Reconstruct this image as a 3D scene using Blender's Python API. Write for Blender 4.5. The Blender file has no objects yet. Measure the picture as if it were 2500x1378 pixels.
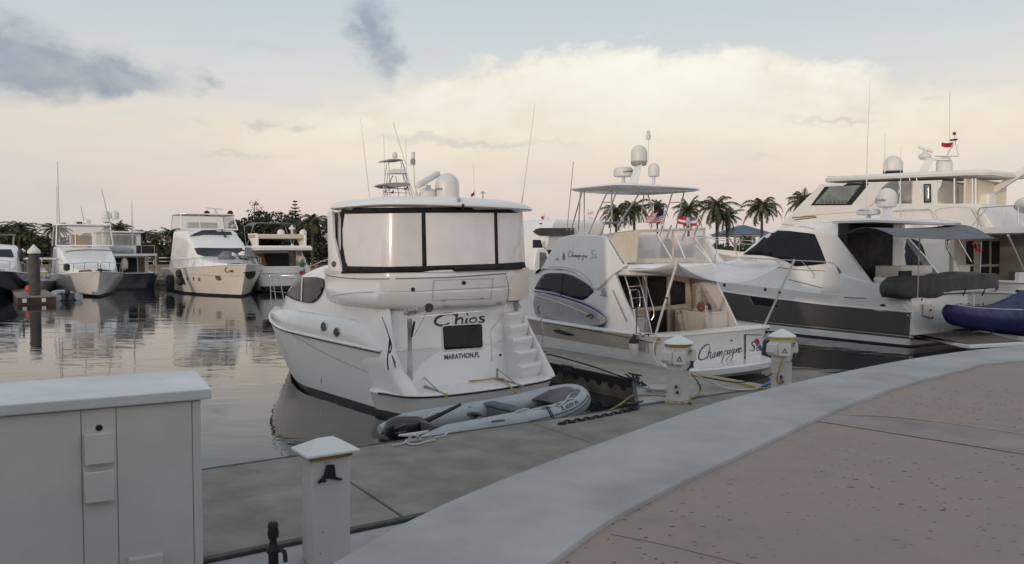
import bpy, bmesh, math, random
from math import sin, cos, tan, atan, atan2, pi, radians, sqrt, exp
from mathutils import Vector, Matrix, geometry
from mathutils.bvhtree import BVHTree
sc = bpy.context.scene
# ---------------- camera ----------------
W, HH, F, CX, CY, YH, H = 2500.0, 1378.0, 1925.0, 1250.0, 689.0, 608.0, 3.35
PITCH = atan((CY - YH) / F)
cam_d = bpy.data.cameras.new('camera'); cam = bpy.data.objects.new('camera', cam_d)
sc.collection.objects.link(cam); sc.camera = cam
cam_d.sensor_fit = 'HORIZONTAL'; cam_d.sensor_width = 36.0; cam_d.lens = F / W * 36.0
cam_d.clip_start = 0.1; cam_d.clip_end = 6000
cam.location = (0, 0, H); cam.rotation_euler = (pi / 2 - PITCH, 0, 0)
CAM = Vector((0, 0, H))
# ---------------- light ----------------
SUN_AZ = Vector((-0.55, -0.83, 0)).normalized(); SUN_EL = radians(6.0)
sd = bpy.data.lights.new('sun', 'SUN'); sun = bpy.data.objects.new('sun', sd); sc.collection.objects.link(sun)
sd.energy = 1.1; sd.angle = radians(2); sd.color = (1.0, 0.80, 0.61)
sdir = Vector((SUN_AZ.x * cos(SUN_EL), SUN_AZ.y * cos(SUN_EL), sin(SUN_EL)))
sun.rotation_euler = sdir.to_track_quat('Z', 'Y').to_euler()
sc.view_settings.view_transform = 'Standard'; sc.view_settings.look = 'None'
sc.view_settings.exposure = 0.14; sc.view_settings.gamma = 1.0
# ---------------- world ----------------
def s2l(c):
    return tuple(((x / 255) / 12.92 if x / 255 <= .04045 else ((x / 255 + .055) / 1.055) ** 2.4) for x in c)
wd = bpy.data.worlds.new('World'); sc.world = wd; wd.use_nodes = True
nt = wd.node_tree; NN = nt.nodes; LL = nt.links
for n in list(NN): NN.remove(n)
def wn(t, **k):
    n = NN.new(t)
    for a, b in k.items(): setattr(n, a, b)
    return n
def wm(op, a, b=None, c=None, clamp=False):
    n = NN.new('ShaderNodeMath'); n.operation = op; n.use_clamp = clamp
    for i, v in enumerate((a, b, c)):
        if v is None: continue
        if isinstance(v, (int, float)): n.inputs[i].default_value = v
        else: LL.new(v, n.inputs[i])
    return n.outputs[0]
def wmix(f, a, b, mode='MIX'):
    n = NN.new('ShaderNodeMix'); n.data_type = 'RGBA'; n.blend_type = mode
    if isinstance(f, (int, float)): n.inputs[0].default_value = f
    else: LL.new(f, n.inputs[0])
    for i, v in ((6, a), (7, b)):
        if isinstance(v, tuple): n.inputs[i].default_value = (*v[:3], 1)
        else: LL.new(v, n.inputs[i])
    return n.outputs[2]
def wramp(x, stops, gray=False):
    n = NN.new('ShaderNodeValToRGB'); e = n.color_ramp.elements
    n.color_ramp.interpolation = 'LINEAR'
    while len(e) < len(stops): e.new(0.5)
    for i, (p, c) in enumerate(stops):
        e[i].position = p; e[i].color = (c, c, c, 1) if gray else (*c, 1)
    LL.new(x, n.inputs[0]); return n.outputs[0]
tc = wn('ShaderNodeTexCoord'); sx = wn('ShaderNodeSeparateXYZ'); LL.new(tc.outputs['Generated'], sx.inputs[0])
azr = wm('ARCTAN2', sx.outputs[0], sx.outputs[1])
elr = wm('ARCSINE', sx.outputs[2])
AZ = wm('MULTIPLY', azr, 57.29578); EL = wm('MULTIPLY', elr, 57.29578)
def azel(px, py):
    a = atan((px - CX) / F); e = atan((YH - py) / F * cos(a)); return a * 57.29578, e * 57.29578
def wnoise(scale, stretch=(1, 1, 1), detail=4, rough=.55, off=(0, 0, 0), dist=0.0):
    m = wn('ShaderNodeMapping'); LL.new(tc.outputs['Generated'], m.inputs[0])
    m.inputs['Scale'].default_value = stretch; m.inputs['Location'].default_value = off
    n = wn('ShaderNodeTexNoise'); LL.new(m.outputs[0], n.inputs['Vector'])
    n.inputs['Scale'].default_value = scale; n.inputs['Detail'].default_value = detail
    n.inputs['Roughness'].default_value = rough; n.inputs['Distortion'].default_value = dist
    return n.outputs[0]
nA = wnoise(9, (1, 1, 2.2), 5, .55, (3, 1, 0), .4)
nB = wnoise(26, (1, 1, 1.6), 5, .6, (0, 5, 2), .3)
nC = wnoise(5, (1, 1, 5.5), 5, .6, (7, 0, 1), .6)
elc = wm('MULTIPLY', wm('ADD', EL, 5.0), 1 / 95.0)
def ep(e): return (e + 5) / 95.0
base = wramp(elc, [(0, s2l((196, 190, 190))), (ep(1.2), s2l((217, 202, 197))), (ep(4.2), s2l((230, 213, 202))), (ep(8), s2l((240, 226, 208))),
                   (ep(11.5), s2l((222, 221, 217))), (ep(14.5), s2l((206, 214, 217))), (ep(19), s2l((188, 205, 214))), (ep(40), s2l((196, 202, 210))), (1, s2l((194, 199, 206)))])
# the left side of the sky is a little bluer and darker low down
lf = wm('MULTIPLY', wm('SUBTRACT', -12.0, AZ), 1 / 26.0, clamp=True)
base = wmix(wm('MULTIPLY', lf, .30), base, s2l((184, 194, 200)))
# general soft cloud streaks
st = wm('MULTIPLY', wm('SUBTRACT', nC, .47), 2.6, clamp=True)
base = wmix(wm('MULTIPLY', st, .55), base, s2l((203, 206, 210)))
# big bright cloud bank: upper edge as a function of azimuth
azc = wm('MULTIPLY', wm('ADD', AZ, 50.0), 1 / 100.0, clamp=True)
edge_pts = [(-50, 1.0), (azel(420, 0)[0], 2.5), (azel(620, 0)[0], azel(620, 285)[1]), (azel(820, 0)[0], azel(820, 232)[1]), (azel(1000, 0)[0], azel(1000, 190)[1]), (azel(1200, 0)[0], azel(1200, 150)[1]),
            (azel(1330, 0)[0], azel(1330, 128)[1]), (azel(1520, 0)[0], azel(1520, 108)[1]), (azel(1640, 0)[0], azel(1640, 132)[1]), (azel(1850, 0)[0], azel(1850, 104)[1]), (azel(1990, 0)[0], azel(1990, 150)[1]),
            (azel(2250, 0)[0], azel(2250, 190)[1]), (50, 9.0)]
edge = wm('MULTIPLY', wramp(azc, [((a + 50) / 100, e / 20.0) for a, e in edge_pts], True), 20.0)
pert = wm('ADD', wm('MULTIPLY', wm('SUBTRACT', nB, .5), 3.2), wm('MULTIPLY', wm('SUBTRACT', nA, .5), 3.0))
d = wm('ADD', wm('SUBTRACT', edge, EL), pert)
up = wm('SMOOTH_MIN', wm('MULTIPLY', d, .85, clamp=False), 1.0, .45)
up = wm('MAXIMUM', up, 0.0)
dn = wm('MULTIPLY', wm('SUBTRACT', 9.0, d), 1 / 8.0, clamp=True)
rg = wm('MULTIPLY', wm('SUBTRACT', 30.0, wm('ABSOLUTE', wm('SUBTRACT', AZ, 8.0))), 1 / 17.0, clamp=True)
bank = wm('MULTIPLY', wm('MULTIPLY', up, dn), rg)
tex = wm('MULTIPLY', wm('SUBTRACT', wm('ADD', wm('MULTIPLY', nA, .6), wm('MULTIPLY', nB, .4)), .40), 4.5, clamp=True)
bankc = wmix(tex, s2l((240, 225, 206)), s2l((255, 250, 234)))
base = wmix(wm('MULTIPLY', bank, .88), base, bankc)
ga = wm('DIVIDE', wm('SUBTRACT', AZ, azel(1560, 0)[0]), 9.0); ge = wm('DIVIDE', wm('SUBTRACT', EL, azel(1560, 190)[1]), 3.2)
gl = wm('EXPONENT', wm('MULTIPLY', wm('ADD', wm('MULTIPLY', ga, ga), wm('MULTIPLY', ge, ge)), -1.0))
base = wmix(wm('MULTIPLY', wm('MULTIPLY', gl, up), .6), base, (1.0, .985, .87))
# dark grey-blue cloud patches (px, py, half width px, half height px, strength)
blobs = [(40, 165, 150, 62, .95), (200, 178, 190, 40, .9), (30, 90, 70, 45, .55), (330, 195, 70, 22, .5), (300, 218, 55, 14, .6), (120, 232, 120, 22, .4), (515, 210, 26, 13, .6),
         (905, 55, 42, 55, .75), (935, 115, 42, 60, .75), (960, 165, 24, 26, .5), (640, 120, 90, 24, .22), (625, 312, 34, 12, .5), (735, 308, 34, 13, .5), (480, 306, 60, 12, .22),
         (590, 384, 110, 8, .35), (1180, 352, 190, 9, .42), (1010, 338, 90, 9, .3), (2040, 300, 105, 8, .5), (2260, 245, 26, 9, .28), (1860, 385, 60, 14, .22), (200, 470, 120, 40, .25), (2380, 420, 160, 60, .15), (1060, 120, 40, 30, .15), (680, 50, 30, 14, .14)]
wa = wm('ADD', AZ, wm('MULTIPLY', wm('SUBTRACT', nB, .5), 4.5)); we = wm('ADD', EL, wm('MULTIPLY', wm('SUBTRACT', wnoise(24, (1, 1, 1.5), 5, .6, (9, 9, 9)), .5), 3.0))
tot = None
for (px, py, sxp, syp, s) in blobs:
    a0, e0 = azel(px, py); sa = max(sxp, 10) / F * 57.3 * cos(radians(a0)) ** 2; se = max(syp, 8) / F * 57.3 * cos(radians(a0))
    x = wm('MULTIPLY', wm('SUBTRACT', wa, a0), 1 / sa); y = wm('MULTIPLY', wm('SUBTRACT', we, e0), 1 / se)
    g = wm('ADD', wm('MULTIPLY', x, x), wm('MULTIPLY', y, y))
    g = wm('MULTIPLY', wm('EXPONENT', wm('MULTIPLY', g, -.75)), s)
    tot = g if tot is None else wm('ADD', tot, g)
tot = wm('MULTIPLY', wm('SUBTRACT', tot, .10), 1.05, clamp=True)
fr_ = wm('GREATER_THAN', sx.outputs[1], 0.0)
tot = wm('MULTIPLY', wm('MULTIPLY', tot, fr_), wm('ADD', .22, wm('MULTIPLY', wnoise(15, (1, 1, 2.0), 6, .62, (2, 8, 4), .5), .92)))
base = wmix(tot, base, s2l((138, 152, 170)))
# warm dusk glow behind the camera
bk = wm('MULTIPLY', wm('MULTIPLY', sx.outputs[1], -1.0), 1.6, clamp=True)
lowb = wm('MULTIPLY', wm('SUBTRACT', 45.0, EL), 1 / 45.0, clamp=True)
base = wmix(wm('MULTIPLY', wm('MULTIPLY', bk, lowb), .8), base, (1.55, 1.38, 1.26))
sky = wn('ShaderNodeTexSky'); sky.sky_type = 'NISHITA'; sky.sun_disc = False
sky.sun_elevation = SUN_EL; sky.sun_rotation = atan2(sdir.x, sdir.y); sky.air_density = 1.0; sky.dust_density = 1.5
skm = wmix(1.0, sky.outputs[0], (.05, .05, .05), 'MULTIPLY')
col = wmix(.12, base, skm)
below = wm('MULTIPLY', wm('MULTIPLY', EL, -1.0), .5, clamp=True)
bg = wn('ShaderNodeBackground'); LL.new(col, bg.inputs[0]); bg.inputs[1].default_value = 1.0
wo = wn('ShaderNodeOutputWorld'); LL.new(bg.outputs[0], wo.inputs[0])

# ---------------- materials ----------------
MATS = {}
def mat(name, col, rough=.5, metal=0.0, var=.06, scale=3.0, bump=0.0, bscale=40.0, coat=0.0, spec=.5, alpha=1.0, trans=0.0, dirt=None):
    if name in MATS: return MATS[name]
    m = bpy.data.materials.new(name); m.use_nodes = True; MATS[name] = m
    t = m.node_tree; b = t.nodes['Principled BSDF']; L = t.links
    b.inputs['Roughness'].default_value = rough; b.inputs['Metallic'].default_value = metal
    b.inputs['Coat Weight'].default_value = coat; b.inputs['Coat Roughness'].default_value = .08
    b.inputs['Specular IOR Level'].default_value = spec; b.inputs['Alpha'].default_value = alpha
    b.inputs['Transmission Weight'].default_value = trans
    co = t.nodes.new('ShaderNodeTexCoord')
    n = t.nodes.new('ShaderNodeTexNoise'); L.new(co.outputs['Object'], n.inputs['Vector'])
    n.inputs['Scale'].default_value = scale; n.inputs['Detail'].default_value = 5; n.inputs['Roughness'].default_value = .6
    r = t.nodes.new('ShaderNodeValToRGB'); L.new(n.outputs[0], r.inputs[0])
    r.color_ramp.elements[0].position = .3; r.color_ramp.elements[1].position = .7
    lo = tuple(c * (1 - var * 1.6) for c in col) if dirt is None else dirt
    r.color_ramp.elements[0].color = (*lo, 1); r.color_ramp.elements[1].color = (*(min(1, c * (1 + var)) for c in col), 1)
    L.new(r.outputs[0], b.inputs['Base Color'])
    rr = t.nodes.new('ShaderNodeMapRange'); L.new(n.outputs[0], rr.inputs[0])
    rr.inputs[1].default_value = .3; rr.inputs[2].default_value = .7; rr.inputs[3].default_value = min(1, rough * 1.18 + .01); rr.inputs[4].default_value = rough * .85
    L.new(rr.outputs[0], b.inputs['Roughness'])
    if bump:
        n2 = t.nodes.new('ShaderNodeTexNoise'); L.new(co.outputs['Object'], n2.inputs['Vector']); n2.inputs['Scale'].default_value = bscale; n2.inputs['Detail'].default_value = 4
        bp = t.nodes.new('ShaderNodeBump'); bp.inputs['Strength'].default_value = bump; bp.inputs['Distance'].default_value = .02
        L.new(n2.outputs[0], bp.inputs['Height']); L.new(bp.outputs[0], b.inputs['Normal'])
    return m
GEL = mat('gelcoat', (.76, .76, .77), .26, 0, .035, .7, coat=.45)
GELW = mat('gelcoat_warm', (.75, .725, .68), .30, 0, .035, .7, coat=.4)
CREAM = mat('cream_gelcoat', (.72, .64, .52), .4, 0, .05, 1.5)
BEIGE = mat('beige_gelcoat', (.74, .73, .70), .38, 0, .04, 1.0, coat=.2)
GREYG = mat('taupe_hull_paint', (.085, .083, .080), .42, 0, .05, 1.0, coat=.08)
NAVY = mat('navy_hull_paint', (.012, .018, .035), .2, 0, .1, 1.0, coat=.5)
BOOT = mat('boot_paint', (.012, .014, .02), .45, 0, .2, 2.0)
CHROME = mat('stainless', (.62, .62, .62), .22, 1.0, .06, 6)
ALU = mat('aluminium', (.42, .42, .43), .45, .8, .1, 8)
DGLASS = mat('dark_glass', (.012, .014, .018), .08, 0, .2, 2, coat=.5)
BGLASS = mat('blue_tint_glass', (.014, .018, .03), .3, 0, .15, 2, coat=.1, spec=.3)
BLACK = mat('black_rubber', (.012, .012, .013), .6, 0, .2, 5)
CANVK = mat('black_canvas', (.012, .012, .013), .85, 0, .25, 6, bump=.3, bscale=60)
INKB = mat('black_lettering', (.015, .012, .015), .4, 0, .1, 5)
INKG = mat('grey_lettering', (.10, .10, .11), .5, 0, .1, 5)
VINYL = mat('white_vinyl', (.72, .70, .715), .34, 0, .05, 2.2, bump=.10, bscale=1.6, coat=1.0)
VINYL.node_tree.nodes['Principled BSDF'].inputs['Coat Roughness'].default_value = .045; VINYL.node_tree.nodes['Principled BSDF'].inputs['Coat IOR'].default_value = 1.7
DOME = mat('radome_plastic', (.66, .65, .64), .42, 0, .04, 4)
HYP = mat('dinghy_tube_grey', (.36, .40, .44), .55, 0, .07, 3, bump=.1, bscale=20)
HYPD = mat('dinghy_dark_grey', (.115, .125, .145), .65, 0, .1, 4)
NOUT = mat('outboard_navy', (.015, .016, .028), .28, 0, .15, 4, coat=.4)
FCONC = mat('finger_concrete', (.31, .295, .265), .85, 0, .16, 1.7, bump=.25, bscale=55)  # dock concrete lightened to offset the shade of the boats
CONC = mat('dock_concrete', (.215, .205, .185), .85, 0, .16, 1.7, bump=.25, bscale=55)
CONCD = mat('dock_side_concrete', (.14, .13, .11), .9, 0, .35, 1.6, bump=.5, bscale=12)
PLATE = mat('dock_plate_paint', (.33, .345, .35), .6, 0, .12, 2.0, bump=.1, bscale=30)
TIMB = mat('whaler_timber', (.06, .068, .066), .8, 0, .25, 5, bump=.3, bscale=20)
STEEL = mat('dark_steel', (.05, .055, .065), .55, .4, .25, 6)
WPAINT = mat('white_powder_coat', (.60, .585, .585), .5, 0, .07, 1.1, bump=.05, bscale=60)
COPING = mat('coping_concrete', (.37, .375, .38), .8, 0, .12, 1.1, bump=.3, bscale=45)
YROPE = mat('yellow_hose', (.42, .30, .06), .6, 0, .2, 8)
TROPE = mat('tan_hose', (.30, .21, .09), .6, 0, .2, 8)
WROPE = mat('white_rope', (.55, .56, .56), .8, 0, .12, 30, bump=.5, bscale=120)
KROPE = mat('black_rope', (.015, .016, .02), .8, 0, .2, 30, bump=.5, bscale=120)
BROPE = mat('blue_rope', (.02, .03, .11), .8, 0, .2, 30, bump=.5, bscale=120)
ALGAE = mat('lens_trim_amber', (.35, .22, .04), .35, 0, .3, 9)
YELL = mat('lens_trim_yellow', (.62, .46, .03), .35, 0, .2, 9)
RED = mat('red_cloth', (.42, .02, .03), .8, 0, .1, 5)
WCLOTH = mat('white_cloth', (.66, .66, .68), .85, 0, .05, 3, bump=.15, bscale=3)
GCLOTH = mat('grey_awning_cloth', (.15, .15, .17), .9, 0, .08, 2.5, bump=.2, bscale=3)
OCLOTH = mat('charcoal_cover_cloth', (.075, .078, .072), .95, 0, .12, 2.5, bump=.5, bscale=4)
BCLOTH = mat('royal_blue_cover', (.006, .014, .10), .6, 0, .15, 2.5, bump=.6, bscale=3)
GREEN = mat('green_cloth', (.01, .14, .06), .8)
NAVYC = mat('navy_cloth', (.02, .025, .10), .8)
TEAK = mat('teak', (.20, .115, .055), .6, 0, .2, 6)
DARKIN = mat('dark_interior', (.010, .010, .012), .7, 0, .2, 2)
PILE = mat('piling_concrete', (.075, .068, .066), .85, 0, .2, 2.5, bump=.3, bscale=20)
AMBER = mat('amber_panel', (.45, .33, .20), .5, 0, .1, 3)
PORTL = mat('cabin_cream_wall', (.62, .53, .42), .5, 0, .06, 2)

def clear_vinyl():
    m = bpy.data.materials.new('clear_vinyl'); m.use_nodes = True; t = m.node_tree; n = t.nodes; L = t.links
    b = n['Principled BSDF']; b.inputs['Roughness'].default_value = .12; b.inputs['Base Color'].default_value = (.5, .5, .5, 1)
    tr = n.new('ShaderNodeBsdfTransparent'); tr.inputs[0].default_value = (.86, .86, .84, 1); mx = n.new('ShaderNodeMixShader')
    no = n.new('ShaderNodeTexNoise'); no.inputs['Scale'].default_value = 3
    mr = n.new('ShaderNodeMapRange'); L.new(no.outputs[0], mr.inputs[0]); mr.inputs[3].default_value = .18; mr.inputs[4].default_value = .34
    L.new(mr.outputs[0], mx.inputs[0]); L.new(tr.outputs[0], mx.inputs[1]); L.new(b.outputs[0], mx.inputs[2]); L.new(mx.outputs[0], n['Material Output'].inputs[0])
    return m
CLEAR = clear_vinyl()

PANE = mat('black_glass', (.008, .009, .011), .22, 0, .2, 2, spec=.25)
# ---------------- toolkit ----------------
UPV = Vector((0, sin(PITCH), cos(PITCH))); FWD = Vector((0, cos(PITCH), -sin(PITCH))); RGT = Vector((1, 0, 0))
def ray(px, py): return (FWD + RGT * ((px - CX) / F) + UPV * (-(py - CY) / F)).normalized()
def hitw(px, py, p, n):
    d = ray(px, py); return CAM + d * ((Vector(p) - CAM).dot(n) / d.dot(n))
def at_z(px, py, z): return hitw(px, py, (0, 0, z), Vector((0, 0, 1)))
def at_y(px, py, y): return hitw(px, py, (0, y, 0), Vector((0, 1, 0)))
class Frame:
    def __init__(s, o, deg):
        s.o = Vector(o); s.a = radians(deg); s.M = Matrix.Translation(s.o) @ Matrix.Rotation(s.a, 4, 'Z'); s.I = s.M.inverted()
    def w(s, p): return s.M @ Vector(p)
    def l(s, p): return s.I @ Vector(p)
    def hit(s, px, py, ax, val):
        n = s.M.to_3x3() @ Vector([1 if i == ax else 0 for i in range(3)])
        q = [0, 0, 0]; q[ax] = val
        return s.l(hitw(px, py, s.w(q), n))
    def hx(s, px, py, v): return s.hit(px, py, 0, v)
    def hy(s, px, py, v): return s.hit(px, py, 1, v)
    def hz(s, px, py, v): return s.hit(px, py, 2, v)
WORLD = Frame((0, 0, 0), 0)
def catmull(P, n, closed=False):
    P = [Vector(p) for p in P]; out = []; N = len(P); segs = N if closed else N - 1
    for i in range(segs):
        if closed: p0, p1, p2, p3 = P[(i - 1) % N], P[i], P[(i + 1) % N], P[(i + 2) % N]
        else: p0, p1, p2, p3 = P[max(i - 1, 0)], P[i], P[i + 1], P[min(i + 2, N - 1)]
        for k in range(n):
            t = k / n
            out.append(.5 * ((2 * p1) + (-p0 + p2) * t + (2 * p0 - 5 * p1 + 4 * p2 - p3) * t * t + (-p0 + 3 * p1 - 3 * p2 + p3) * t ** 3))
    if not closed: out.append(P[-1])
    return out
class MB:
    def __init__(s): s.v = []; s.f = []; s.keep = False
    def add(s, vs, fs):
        o = len(s.v); s.v += [Vector(p) for p in vs]; s.f += [tuple(i + o for i in f) for f in fs]; return s
    def box(s, lo, hi, rz=0, c=None):
        x0, y0, z0 = lo; x1, y1, z1 = hi
        vs = [Vector(p) for p in ((x0, y0, z0), (x1, y0, z0), (x1, y1, z0), (x0, y1, z0), (x0, y0, z1), (x1, y0, z1), (x1, y1, z1), (x0, y1, z1))]
        if rz or c:
            m = Matrix.Rotation(rz, 4, 'Z'); cc = Vector(c or (0, 0, 0)); vs = [m @ p + cc for p in vs]
        return s.add(vs, [(0, 3, 2, 1), (4, 5, 6, 7), (0, 1, 5, 4), (1, 2, 6, 5), (2, 3, 7, 6), (3, 0, 4, 7)])
    def beam(s, a, b, w, h, up=(0, 0, 1)):
        a = Vector(a); b = Vector(b); d = (b - a).normalized(); u = Vector(up); r = d.cross(u)
        if r.length < 1e-4: r = d.cross(Vector((1, 0, 0)))
        r.normalize(); u = r.cross(d); vs = []
        for p in (a, b):
            for i, j in ((-1, -1), (1, -1), (1, 1), (-1, 1)): vs.append(p + r * i * w / 2 + u * j * h / 2)
        return s.add(vs, [(0, 1, 2, 3), (7, 6, 5, 4), (0, 4, 5, 1), (1, 5, 6, 2), (2, 6, 7, 3), (3, 7, 4, 0)])
    def tube(s, pts, r, n=8, smooth=0, closed=False):
        if smooth: pts = catmull(pts, smooth, closed)
        pts = [Vector(p) for p in pts]; N = len(pts); R = r if isinstance(r, (list, tuple)) else [r] * N
        if len(R) != N: R = [R[0] + (R[-1] - R[0]) * i / (N - 1) for i in range(N)]
        vs = []; fs = []; up = None
        for i, p in enumerate(pts):
            a = pts[(i - 1) % N] if (closed or i) else p; b = pts[(i + 1) % N] if (closed or i < N - 1) else p
            d = (b - a)
            if d.length < 1e-9: d = Vector((0, 0, 1))
            d.normalize()
            if up is None:
                up = Vector((0, 0, 1)) if abs(d.z) < .9 else Vector((1, 0, 0))
            x = up - d * up.dot(d)
            if x.length < 1e-6: x = d.orthogonal()
            x.normalize(); up = x; y = d.cross(x)
            for k in range(n):
                t = 2 * pi * k / n; vs.append(p + (x * cos(t) + y * sin(t)) * R[i])
        for i in range(N if closed else N - 1):
            for k in range(n):
                j = (i + 1) % N; fs.append((i * n + k, i * n + (k + 1) % n, j * n + (k + 1) % n, j * n + k))
        if not closed: fs += [tuple(range(n))[::-1], tuple((N - 1) * n + k for k in range(n))]
        return s.add(vs, fs)
    def loft(s, rings, closed=True, c0=True, c1=True):
        n = len(rings[0]); vs = [p for r in rings for p in r]; fs = []
        for i in range(len(rings) - 1):
            for k in range(n if closed else n - 1):
                fs.append((i * n + k, i * n + (k + 1) % n, (i + 1) * n + (k + 1) % n, (i + 1) * n + k))
        if closed and c0: fs.append(tuple(range(n))[::-1])
        if closed and c1: fs.append(tuple((len(rings) - 1) * n + k for k in range(n)))
        return s.add(vs, fs)
    def lathe(s, prof, c=(0, 0, 0), n=20, axis=(0, 0, 1)):
        q = Vector(axis).to_track_quat('Z', 'Y'); c = Vector(c); rings = []
        for r, z in prof:
            rings.append([c + q @ Vector((max(r, 1e-4) * cos(2 * pi * k / n), max(r, 1e-4) * sin(2 * pi * k / n), z)) for k in range(n)])
        return s.loft(rings)
    def prism(s, poly, vec):
        vec = Vector(vec); poly = [Vector(p) for p in poly]; n = len(poly)
        return s.add(poly + [p + vec for p in poly], [tuple(range(n)), tuple(range(2 * n - 1, n - 1, -1))] + [(k, k + n, (k + 1) % n + n, (k + 1) % n) for k in range(n)])
    def join(s, o): return s.add(o.v, o.f)
    def mirx(s):
        n = len(s.v); s.v += [Vector((-p.x, p.y, p.z)) for p in s.v]; s.f += [tuple(i + n for i in f[::-1]) for f in s.f]; return s
    def build(s, name, m, parent=None, ang=35, bev=0, seg=2, fr=None, solid=0, label=None):
        me = bpy.data.meshes.new(name); me.from_pydata([tuple(p) for p in s.v], [], s.f); me.validate()
        bm = bmesh.new(); bm.from_mesh(me); bmesh.ops.remove_doubles(bm, verts=bm.verts, dist=1e-5)
        if not s.keep: bmesh.ops.recalc_face_normals(bm, faces=bm.faces)
        bm.to_mesh(me); bm.free()
        me.materials.append(m)
        if ang: me.shade_smooth(); me.set_sharp_from_angle(angle=radians(ang))
        o = bpy.data.objects.new(name, me); sc.collection.objects.link(o)
        if parent is not None: o.parent = parent
        if solid:
            md = o.modifiers.new('s', 'SOLIDIFY'); md.thickness = abs(solid); md.offset = -1 if solid > 0 else 0
        if bev:
            md = o.modifiers.new('b', 'BEVEL'); md.width = bev; md.segments = seg; md.limit_method = 'ANGLE'; md.angle_limit = radians(40)
        if label: o['label'] = label
        return o
def thing(name, label, cat, fr, group=None):
    o = bpy.data.objects.new(name, None); sc.collection.objects.link(o); o.empty_display_size = .3
    o.location = fr.o; o.rotation_euler = (0, 0, fr.a); tag(o, label, cat, group); return o
def tag(o, label, cat, group=None):
    o['label'] = label; o['category'] = cat
    if group: o['group'] = group
    return o
def struct(o): o['kind'] = 'structure'; return o
def tree(mbs, fr):
    vs = []; fs = []
    for m in mbs:
        o = len(vs); vs += [fr.w(p) for p in m.v]; fs += [tuple(i + o for i in f) for f in m.f]
    return BVHTree.FromPolygons(vs, fs)
def surf(px, py, bvh, fr, off=.006, fb=None):
    d = ray(px, py); h = bvh.ray_cast(CAM, d)
    if h[0] is None:
        if fb is None: return None
        return fr.l(CAM + d * fb)
    n = h[1]
    if n.dot(d) > 0: n = -n
    return fr.l(h[0] + n * off)
def surfs(pix, bvh, fr, off=.006):
    last = None; out = []
    for p in pix:
        q = surf(p[0], p[1], bvh, fr, off)
        if q is None:
            if last is None: continue
            q = fr.l(CAM + ray(*p) * (fr.w(last) - CAM).length)
        out.append(q); last = q
    return out
def densify(poly, st):
    out = []
    for i in range(len(poly)):
        a = Vector(poly[i]); b = Vector(poly[(i + 1) % len(poly)]); k = max(1, int((b - a).length / st))
        out += [a + (b - a) * (j / k) for j in range(k)]
    return out
def smoothp(poly, n=4): return [(p.x, p.y) for p in catmull([Vector((a, b, 0)) for a, b in poly], n, True)]
def face_cam(f, vs, fr):
    a, b, c = (fr.w(vs[f[0]]), fr.w(vs[f[1]]), fr.w(vs[f[2]]))
    return tuple(f) if (b - a).cross(c - a).dot(CAM - a) > 0 else tuple(f)[::-1]
def decal(pix, bvh, fr, st=12, off=.008):
    ol = densify([Vector(p) for p in pix], st); n = len(ol); pts = list(ol)
    x0 = min(p.x for p in ol); x1 = max(p.x for p in ol); y0 = min(p.y for p in ol); y1 = max(p.y for p in ol)
    y = y0 + st * .5
    while y < y1:
        x = x0 + st * .5
        while x < x1: pts.append(Vector((x, y))); x += st
        y += st
    r = geometry.delaunay_2d_cdt(pts, [], [list(range(n))], 1, 1e-4)
    vs2, fs = r[0], r[2]; vs = []; last = None
    for p in vs2:
        q = surf(p.x, p.y, bvh, fr, off)
        vs.append(q)
    good = [v for v in vs if v is not None]
    if not good: return MB()
    ok = [j for j, v in enumerate(vs) if v is not None]
    for i, p in enumerate(vs2):
        if vs[i] is None:
            best = min(((Vector(vs2[j]) - p).length, j) for j in ok)
            vs[i] = vs[best[1]]
    mb = MB(); mb.keep = True; mb.add(vs, [face_cam(f, vs, fr) for f in fs if len({tuple(vs[k]) for k in f}) > 2]); return mb
def stroke(pix, wpx, bvh, fr, off=.006, sm=4, mb=None):
    P = catmull([Vector((a, b, 0)) for a, b in pix], sm) if sm else [Vector((a, b, 0)) for a, b in pix]
    Q_ = [P[0]]
    for a, b in zip(P, P[1:]):
        k = max(1, int((b - a).length / 8)); Q_ += [a.lerp(b, (j + 1) / k) for j in range(k)]
    P = Q_; N = len(P); mb = mb or MB(); vs = []
    for i, p in enumerate(P):
        d = (P[min(i + 1, N - 1)] - P[max(i - 1, 0)])
        if d.length < 1e-6: d = Vector((1, 0, 0))
        d.normalize(); n = Vector((-d.y, d.x, 0))
        w = wpx if not callable(wpx) else wpx(i / (N - 1))
        a = surf(p.x + n.x * w / 2, p.y + n.y * w / 2, bvh, fr, off); b = surf(p.x - n.x * w / 2, p.y - n.y * w / 2, bvh, fr, off)
        if a is None or b is None: continue
        vs += [a, b]
    k = len(vs) // 2
    mb.add(vs, [(2 * i, 2 * i + 1, 2 * i + 3, 2 * i + 2) for i in range(k - 1)]); return mb
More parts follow.
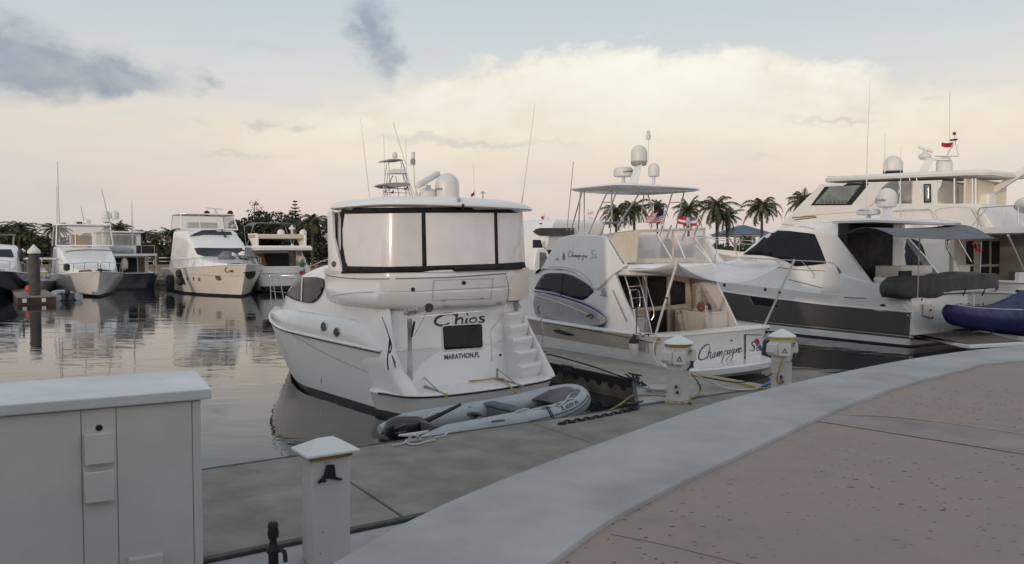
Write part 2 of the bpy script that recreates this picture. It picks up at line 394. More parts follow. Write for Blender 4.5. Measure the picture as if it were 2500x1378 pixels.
def textmesh(s, quad, bvh, fr, off=.008, shear=0.0, bold=0.0, plane=None, sub=0):
    """letters laid over the surface; quad = pixel corners bl, br, tr, tl"""
    cu = bpy.data.curves.new('t', 'FONT'); cu.body = s; cu.size = 1; cu.shear = shear; cu.offset = bold; cu.resolution_u = 3
    o = bpy.data.objects.new('t', cu); sc.collection.objects.link(o); bpy.context.view_layer.update()
    me = bpy.data.meshes.new_from_object(o); bpy.data.objects.remove(o)
    xs = [v.co.x for v in me.vertices]; ys = [v.co.y for v in me.vertices]
    x0, x1, y0, y1 = min(xs), max(xs), min(ys), max(ys); bl, br, tr, tl = [Vector(q) for q in quad]; vs = []
    for v in me.vertices:
        u = (v.co.x - x0) / (x1 - x0); w = (v.co.y - y0) / (y1 - y0)
        p = (bl * (1 - u) + br * u) * (1 - w) + (tl * (1 - u) + tr * u) * w
        if plane: q = fr.hit(p.x, p.y, *plane)
        else: q = surf(p.x, p.y, bvh, fr, off) or (vs[-1] if vs else None)
        vs.append(q)
    mb = MB()
    if any(v is None for v in vs):
        g = [v for v in vs if v is not None]
        if not g: return mb
        vs = [v if v is not None else g[0] for v in vs]
    mb.add(vs, [tuple(p.vertices) for p in me.polygons]); return mb
def half_ring(ctrl, n=6, mirror=True):
    """ctrl from stern centre round the starboard side to the bow centre; returns a closed ring"""
    h = catmull(ctrl, n); h[0].x = 0; h[-1].x = 0
    return h + [Vector((-p.x, p.y, p.z)) for p in h[-2:0:-1]]
def hull_ring(L, b, z, full, ys=0.0, rc=.35, shear=None, n=22, bs=None):
    """ring at one level: L bow y, b half beam, full = fullness exponent of the bow, rc stern corner radius"""
    pts = [Vector((0, ys, 0))]; bs = b if bs is None else bs
    for k in range(4): pts.append(Vector((max(bs - rc, .01) * (k + 1) / 4, ys, 0)))
    for k in range(1, 5):
        t = k / 4 * pi / 2; pts.append(Vector((bs - rc + rc * sin(t), ys + rc - rc * cos(t), 0)))
    y0 = ys + rc
    for k in range(1, n + 1):
        u = (k / n); u = 1 - (1 - u) ** 1.25; y = y0 + (L - y0) * u
        s = .42; w = b if u < s else b * (1 - ((u - s) / (1 - s)) ** full)
        w = w if u > .3 else bs + (b - bs) * (u / .3)
        pts.append(Vector((max(w, 0), y, 0)))
    pts[-1].x = 0
    for p in pts: p.z = z(p.y / L) if callable(z) else z
    return pts + [Vector((-p.x, p.y, p.z)) for p in pts[-2:0:-1]]
def deck_from(ring, dz=0.0, camber=.04):
    n = len(ring); h = n // 2 + 1; mb = MB(); vs = []; 
    st = ring[:h]; pt = [ring[0]] + ring[:h - 1:-1] + [ring[h - 1]]
    rows = []
    for a, b in zip(st, pt): rows.append([Vector((a.x + (b.x - a.x) * t, a.y, a.z + dz + camber * (1 - (2 * t - 1) ** 2))) for t in (0, .25, .5, .75, 1)])
    return mb.loft(rows, closed=False)
def tsec(y, b, z0, z1, r=.25, top=.08, n=5, lean=0.0):
    """transverse section ring: half width b at the foot, top z1, rounded shoulders radius r, crowned"""
    bt = b - lean; pts = [Vector((b, y, z0))]
    for k in range(n + 1):
        t = k / n * pi / 2; pts.append(Vector((bt - r + r * cos(t), y, z1 - top - r + r * sin(t))))
    pts.append(Vector(((bt - r) * .5, y, z1 - top * .25))); pts.append(Vector((0, y, z1)))
    return pts + [Vector((-p.x, p.y, p.z)) for p in pts[-2::-1]]
def dome(mb, c, r, h, n=24):
    """satellite radome: cylinder foot and rounded top"""
    hs = max(h - r, .05) ; prof = [(r * .8, 0), (r * .95, .03 * h), (r, .12 * h)] + [(r, hs)] + [(r * cos(t), hs + (h - hs) * sin(t)) for t in [pi / 2 * k / 8 for k in range(1, 9)]]
    return mb.lathe(prof, c, n)
def plate(fr, pix, ax, val, th, name, m, parent, sm=0, bev=0, label=None, mirror=False, ang=35):
    if sm: pix = smoothp(pix, sm)
    P = [fr.hit(a, b, ax, val) for a, b in pix]; v = [0, 0, 0]; v[ax] = th
    mb = MB().prism(P, v)
    if mirror: mb.mirx()
    return mb.build(name, m, parent, bev=bev, label=label, ang=ang)
def copy_tree(o, parent=None):
    c = o.copy(); sc.collection.objects.link(c)
    if parent is not None: c.parent = parent
    for ch in list(o.children): copy_tree(ch, c)
    return c
# ---------------- water, land, quay ----------------
def water_mat():
    m = bpy.data.materials.new('water'); m.use_nodes = True; t = m.node_tree; n = t.nodes; L = t.links; b = n['Principled BSDF']
    b.inputs['Base Color'].default_value = (.010, .014, .017, 1); b.inputs['Roughness'].default_value = .035; b.inputs['IOR'].default_value = 1.5; b.inputs['Specular Tint'].default_value = (1.0, .90, .80, 1)
    g = n.new('ShaderNodeNewGeometry')
    def no(sc_, st, det, off=0):
        mp = n.new('ShaderNodeMapping'); L.new(g.outputs['Position'], mp.inputs[0]); mp.inputs['Scale'].default_value = st; mp.inputs['Rotation'].default_value = (0, 0, radians(off))
        q = n.new('ShaderNodeTexNoise'); L.new(mp.outputs[0], q.inputs['Vector']); q.inputs['Scale'].default_value = sc_; q.inputs['Detail'].default_value = det; q.inputs['Distortion'].default_value = .5
        return q.outputs[0]
    a = no(.55, (.6, 1.5, 1), 3, 12); c = no(2.6, (.55, 1.4, 1), 2, -8)
    f = no(.06, (1, 1, 1), 2)
    mr = n.new('ShaderNodeMapRange'); L.new(f, mr.inputs[0]); mr.inputs[1].default_value = .4; mr.inputs[2].default_value = .6; mr.inputs[3].default_value = .25; mr.inputs[4].default_value = 1.0
    ml = n.new('ShaderNodeMath'); ml.operation = 'MULTIPLY'; L.new(c, ml.inputs[0]); L.new(mr.outputs[0], ml.inputs[1])
    m2 = n.new('ShaderNodeMath'); m2.operation = 'MULTIPLY'; m2.inputs[1].default_value = .16; L.new(ml.outputs[0], m2.inputs[0])
    ad = n.new('ShaderNodeMath'); ad.operation = 'ADD'; L.new(a, ad.inputs[0]); L.new(m2.outputs[0], ad.inputs[1])
    bp = n.new('ShaderNodeBump'); bp.inputs['Strength'].default_value = .34; bp.inputs['Distance'].default_value = .04
    L.new(ad.outputs[0], bp.inputs['Height']); L.new(bp.outputs[0], b.inputs['Normal'])
    return m
WATER = water_mat()
w = MB().add([(-3000, -40, 0), (3000, -40, 0), (3000, 4000, 0), (-3000, 4000, 0)], [(0, 1, 2, 3)]).build('water', WATER, ang=0); struct(w)
GRASS = mat('grass', (.035, .05, .022), .95, 0, .35, .4, bump=.5, bscale=6)
shore = [(-400, 118), (-75, 106), (-12, 100), (28, 80), (400, 76)]
gm = MB(); top = [Vector((x, y, 1.25)) for x, y in shore]
gm.add(top + [Vector((p.x * 8, 3500, 1.25)) for p in top], [(k, k + 1, k + 6, k + 5) for k in range(4)])
struct(gm.build('land', GRASS, ang=0))
sw = MB()
for a, b in zip(top, top[1:]): sw.beam(a - Vector((0, 0, .72)), b - Vector((0, 0, .72)), .5, 1.5)
tag(sw.build('seawall', mat('seawall_concrete', (.20, .165, .125), .9, 0, .2, .5, bump=.3, bscale=5)), 'low tan concrete seawall along the far shore under the palms', 'seawall')
# quay: pink paving inside a pale coping
QZ = 1.75
outer_px = [(800, 1372), (965, 1281), (1200, 1176), (1500, 1065), (1800, 965), (2100, 898), (2300, 864), (2500, 843)]
inner_px = [(1335, 1378), (1500, 1263), (1700, 1160), (1900, 1066), (2060, 993), (2200, 942), (2350, 903), (2500, 880)]
O_ = [at_z(x, y, QZ + .03) for x, y in outer_px]; I_ = [at_z(x, y, QZ + .03) for x, y in inner_px]
O_ = [Vector((-2.7, .6, QZ + .03)), Vector((-1.95, 2.1, QZ + .03)), Vector((-1.38, 3.2, QZ + .03))] + O_ + [Vector((13.5, 15.1, QZ + .03)), Vector((24, 17.0, QZ + .03))]
I_ = [Vector((-1.75, .2, QZ + .03)), Vector((-.95, 1.85, QZ + .03)), Vector((-.33, 3.1, QZ + .03))] + I_ + [Vector((13.5, 13.1, QZ + .03)), Vector((24, 15.0, QZ + .03))]
O_ = catmull(O_, 10); I_ = catmull(I_, 10)
rows = []
for o, i in zip(O_, I_):
    d_ = (o - i).normalized()
    rows.append([i + Vector((0, 0, -.16)), i + Vector((0, 0, -.022)), i + d_ * .012 + Vector((0, 0, -.004)), i + d_ * .04, o - d_ * .05, o - d_ * .016 + Vector((0, 0, -.012)), o + Vector((0, 0, -.05)), o + Vector((0, 0, -2.2))])
cw = MB().loft(rows, closed=False).build('quay_wall', COPING)
tag(cw, 'curved pale grey coping wall edging the pink paving', 'quay wall')
def paving_mat():
    m = bpy.data.materials.new('pink_paving'); m.use_nodes = True; t = m.node_tree; n = t.nodes; L = t.links; b = n['Principled BSDF']; b.inputs['Roughness'].default_value = .8
    g = n.new('ShaderNodeNewGeometry')
    def mp(st, rz=0, off=(0, 0, 0)):
        q = n.new('ShaderNodeMapping'); L.new(g.outputs['Position'], q.inputs[0]); q.inputs['Scale'].default_value = st; q.inputs['Rotation'].default_value = (0, 0, radians(rz)); q.inputs['Location'].default_value = off; return q.outputs[0]
    def noise(v, s, d=5, r=.6):
        q = n.new('ShaderNodeTexNoise'); L.new(v, q.inputs['Vector']); q.inputs['Scale'].default_value = s; q.inputs['Detail'].default_value = d; q.inputs['Roughness'].default_value = r; return q.outputs[0]
    def math_(op, a, bb, cl=False):
        q = n.new('ShaderNodeMath'); q.operation = op; q.use_clamp = cl
        for i, v in enumerate((a, bb)):
            if isinstance(v, (int, float)): q.inputs[i].default_value = v
            else: L.new(v, q.inputs[i])
        return q.outputs[0]
    def mixc(f, a, c):
        q = n.new('ShaderNodeMix'); q.data_type = 'RGBA'; L.new(f, q.inputs[0])
        for i, v in ((6, a), (7, c)):
            if isinstance(v, tuple): q.inputs[i].default_value = (*v, 1)
            else: L.new(v, q.inputs[i])
        return q.outputs[2]
    n1 = noise(mp((1, 1, 1)), .7); n2 = noise(mp((1, 1, 1)), 5, 6, .7)
    c = mixc(math_('MULTIPLY', math_('SUBTRACT', n1, .35), 3.0, True), (.288, .226, .210), (.306, .245, .216))
    c = mixc(math_('MULTIPLY', math_('SUBTRACT', n2, .45), 1.6, True), c, (.250, .202, .198))
    bl = noise(mp((1, 1, 1), 0, (4, 2, 0)), 1.5, 6, .75)
    c = mixc(math_('MULTIPLY', math_('SUBTRACT', bl, .56), 4.0, True), c, (.205, .165, .155))
    # pits: sparse travertine holes in drifts, elongated
    drift = math_('MULTIPLY', math_('SUBTRACT', noise(mp((1, 1, 1), 0, (9, 3, 0)), .42, 2), .36), 5.0, True)
    holes = None
    for s, st, rz, th in ((15, (.5, 1, 1), -20, .19), (27, (.5, 1, 1), -28, .28), (6, (.26, 1, 1), -14, .085), (37, (.8, 1, 1), 10, .32)):
        v = n.new('ShaderNodeTexVoronoi'); v.feature = 'F1'; L.new(mp(st, rz, (s, 0, 0)), v.inputs['Vector']); v.inputs['Scale'].default_value = s
        sp = n.new('ShaderNodeSeparateColor'); L.new(v.outputs['Color'], sp.inputs[0])
        pick = math_('GREATER_THAN', sp.outputs[0], .76)
        wob = math_('ADD', v.outputs['Distance'], math_('MULTIPLY', math_('SUBTRACT', noise(mp((1, 1, 1)), 60, 2), .5), .10))
        rad = math_('MULTIPLY', math_('POWER', sp.outputs[1], 1.8), th * 1.35)
        h = math_('MULTIPLY', math_('MULTIPLY', math_('SUBTRACT', rad, wob), 25.0, True), pick)
        holes = h if holes is None else math_('MAXIMUM', holes, h)
    holes = math_('MULTIPLY', holes, drift)
    c = mixc(math_('MULTIPLY', holes, .95), c, (.03, .024, .024)); L.new(c, b.inputs['Base Color'])
    hh = math_('SUBTRACT', math_('MULTIPLY', n2, .35), math_('MULTIPLY', holes, 1.0))
    bp = n.new('ShaderNodeBump'); bp.inputs['Strength'].default_value = .6; bp.inputs['Distance'].default_value = .006; L.new(hh, bp.inputs['Height']); L.new(bp.outputs[0], b.inputs['Normal'])
    return m
PAVE = paving_mat()
pv = MB(); rr_ = []
for i in I_: rr_.append([i + Vector((0, 0, -.03)), Vector((i.x + 6 + max(0, i.x) * .4, min(i.y - 4, -1) - 10, QZ))])
pv.loft(rr_, closed=False); struct(pv.build('pavement', PAVE, ang=0))
# paler band laid across the paving with raised joints
BAND = mat('paving_band', (.262, .222, .212), .8, 0, .12, 1.5, bump=.3, bscale=30)
b0 = [at_z(2048, 1012, QZ + .004), at_z(2320, 1034, QZ + .004), at_z(3400, 1204, QZ + .004), at_z(3400, 1252, QZ + .004), at_z(2400, 1092, QZ + .004), at_z(1985, 1026, QZ + .004)]
struct(MB().add(b0, [(0, 1, 2, 3, 4, 5)]).build('paving_band', BAND, ang=0))
jm = MB(); jl = mat('joint_mortar', (.36, .31, .29), .9, 0, .15, 8)
for P in ([(2048, 1012), (2320, 1034), (3400, 1204)], [(1985, 1026), (2400, 1092), (3400, 1252)]):
    
    q_ = catmull([at_z(x, y, QZ + .006) for x, y in P], 8)
    for a, b in zip(q_, q_[1:]): jm.beam(a, b, .016, .004)
struct(jm.build('paving_joint', jl, ang=0))
jm = MB()
for P in ([(1490, 1305), (1640, 1335), (1900, 1400)],): jm.tube([at_z(x, y, QZ + .001) for x, y in P], .003, 6, 3)
struct(jm.build('paving_crack', mat('crack_dark', (.20, .165, .16), .9)))
# ---------------- docks ----------------
DF = Frame((0, 0, 0), 33.0); DZ = .45
dk = thing('floating_dock', 'grey concrete floating dock running across behind the white pedestals', 'dock', Frame((0, 0, 0), 33))
def slab(s0, s1, n0, n1, z0=.05, z1=DZ, m=CONC, par=dk, name='slab', bev=.012):
    return MB().box((s0, n0, z0), (s1, n1, z1)).build(name, m, par, bev=bev)
slab(-8, 3.585, 7.72, 10.80); slab(3.615, 14.2, 7.72, 10.80)
slab(-8, 14.2, 10.80, 10.86, .12, DZ + .006, TIMB, name='edge_whaler'); slab(-8, 14.2, 10.865, 10.93, .02, DZ - .05, TIMB, name='edge_whaler')
slab(-8, 14.2, 7.62, 7.715, .12, DZ + .006, TIMB, name='edge_whaler')
slab(-8, 14.2, 7.50, 7.615, .02, DZ - .03, PLATE, name='edge_channel')
for a, b in ((-8, -1.75), (-1.74, .35), (.36, 3.3), (3.31, 14.2)): slab(a, b, 5.6, 7.49, .1, DZ - .012, PLATE, name='cover_plate', bev=.006)
jj = MB().box((7.345, 7.72, DZ - .001), (7.37, 10.8, DZ + .003)); jj.build('score_joint', mat('joint_dark', (.10, .085, .085)), dk, ang=0)
MB().box((3.585, 7.72, .1), (3.615, 10.8, DZ - .06)).build('expansion_joint', BLACK, dk, ang=0)
fk = thing('finger_dock', 'grey concrete finger dock between the two white sport yachts with a scalloped side', 'dock', Frame(DF.w((11.6, 10.95, 0)), 33))
def FK(lo, hi, name, m, bev=.01):
    o = Frame(DF.w((11.6, 10.95, 0)), 33); return MB().box(lo, hi).build(name, m, fk, bev=bev)
FK((.07, 0, .06), (2.05, 5.2, DZ), 'slab', FCONC); FK((.07, 5.22, .06), (2.05, 13.5, DZ), 'slab', FCONC)
sc_ = MB().box((-.02, 1.9, .30), (.065, 13.5, DZ + .02))
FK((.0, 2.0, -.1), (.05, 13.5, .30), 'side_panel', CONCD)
for k in range(26):
    y = 2.35 + k * .43; sc_.prism([Vector((-.012, y + .10 * cos(t), .295 - .10 * sin(t))) for t in [pi * j / 8 for j in range(9)]], (.02, 0, 0))  # black half discs paint the shade inside the half holes
sc_.build('rubber_edge_hole_shade', BLACK, fk, ang=0)
FK((.35, 7.0, DZ), (1.25, 8.1, DZ + .01), 'hatch_plate', mat('hatch_rubber', (.04, .04, .042), .8))
gs = MB().prism([Vector((-1.72, .0, DZ - .02)), Vector((0, 0, DZ - .02)), Vector((.06, 0, DZ - .02)), Vector((.06, 2.05, DZ - .02)), Vector((0, 2.0, DZ - .02))], (0, 0, .03)); gs.build('corner_plate', PLATE, fk, bev=.004)
gs = MB().beam((-1.72, .0, DZ - .06), (0, 2.03, DZ - .06), .07, .22); gs.build('corner_brace', STEEL, fk, bev=.01)
MB().beam((-1.9, -.02, DZ - .2), (-.0, -.02, DZ - .2), .06, .3).build('corner_beam', STEEL, fk)
# dock cleats
def cleat(p, fr_rz, label, m=STEEL, s=1.0, par=None, grp='cleats on the docks'):
    fr = Frame(p, fr_rz); mb = MB()
    mb.box((-.09 * s, -.035 * s, 0), (.09 * s, .035 * s, .02 * s)); mb.tube([(-.05 * s, 0, 0), (-.05 * s, 0, .07 * s)], .02 * s, 8); mb.tube([(.05 * s, 0, 0), (.05 * s, 0, .07 * s)], .02 * s, 8)
    mb.tube([(-.19 * s, 0, .085 * s), (-.08 * s, 0, .075 * s), (.08 * s, 0, .075 * s), (.19 * s, 0, .085 * s)], [.012 * s, .022 * s, .022 * s, .012 * s], 8)
    o = mb.build('dock_cleat' if par is None else 'cleat', m, par)
    if par is None: o.location = fr.o; o.rotation_euler = (0, 0, fr.a); tag(o, label, 'cleat', grp)
    else:
        pass
    return o
cleat(at_z(1545, 968 + 30, DZ + .01) , 33, 'dark cleat at the steel corner brace where finger dock meets main dock', s=1.3)
cleat(at_z(1385, 903, DZ + .01), 120, 'flat dark cleat on the finger dock beside the white stern steps', s=1.2)
cleat(at_z(1550, 925, DZ + .01), 123, 'cleat wrapped in black rope on the finger dock corner', s=1.2)
cleat(at_z(1010, 1076, DZ + .01), 33, 'cleat holding the white rope behind the outboard motor', WPAINT, 1.3)
# ---------------- cabinet ----------------
cf = Frame((-2.56, 6.68, .43), 28.0); cb = thing('utility_cabinet', 'large white metal utility cabinet with flat overhanging top, cut by left frame edge', 'cabinet', cf)
HT = 1.64
MB().box((-3.0, .06, 0), (-.09, 1.12, HT)).build('body', WPAINT, cb, bev=.006)
MB().box((-3.1, 0, HT), (0, 1.2, HT + .09)).build('top', mat('cabinet_top_paint', (.60, .62, .635), .42, 0, .07, 2.0, bump=.12, bscale=30), cb, bev=.012)
def cpanel(x0, x1, name='door_panel'):
    a = cf.hy(x0, 1100, .045).x; b = cf.hy(x1, 1100, .045).x
    MB().box((a + .004, .045, .01), (b - .004, .075, HT - .012)).build(name, WPAINT, cb, bev=.003)
cpanel(-180, 199); cpanel(199, 285, 'centre_panel'); cpanel(285, 470); cpanel(470, 493, 'corner_post')
for (x0, y0, x1, y1) in ((207, 1060, 277, 1134), (207, 1152, 277, 1226), (315, 1361, 398, 1420)):
    a = cf.hy(x0, y1, -.015); b = cf.hy(x1, y0, -.015); z0 = cf.hy((x0 + x1) / 2, y1, -.015).z; z1 = cf.hy((x0 + x1) / 2, y0, -.015).z
    MB().box((a.x, -.02, z0), (b.x, .046, z1)).build('hatch_cover', WPAINT, cb, bev=.005)
lk = cf.hy(242, 1045, .044); MB().lathe([(.026, 0), (.026, .006), (.018, .012), (.018, .006), (.001, .006)], lk, 20, (0, -1, 0)).build('lock', BLACK, cb)
# ---------------- near service post ----------------
pf = Frame(at_z(797, 1366, .44), 35.0); pp = thing('service_pedestal', 'near white square service post with hipped cap and black hook, beside the cabinet', 'pedestal', pf)
bw, bd, bh = .185, .135, .985
MB().box((-bw, -bd, 0), (bw, bd, bh)).build('body', WPAINT, pp, bev=.012)
MB().box((-bw - .02, -bd - .02, bh), (bw + .02, bd + .02, bh + .045)).build('lens_band', ALGAE, pp, bev=.003)
e = .255; f_ = .215; zc = bh + .045
MB().add([(-e, -f_, zc), (e, -f_, zc), (e, f_, zc), (-e, f_, zc), (-e, -f_, zc + .022), (e, -f_, zc + .022), (e, f_, zc + .022), (-e, f_, zc + .022), (-.07, 0, zc + .13), (.07, 0, zc + .13)],
    [(0, 3, 2, 1), (0, 1, 5, 4), (1, 2, 6, 5), (2, 3, 7, 6), (3, 0, 4, 7), (4, 5, 9, 8), (5, 6, 9), (6, 7, 8, 9), (7, 4, 8)]).build('cap', mat('cap_paint', (.66, .67, .69), .45, 0, .05, 3), pp, bev=.005)
hk = [pf.hy(x, y, -bd - .01) for x, y in ((797, 1135), (815, 1134), (819, 1163), (835, 1169), (833, 1173), (805, 1168), (795, 1168), (779, 1181), (774, 1177), (789, 1164))]
MB().prism(hk, (0, -.02, 0)).build('hose_hook', BLACK, pp, bev=.003); MB().beam(pf.hy(790, 1166, -bd - .02), pf.hy(790, 1166, -bd - .02) + Vector((-.03, -.10, -.01)), .03, .02).build('hook_arm', BLACK, pp)
for x, y in ((795, 1129), (803, 1128), (775, 1112), (832, 1100), (788, 1300), (782, 1352)): MB().lathe([(.0055, 0), (.0055, .004), (.001, .005)], pf.hy(x, y, -bd), 8, (0, -1, 0)).build('screw', STEEL, pp)
# black capped valve on the ledge
vf = Frame(at_z(668, 1396, .44), 33); vt = thing('hose_bib', 'knobbly black hose valve standing on the dock ledge left of the near post', 'valve', vf)
MB().lathe([(.06, 0), (.06, .02), (.045, .03), (.045, .17), (.06, .18), (.06, .21), (.035, .24), (.03, .30)], (0, 0, 0), 14).build('valve_body', BLACK, vt)
MB().lathe([(.025, .30), (.045, .31), (.052, .36), (.042, .40), (.050, .42), (.035, .455), (.001, .46)], (0, 0, 0), 9).build('valve_cap', BLACK, vt)
MB().tube([(.04, -.02, .2), (.09, -.03, .17), (.1, -.03, .08)], .02, 8, 3).build('spout', mat('valve_gunmetal', (.06, .06, .065), .4, .6), vt)
# ---------------- power pedestals ----------------
def power_pedestal(p, rz, label, lens):
    fr = Frame(p, rz); t = thing('power_pedestal', label, 'pedestal', fr, 'white power pedestals on the dock'); k = 1.0
    def octo(r, z, sy=.86): return [Vector((r * cos(pi / 8 + pi / 4 * i) * 1.0, r * sy * sin(pi / 8 + pi / 4 * i), z)) for i in range(8)]
    MB().loft([octo(.28, 0), octo(.28, .03), octo(.25, .05)]).build('base', mat('pedestal_base', (.33, .30, .20), .8, 0, .3, 8), t)
    MB().loft([octo(.235, .05), octo(.235, .62), octo(.245, .64), octo(.24, .66), octo(.24, .74)]).build('body', WPAINT, t, bev=.008)
    MB().loft([octo(.24, .74), octo(.262, .80), octo(.262, 1.06)]).build('head', WPAINT, t, bev=.008)
    MB().loft([octo(.27, 1.06), octo(.285, 1.075), octo(.285, 1.10), octo(.27, 1.115)]).build('lens_band', lens, t)
    MB().loft([octo(.315, 1.115), octo(.315, 1.132), octo(.27, 1.16), octo(.03, 1.27), octo(.001, 1.275)]).build('cap', mat('cap_paint', (.66, .67, .69), .45), t)
    for s in (-1, 1):
        m = MB()
        pr = [(s * .18, -.13, .79), (s * .30, -.13, .74), (s * .35, -.13, .82), (s * .33, -.13, .98), (s * .22, -.13, 1.03)]
        m.prism(pr, (0, .24, 0)).build('outlet_housing', WPAINT, t, bev=.018)
    # outlet cover towards the front left with its triangle sign
    q = Frame((0, 0, 0), -38)
    def rot(v): return Matrix.Rotation(radians(-38), 3, 'Z') @ Vector(v)
    m = MB().add([rot(v) for v in ((-.12, -.18, .78), (.12, -.18, .78), (.12, -.18, 1.0), (-.12, -.18, 1.0), (-.12, -.30, .745), (.12, -.30, .745), (.12, -.27, .97), (-.12, -.27, .97))],
        [(0, 3, 2, 1), (4, 5, 6, 7), (0, 1, 5, 4), (1, 2, 6, 5), (2, 3, 7, 6), (3, 0, 4, 7)])
    cov = m.build('outlet_cover', WPAINT, t, bev=.012)
    yv = lambda z: -.3035 + (z - .745) * (.03 / .225)
    tri = [(-.055, .815), (.055, .815), (0, .915)]
    m = MB().add([rot((a, yv(z) - .001, z)) for a, z in tri], [(0, 1, 2)]); m.build('warning_sign', mat('sign_green', (.02, .07, .05), .5), cov, ang=0)
    tri = [(-.030, .828), (.030, .828), (0, .88)]
    MB().add([rot((a, yv(z) - .0035, z)) for a, z in tri], [(0, 1, 2)]).build('warning_mark', mat('sign_yellow', (.5, .5, .42), .5), cov, ang=0)
    hk = [(.06, .80), (.12, .80), (.125, .70), (.14, .665), (.0, .66), (-.05, .63), (-.055, .645), (.03, .70), (.05, .72)]
    def rot2(v): return Matrix.Rotation(radians(14), 3, 'Z') @ Vector(v)
    MB().prism([rot2((x, -.225, z)) for x, z in hk], rot2((0, -.035, 0))).build('hose_hook', STEEL, t, bev=.004)
    MB().add([rot2((x, -.247, z)) for x, z in ((.0, .92), (.09, .92), (.09, 1.03), (.0, 1.03))], [(0, 1, 2, 3)]).build('rating_plate', mat('plate_beige', (.35, .33, .22), .5), t, ang=0)
    MB().join(MB().add([rot2((x, -.2485, z)) for x, z in ((.01, .98), (.08, .98), (.08, 1.0), (.01, 1.0))], [(0, 1, 2, 3)])).build('plate_mark', BLACK, t, ang=0)
    MB().tube([rot2((.28, -.03, 1.06)), rot2((.30, -.09, .95)), rot2((.305, -.1, .83))], .008, 6).build('cable_guard', ALU, t)
    for z, x in ((.33, -.16), (.22, -.13)): MB().lathe([(.03, 0), (.03, .02), (.018, .03), (.018, .07), (.001, .07)], (x - .02, -.15, z), 10, (-.7, -.7, 0)).build('water_tap', STEEL, t)
    return t, fr
pd1, pf1 = power_pedestal(at_z(1655, 982, DZ), 30, 'eight sided white power pedestal with amber band, left of the transom lettering', ALGAE)
p3 = Vector((5.50, 16.0, DZ))
pd2, pf2 = power_pedestal(p3, 30, 'eight sided white power pedestal with bright yellow band at the right dock end', YELL)
# ---------------- ropes, hoses, chain on the dock ----------------
def rope(pts, r, name, m, label, cat, sm=6, n=7, grp=None):
    o = MB().tube(pts, r, n, sm).build(name, m); return tag(o, label, cat, grp)
def PZ(l, z=DZ + .03): return [at_z(x, y, z) if len(q) == 0 else at_z(x, y, q[0]) for (x, y, *q) in l]
rope(PZ([(1440, 1012, .35), (1480, 1006, .3), (1515, 988, .42), (1545, 968, .47), (1600, 966, .47), (1625, 968, .47)]), .022, 'water_hose', TROPE, 'tan hose from the dinghy bow over the corner plate to the pedestal', 'hose')
rope(PZ([(1688, 915, .9), (1702, 930, .8), (1710, 950, .55), (1700, 968, .48), (1682, 974, .48), (1688, 985, .48)]), .02, 'water_hose', TROPE, 'tan hose looping down the right side of the amber banded pedestal', 'hose')
rope(PZ([(1688, 912, .85), (1740, 925, .6), (1800, 936, .5), (1850, 946, .48), (1890, 950, .48)]), .02, 'water_hose', YROPE, 'yellow hose lying along the dock below the transom lettering', 'hose')
rope(PZ([(1688, 912, .95), (1740, 935, .55), (1780, 950, .48), (1830, 952, .48), (1858, 946, .5)]), .017, 'water_hose', WROPE, 'white hose ending at the blue nozzle on the dock', 'hose')
rope(PZ([(1690, 918, .75), (1745, 926, .65), (1810, 934, .55), (1870, 920, .7), (1886, 912, .95)]), .012, 'electric_cable', KROPE, 'thin black cord between the two power pedestals', 'cord')
rope([pf2.w((-.22, -.22, .72)), pf2.w((-.33, -.24, .5)), pf2.w((-.36, -.2, .3)), pf2.w((-.25, -.2, .2)), pf2.w((-.16, -.15, .3))], .018, 'water_hose', TROPE, 'tan hose hanging from the outlet of the yellow banded pedestal', 'hose')
nz = at_z(1860, 945, .5); nz2 = at_z(1886, 932, .56)
tag(MB().tube([nz, nz + (nz2 - nz) * .2, nz + (nz2 - nz) * .9, nz2], [.02, .035, .04, .03], 10).build('hose_nozzle', mat('nozzle_blue', (.05, .16, .45), .45)), 'bright blue hose nozzle lying beside the yellow banded pedestal', 'nozzle')
coil = []; cc = at_z(1612, 955, DZ + .02)
for k in range(150):
    a = k / 22 * 2 * pi; r = .16 + .012 * (k / 22); coil.append(cc + Vector((r * cos(a) * 1.25, r * sin(a), .012 * (k / 22) + .006 * sin(a * 3.1))))
tag(MB().tube(coil, .011, 6).build('coiled_hose', WROPE), 'coil of white hose lying left of the amber banded pedestal', 'hose')
def chain(a, b, n, sag, label):
    mb = MB()
    for k in range(n):
        t = (k + .5) / n; p = a.lerp(b, t) - Vector((0, 0, sag * 4 * t * (1 - t))); d = (b - a).normalized(); s = Vector((0, 0, 1)) if k % 2 else d.cross(Vector((0, 0, 1)))
        L_ = (b - a).length / n * .72; W_ = L_ * .42
        mb.tube([p + d * (L_ * cos(q)) + s * (W_ * sin(q)) for q in [2 * pi * j / 10 for j in range(10)]], L_ * .2, 6, closed=True)
    return tag(mb.build('mooring_chain', mat('chain_iron', (.02, .022, .03), .6, .4)), label, 'chain')
chain(at_z(1366, 1034, DZ + .03), at_z(1556, 996, DZ + .04), 17, .03, 'heavy black chain lying along the dock edge past the dinghy bow')
rope(PZ([(1336, 868, 1.25), (1350, 868, .95), (1440, 893, .72), (1535, 925, .52), (1560, 922, .5)]), .017, 'mooring_line', KROPE, 'taut black mooring line from the white stern steps to the finger dock', 'rope')
kn = MB()
random.seed(4); kp = [at_z(1530 + i * 4.2 + random.uniform(-5, 5), 918 + i * 2.4 + random.uniform(-5, 5), DZ + .05 + random.uniform(-.03, .06)) for i in range(13)]
kn.tube(kp, .022, 6, 3); tag(kn.build('mooring_line', KROPE), 'knotted tail of black rope heaped at the finger dock corner', 'rope')
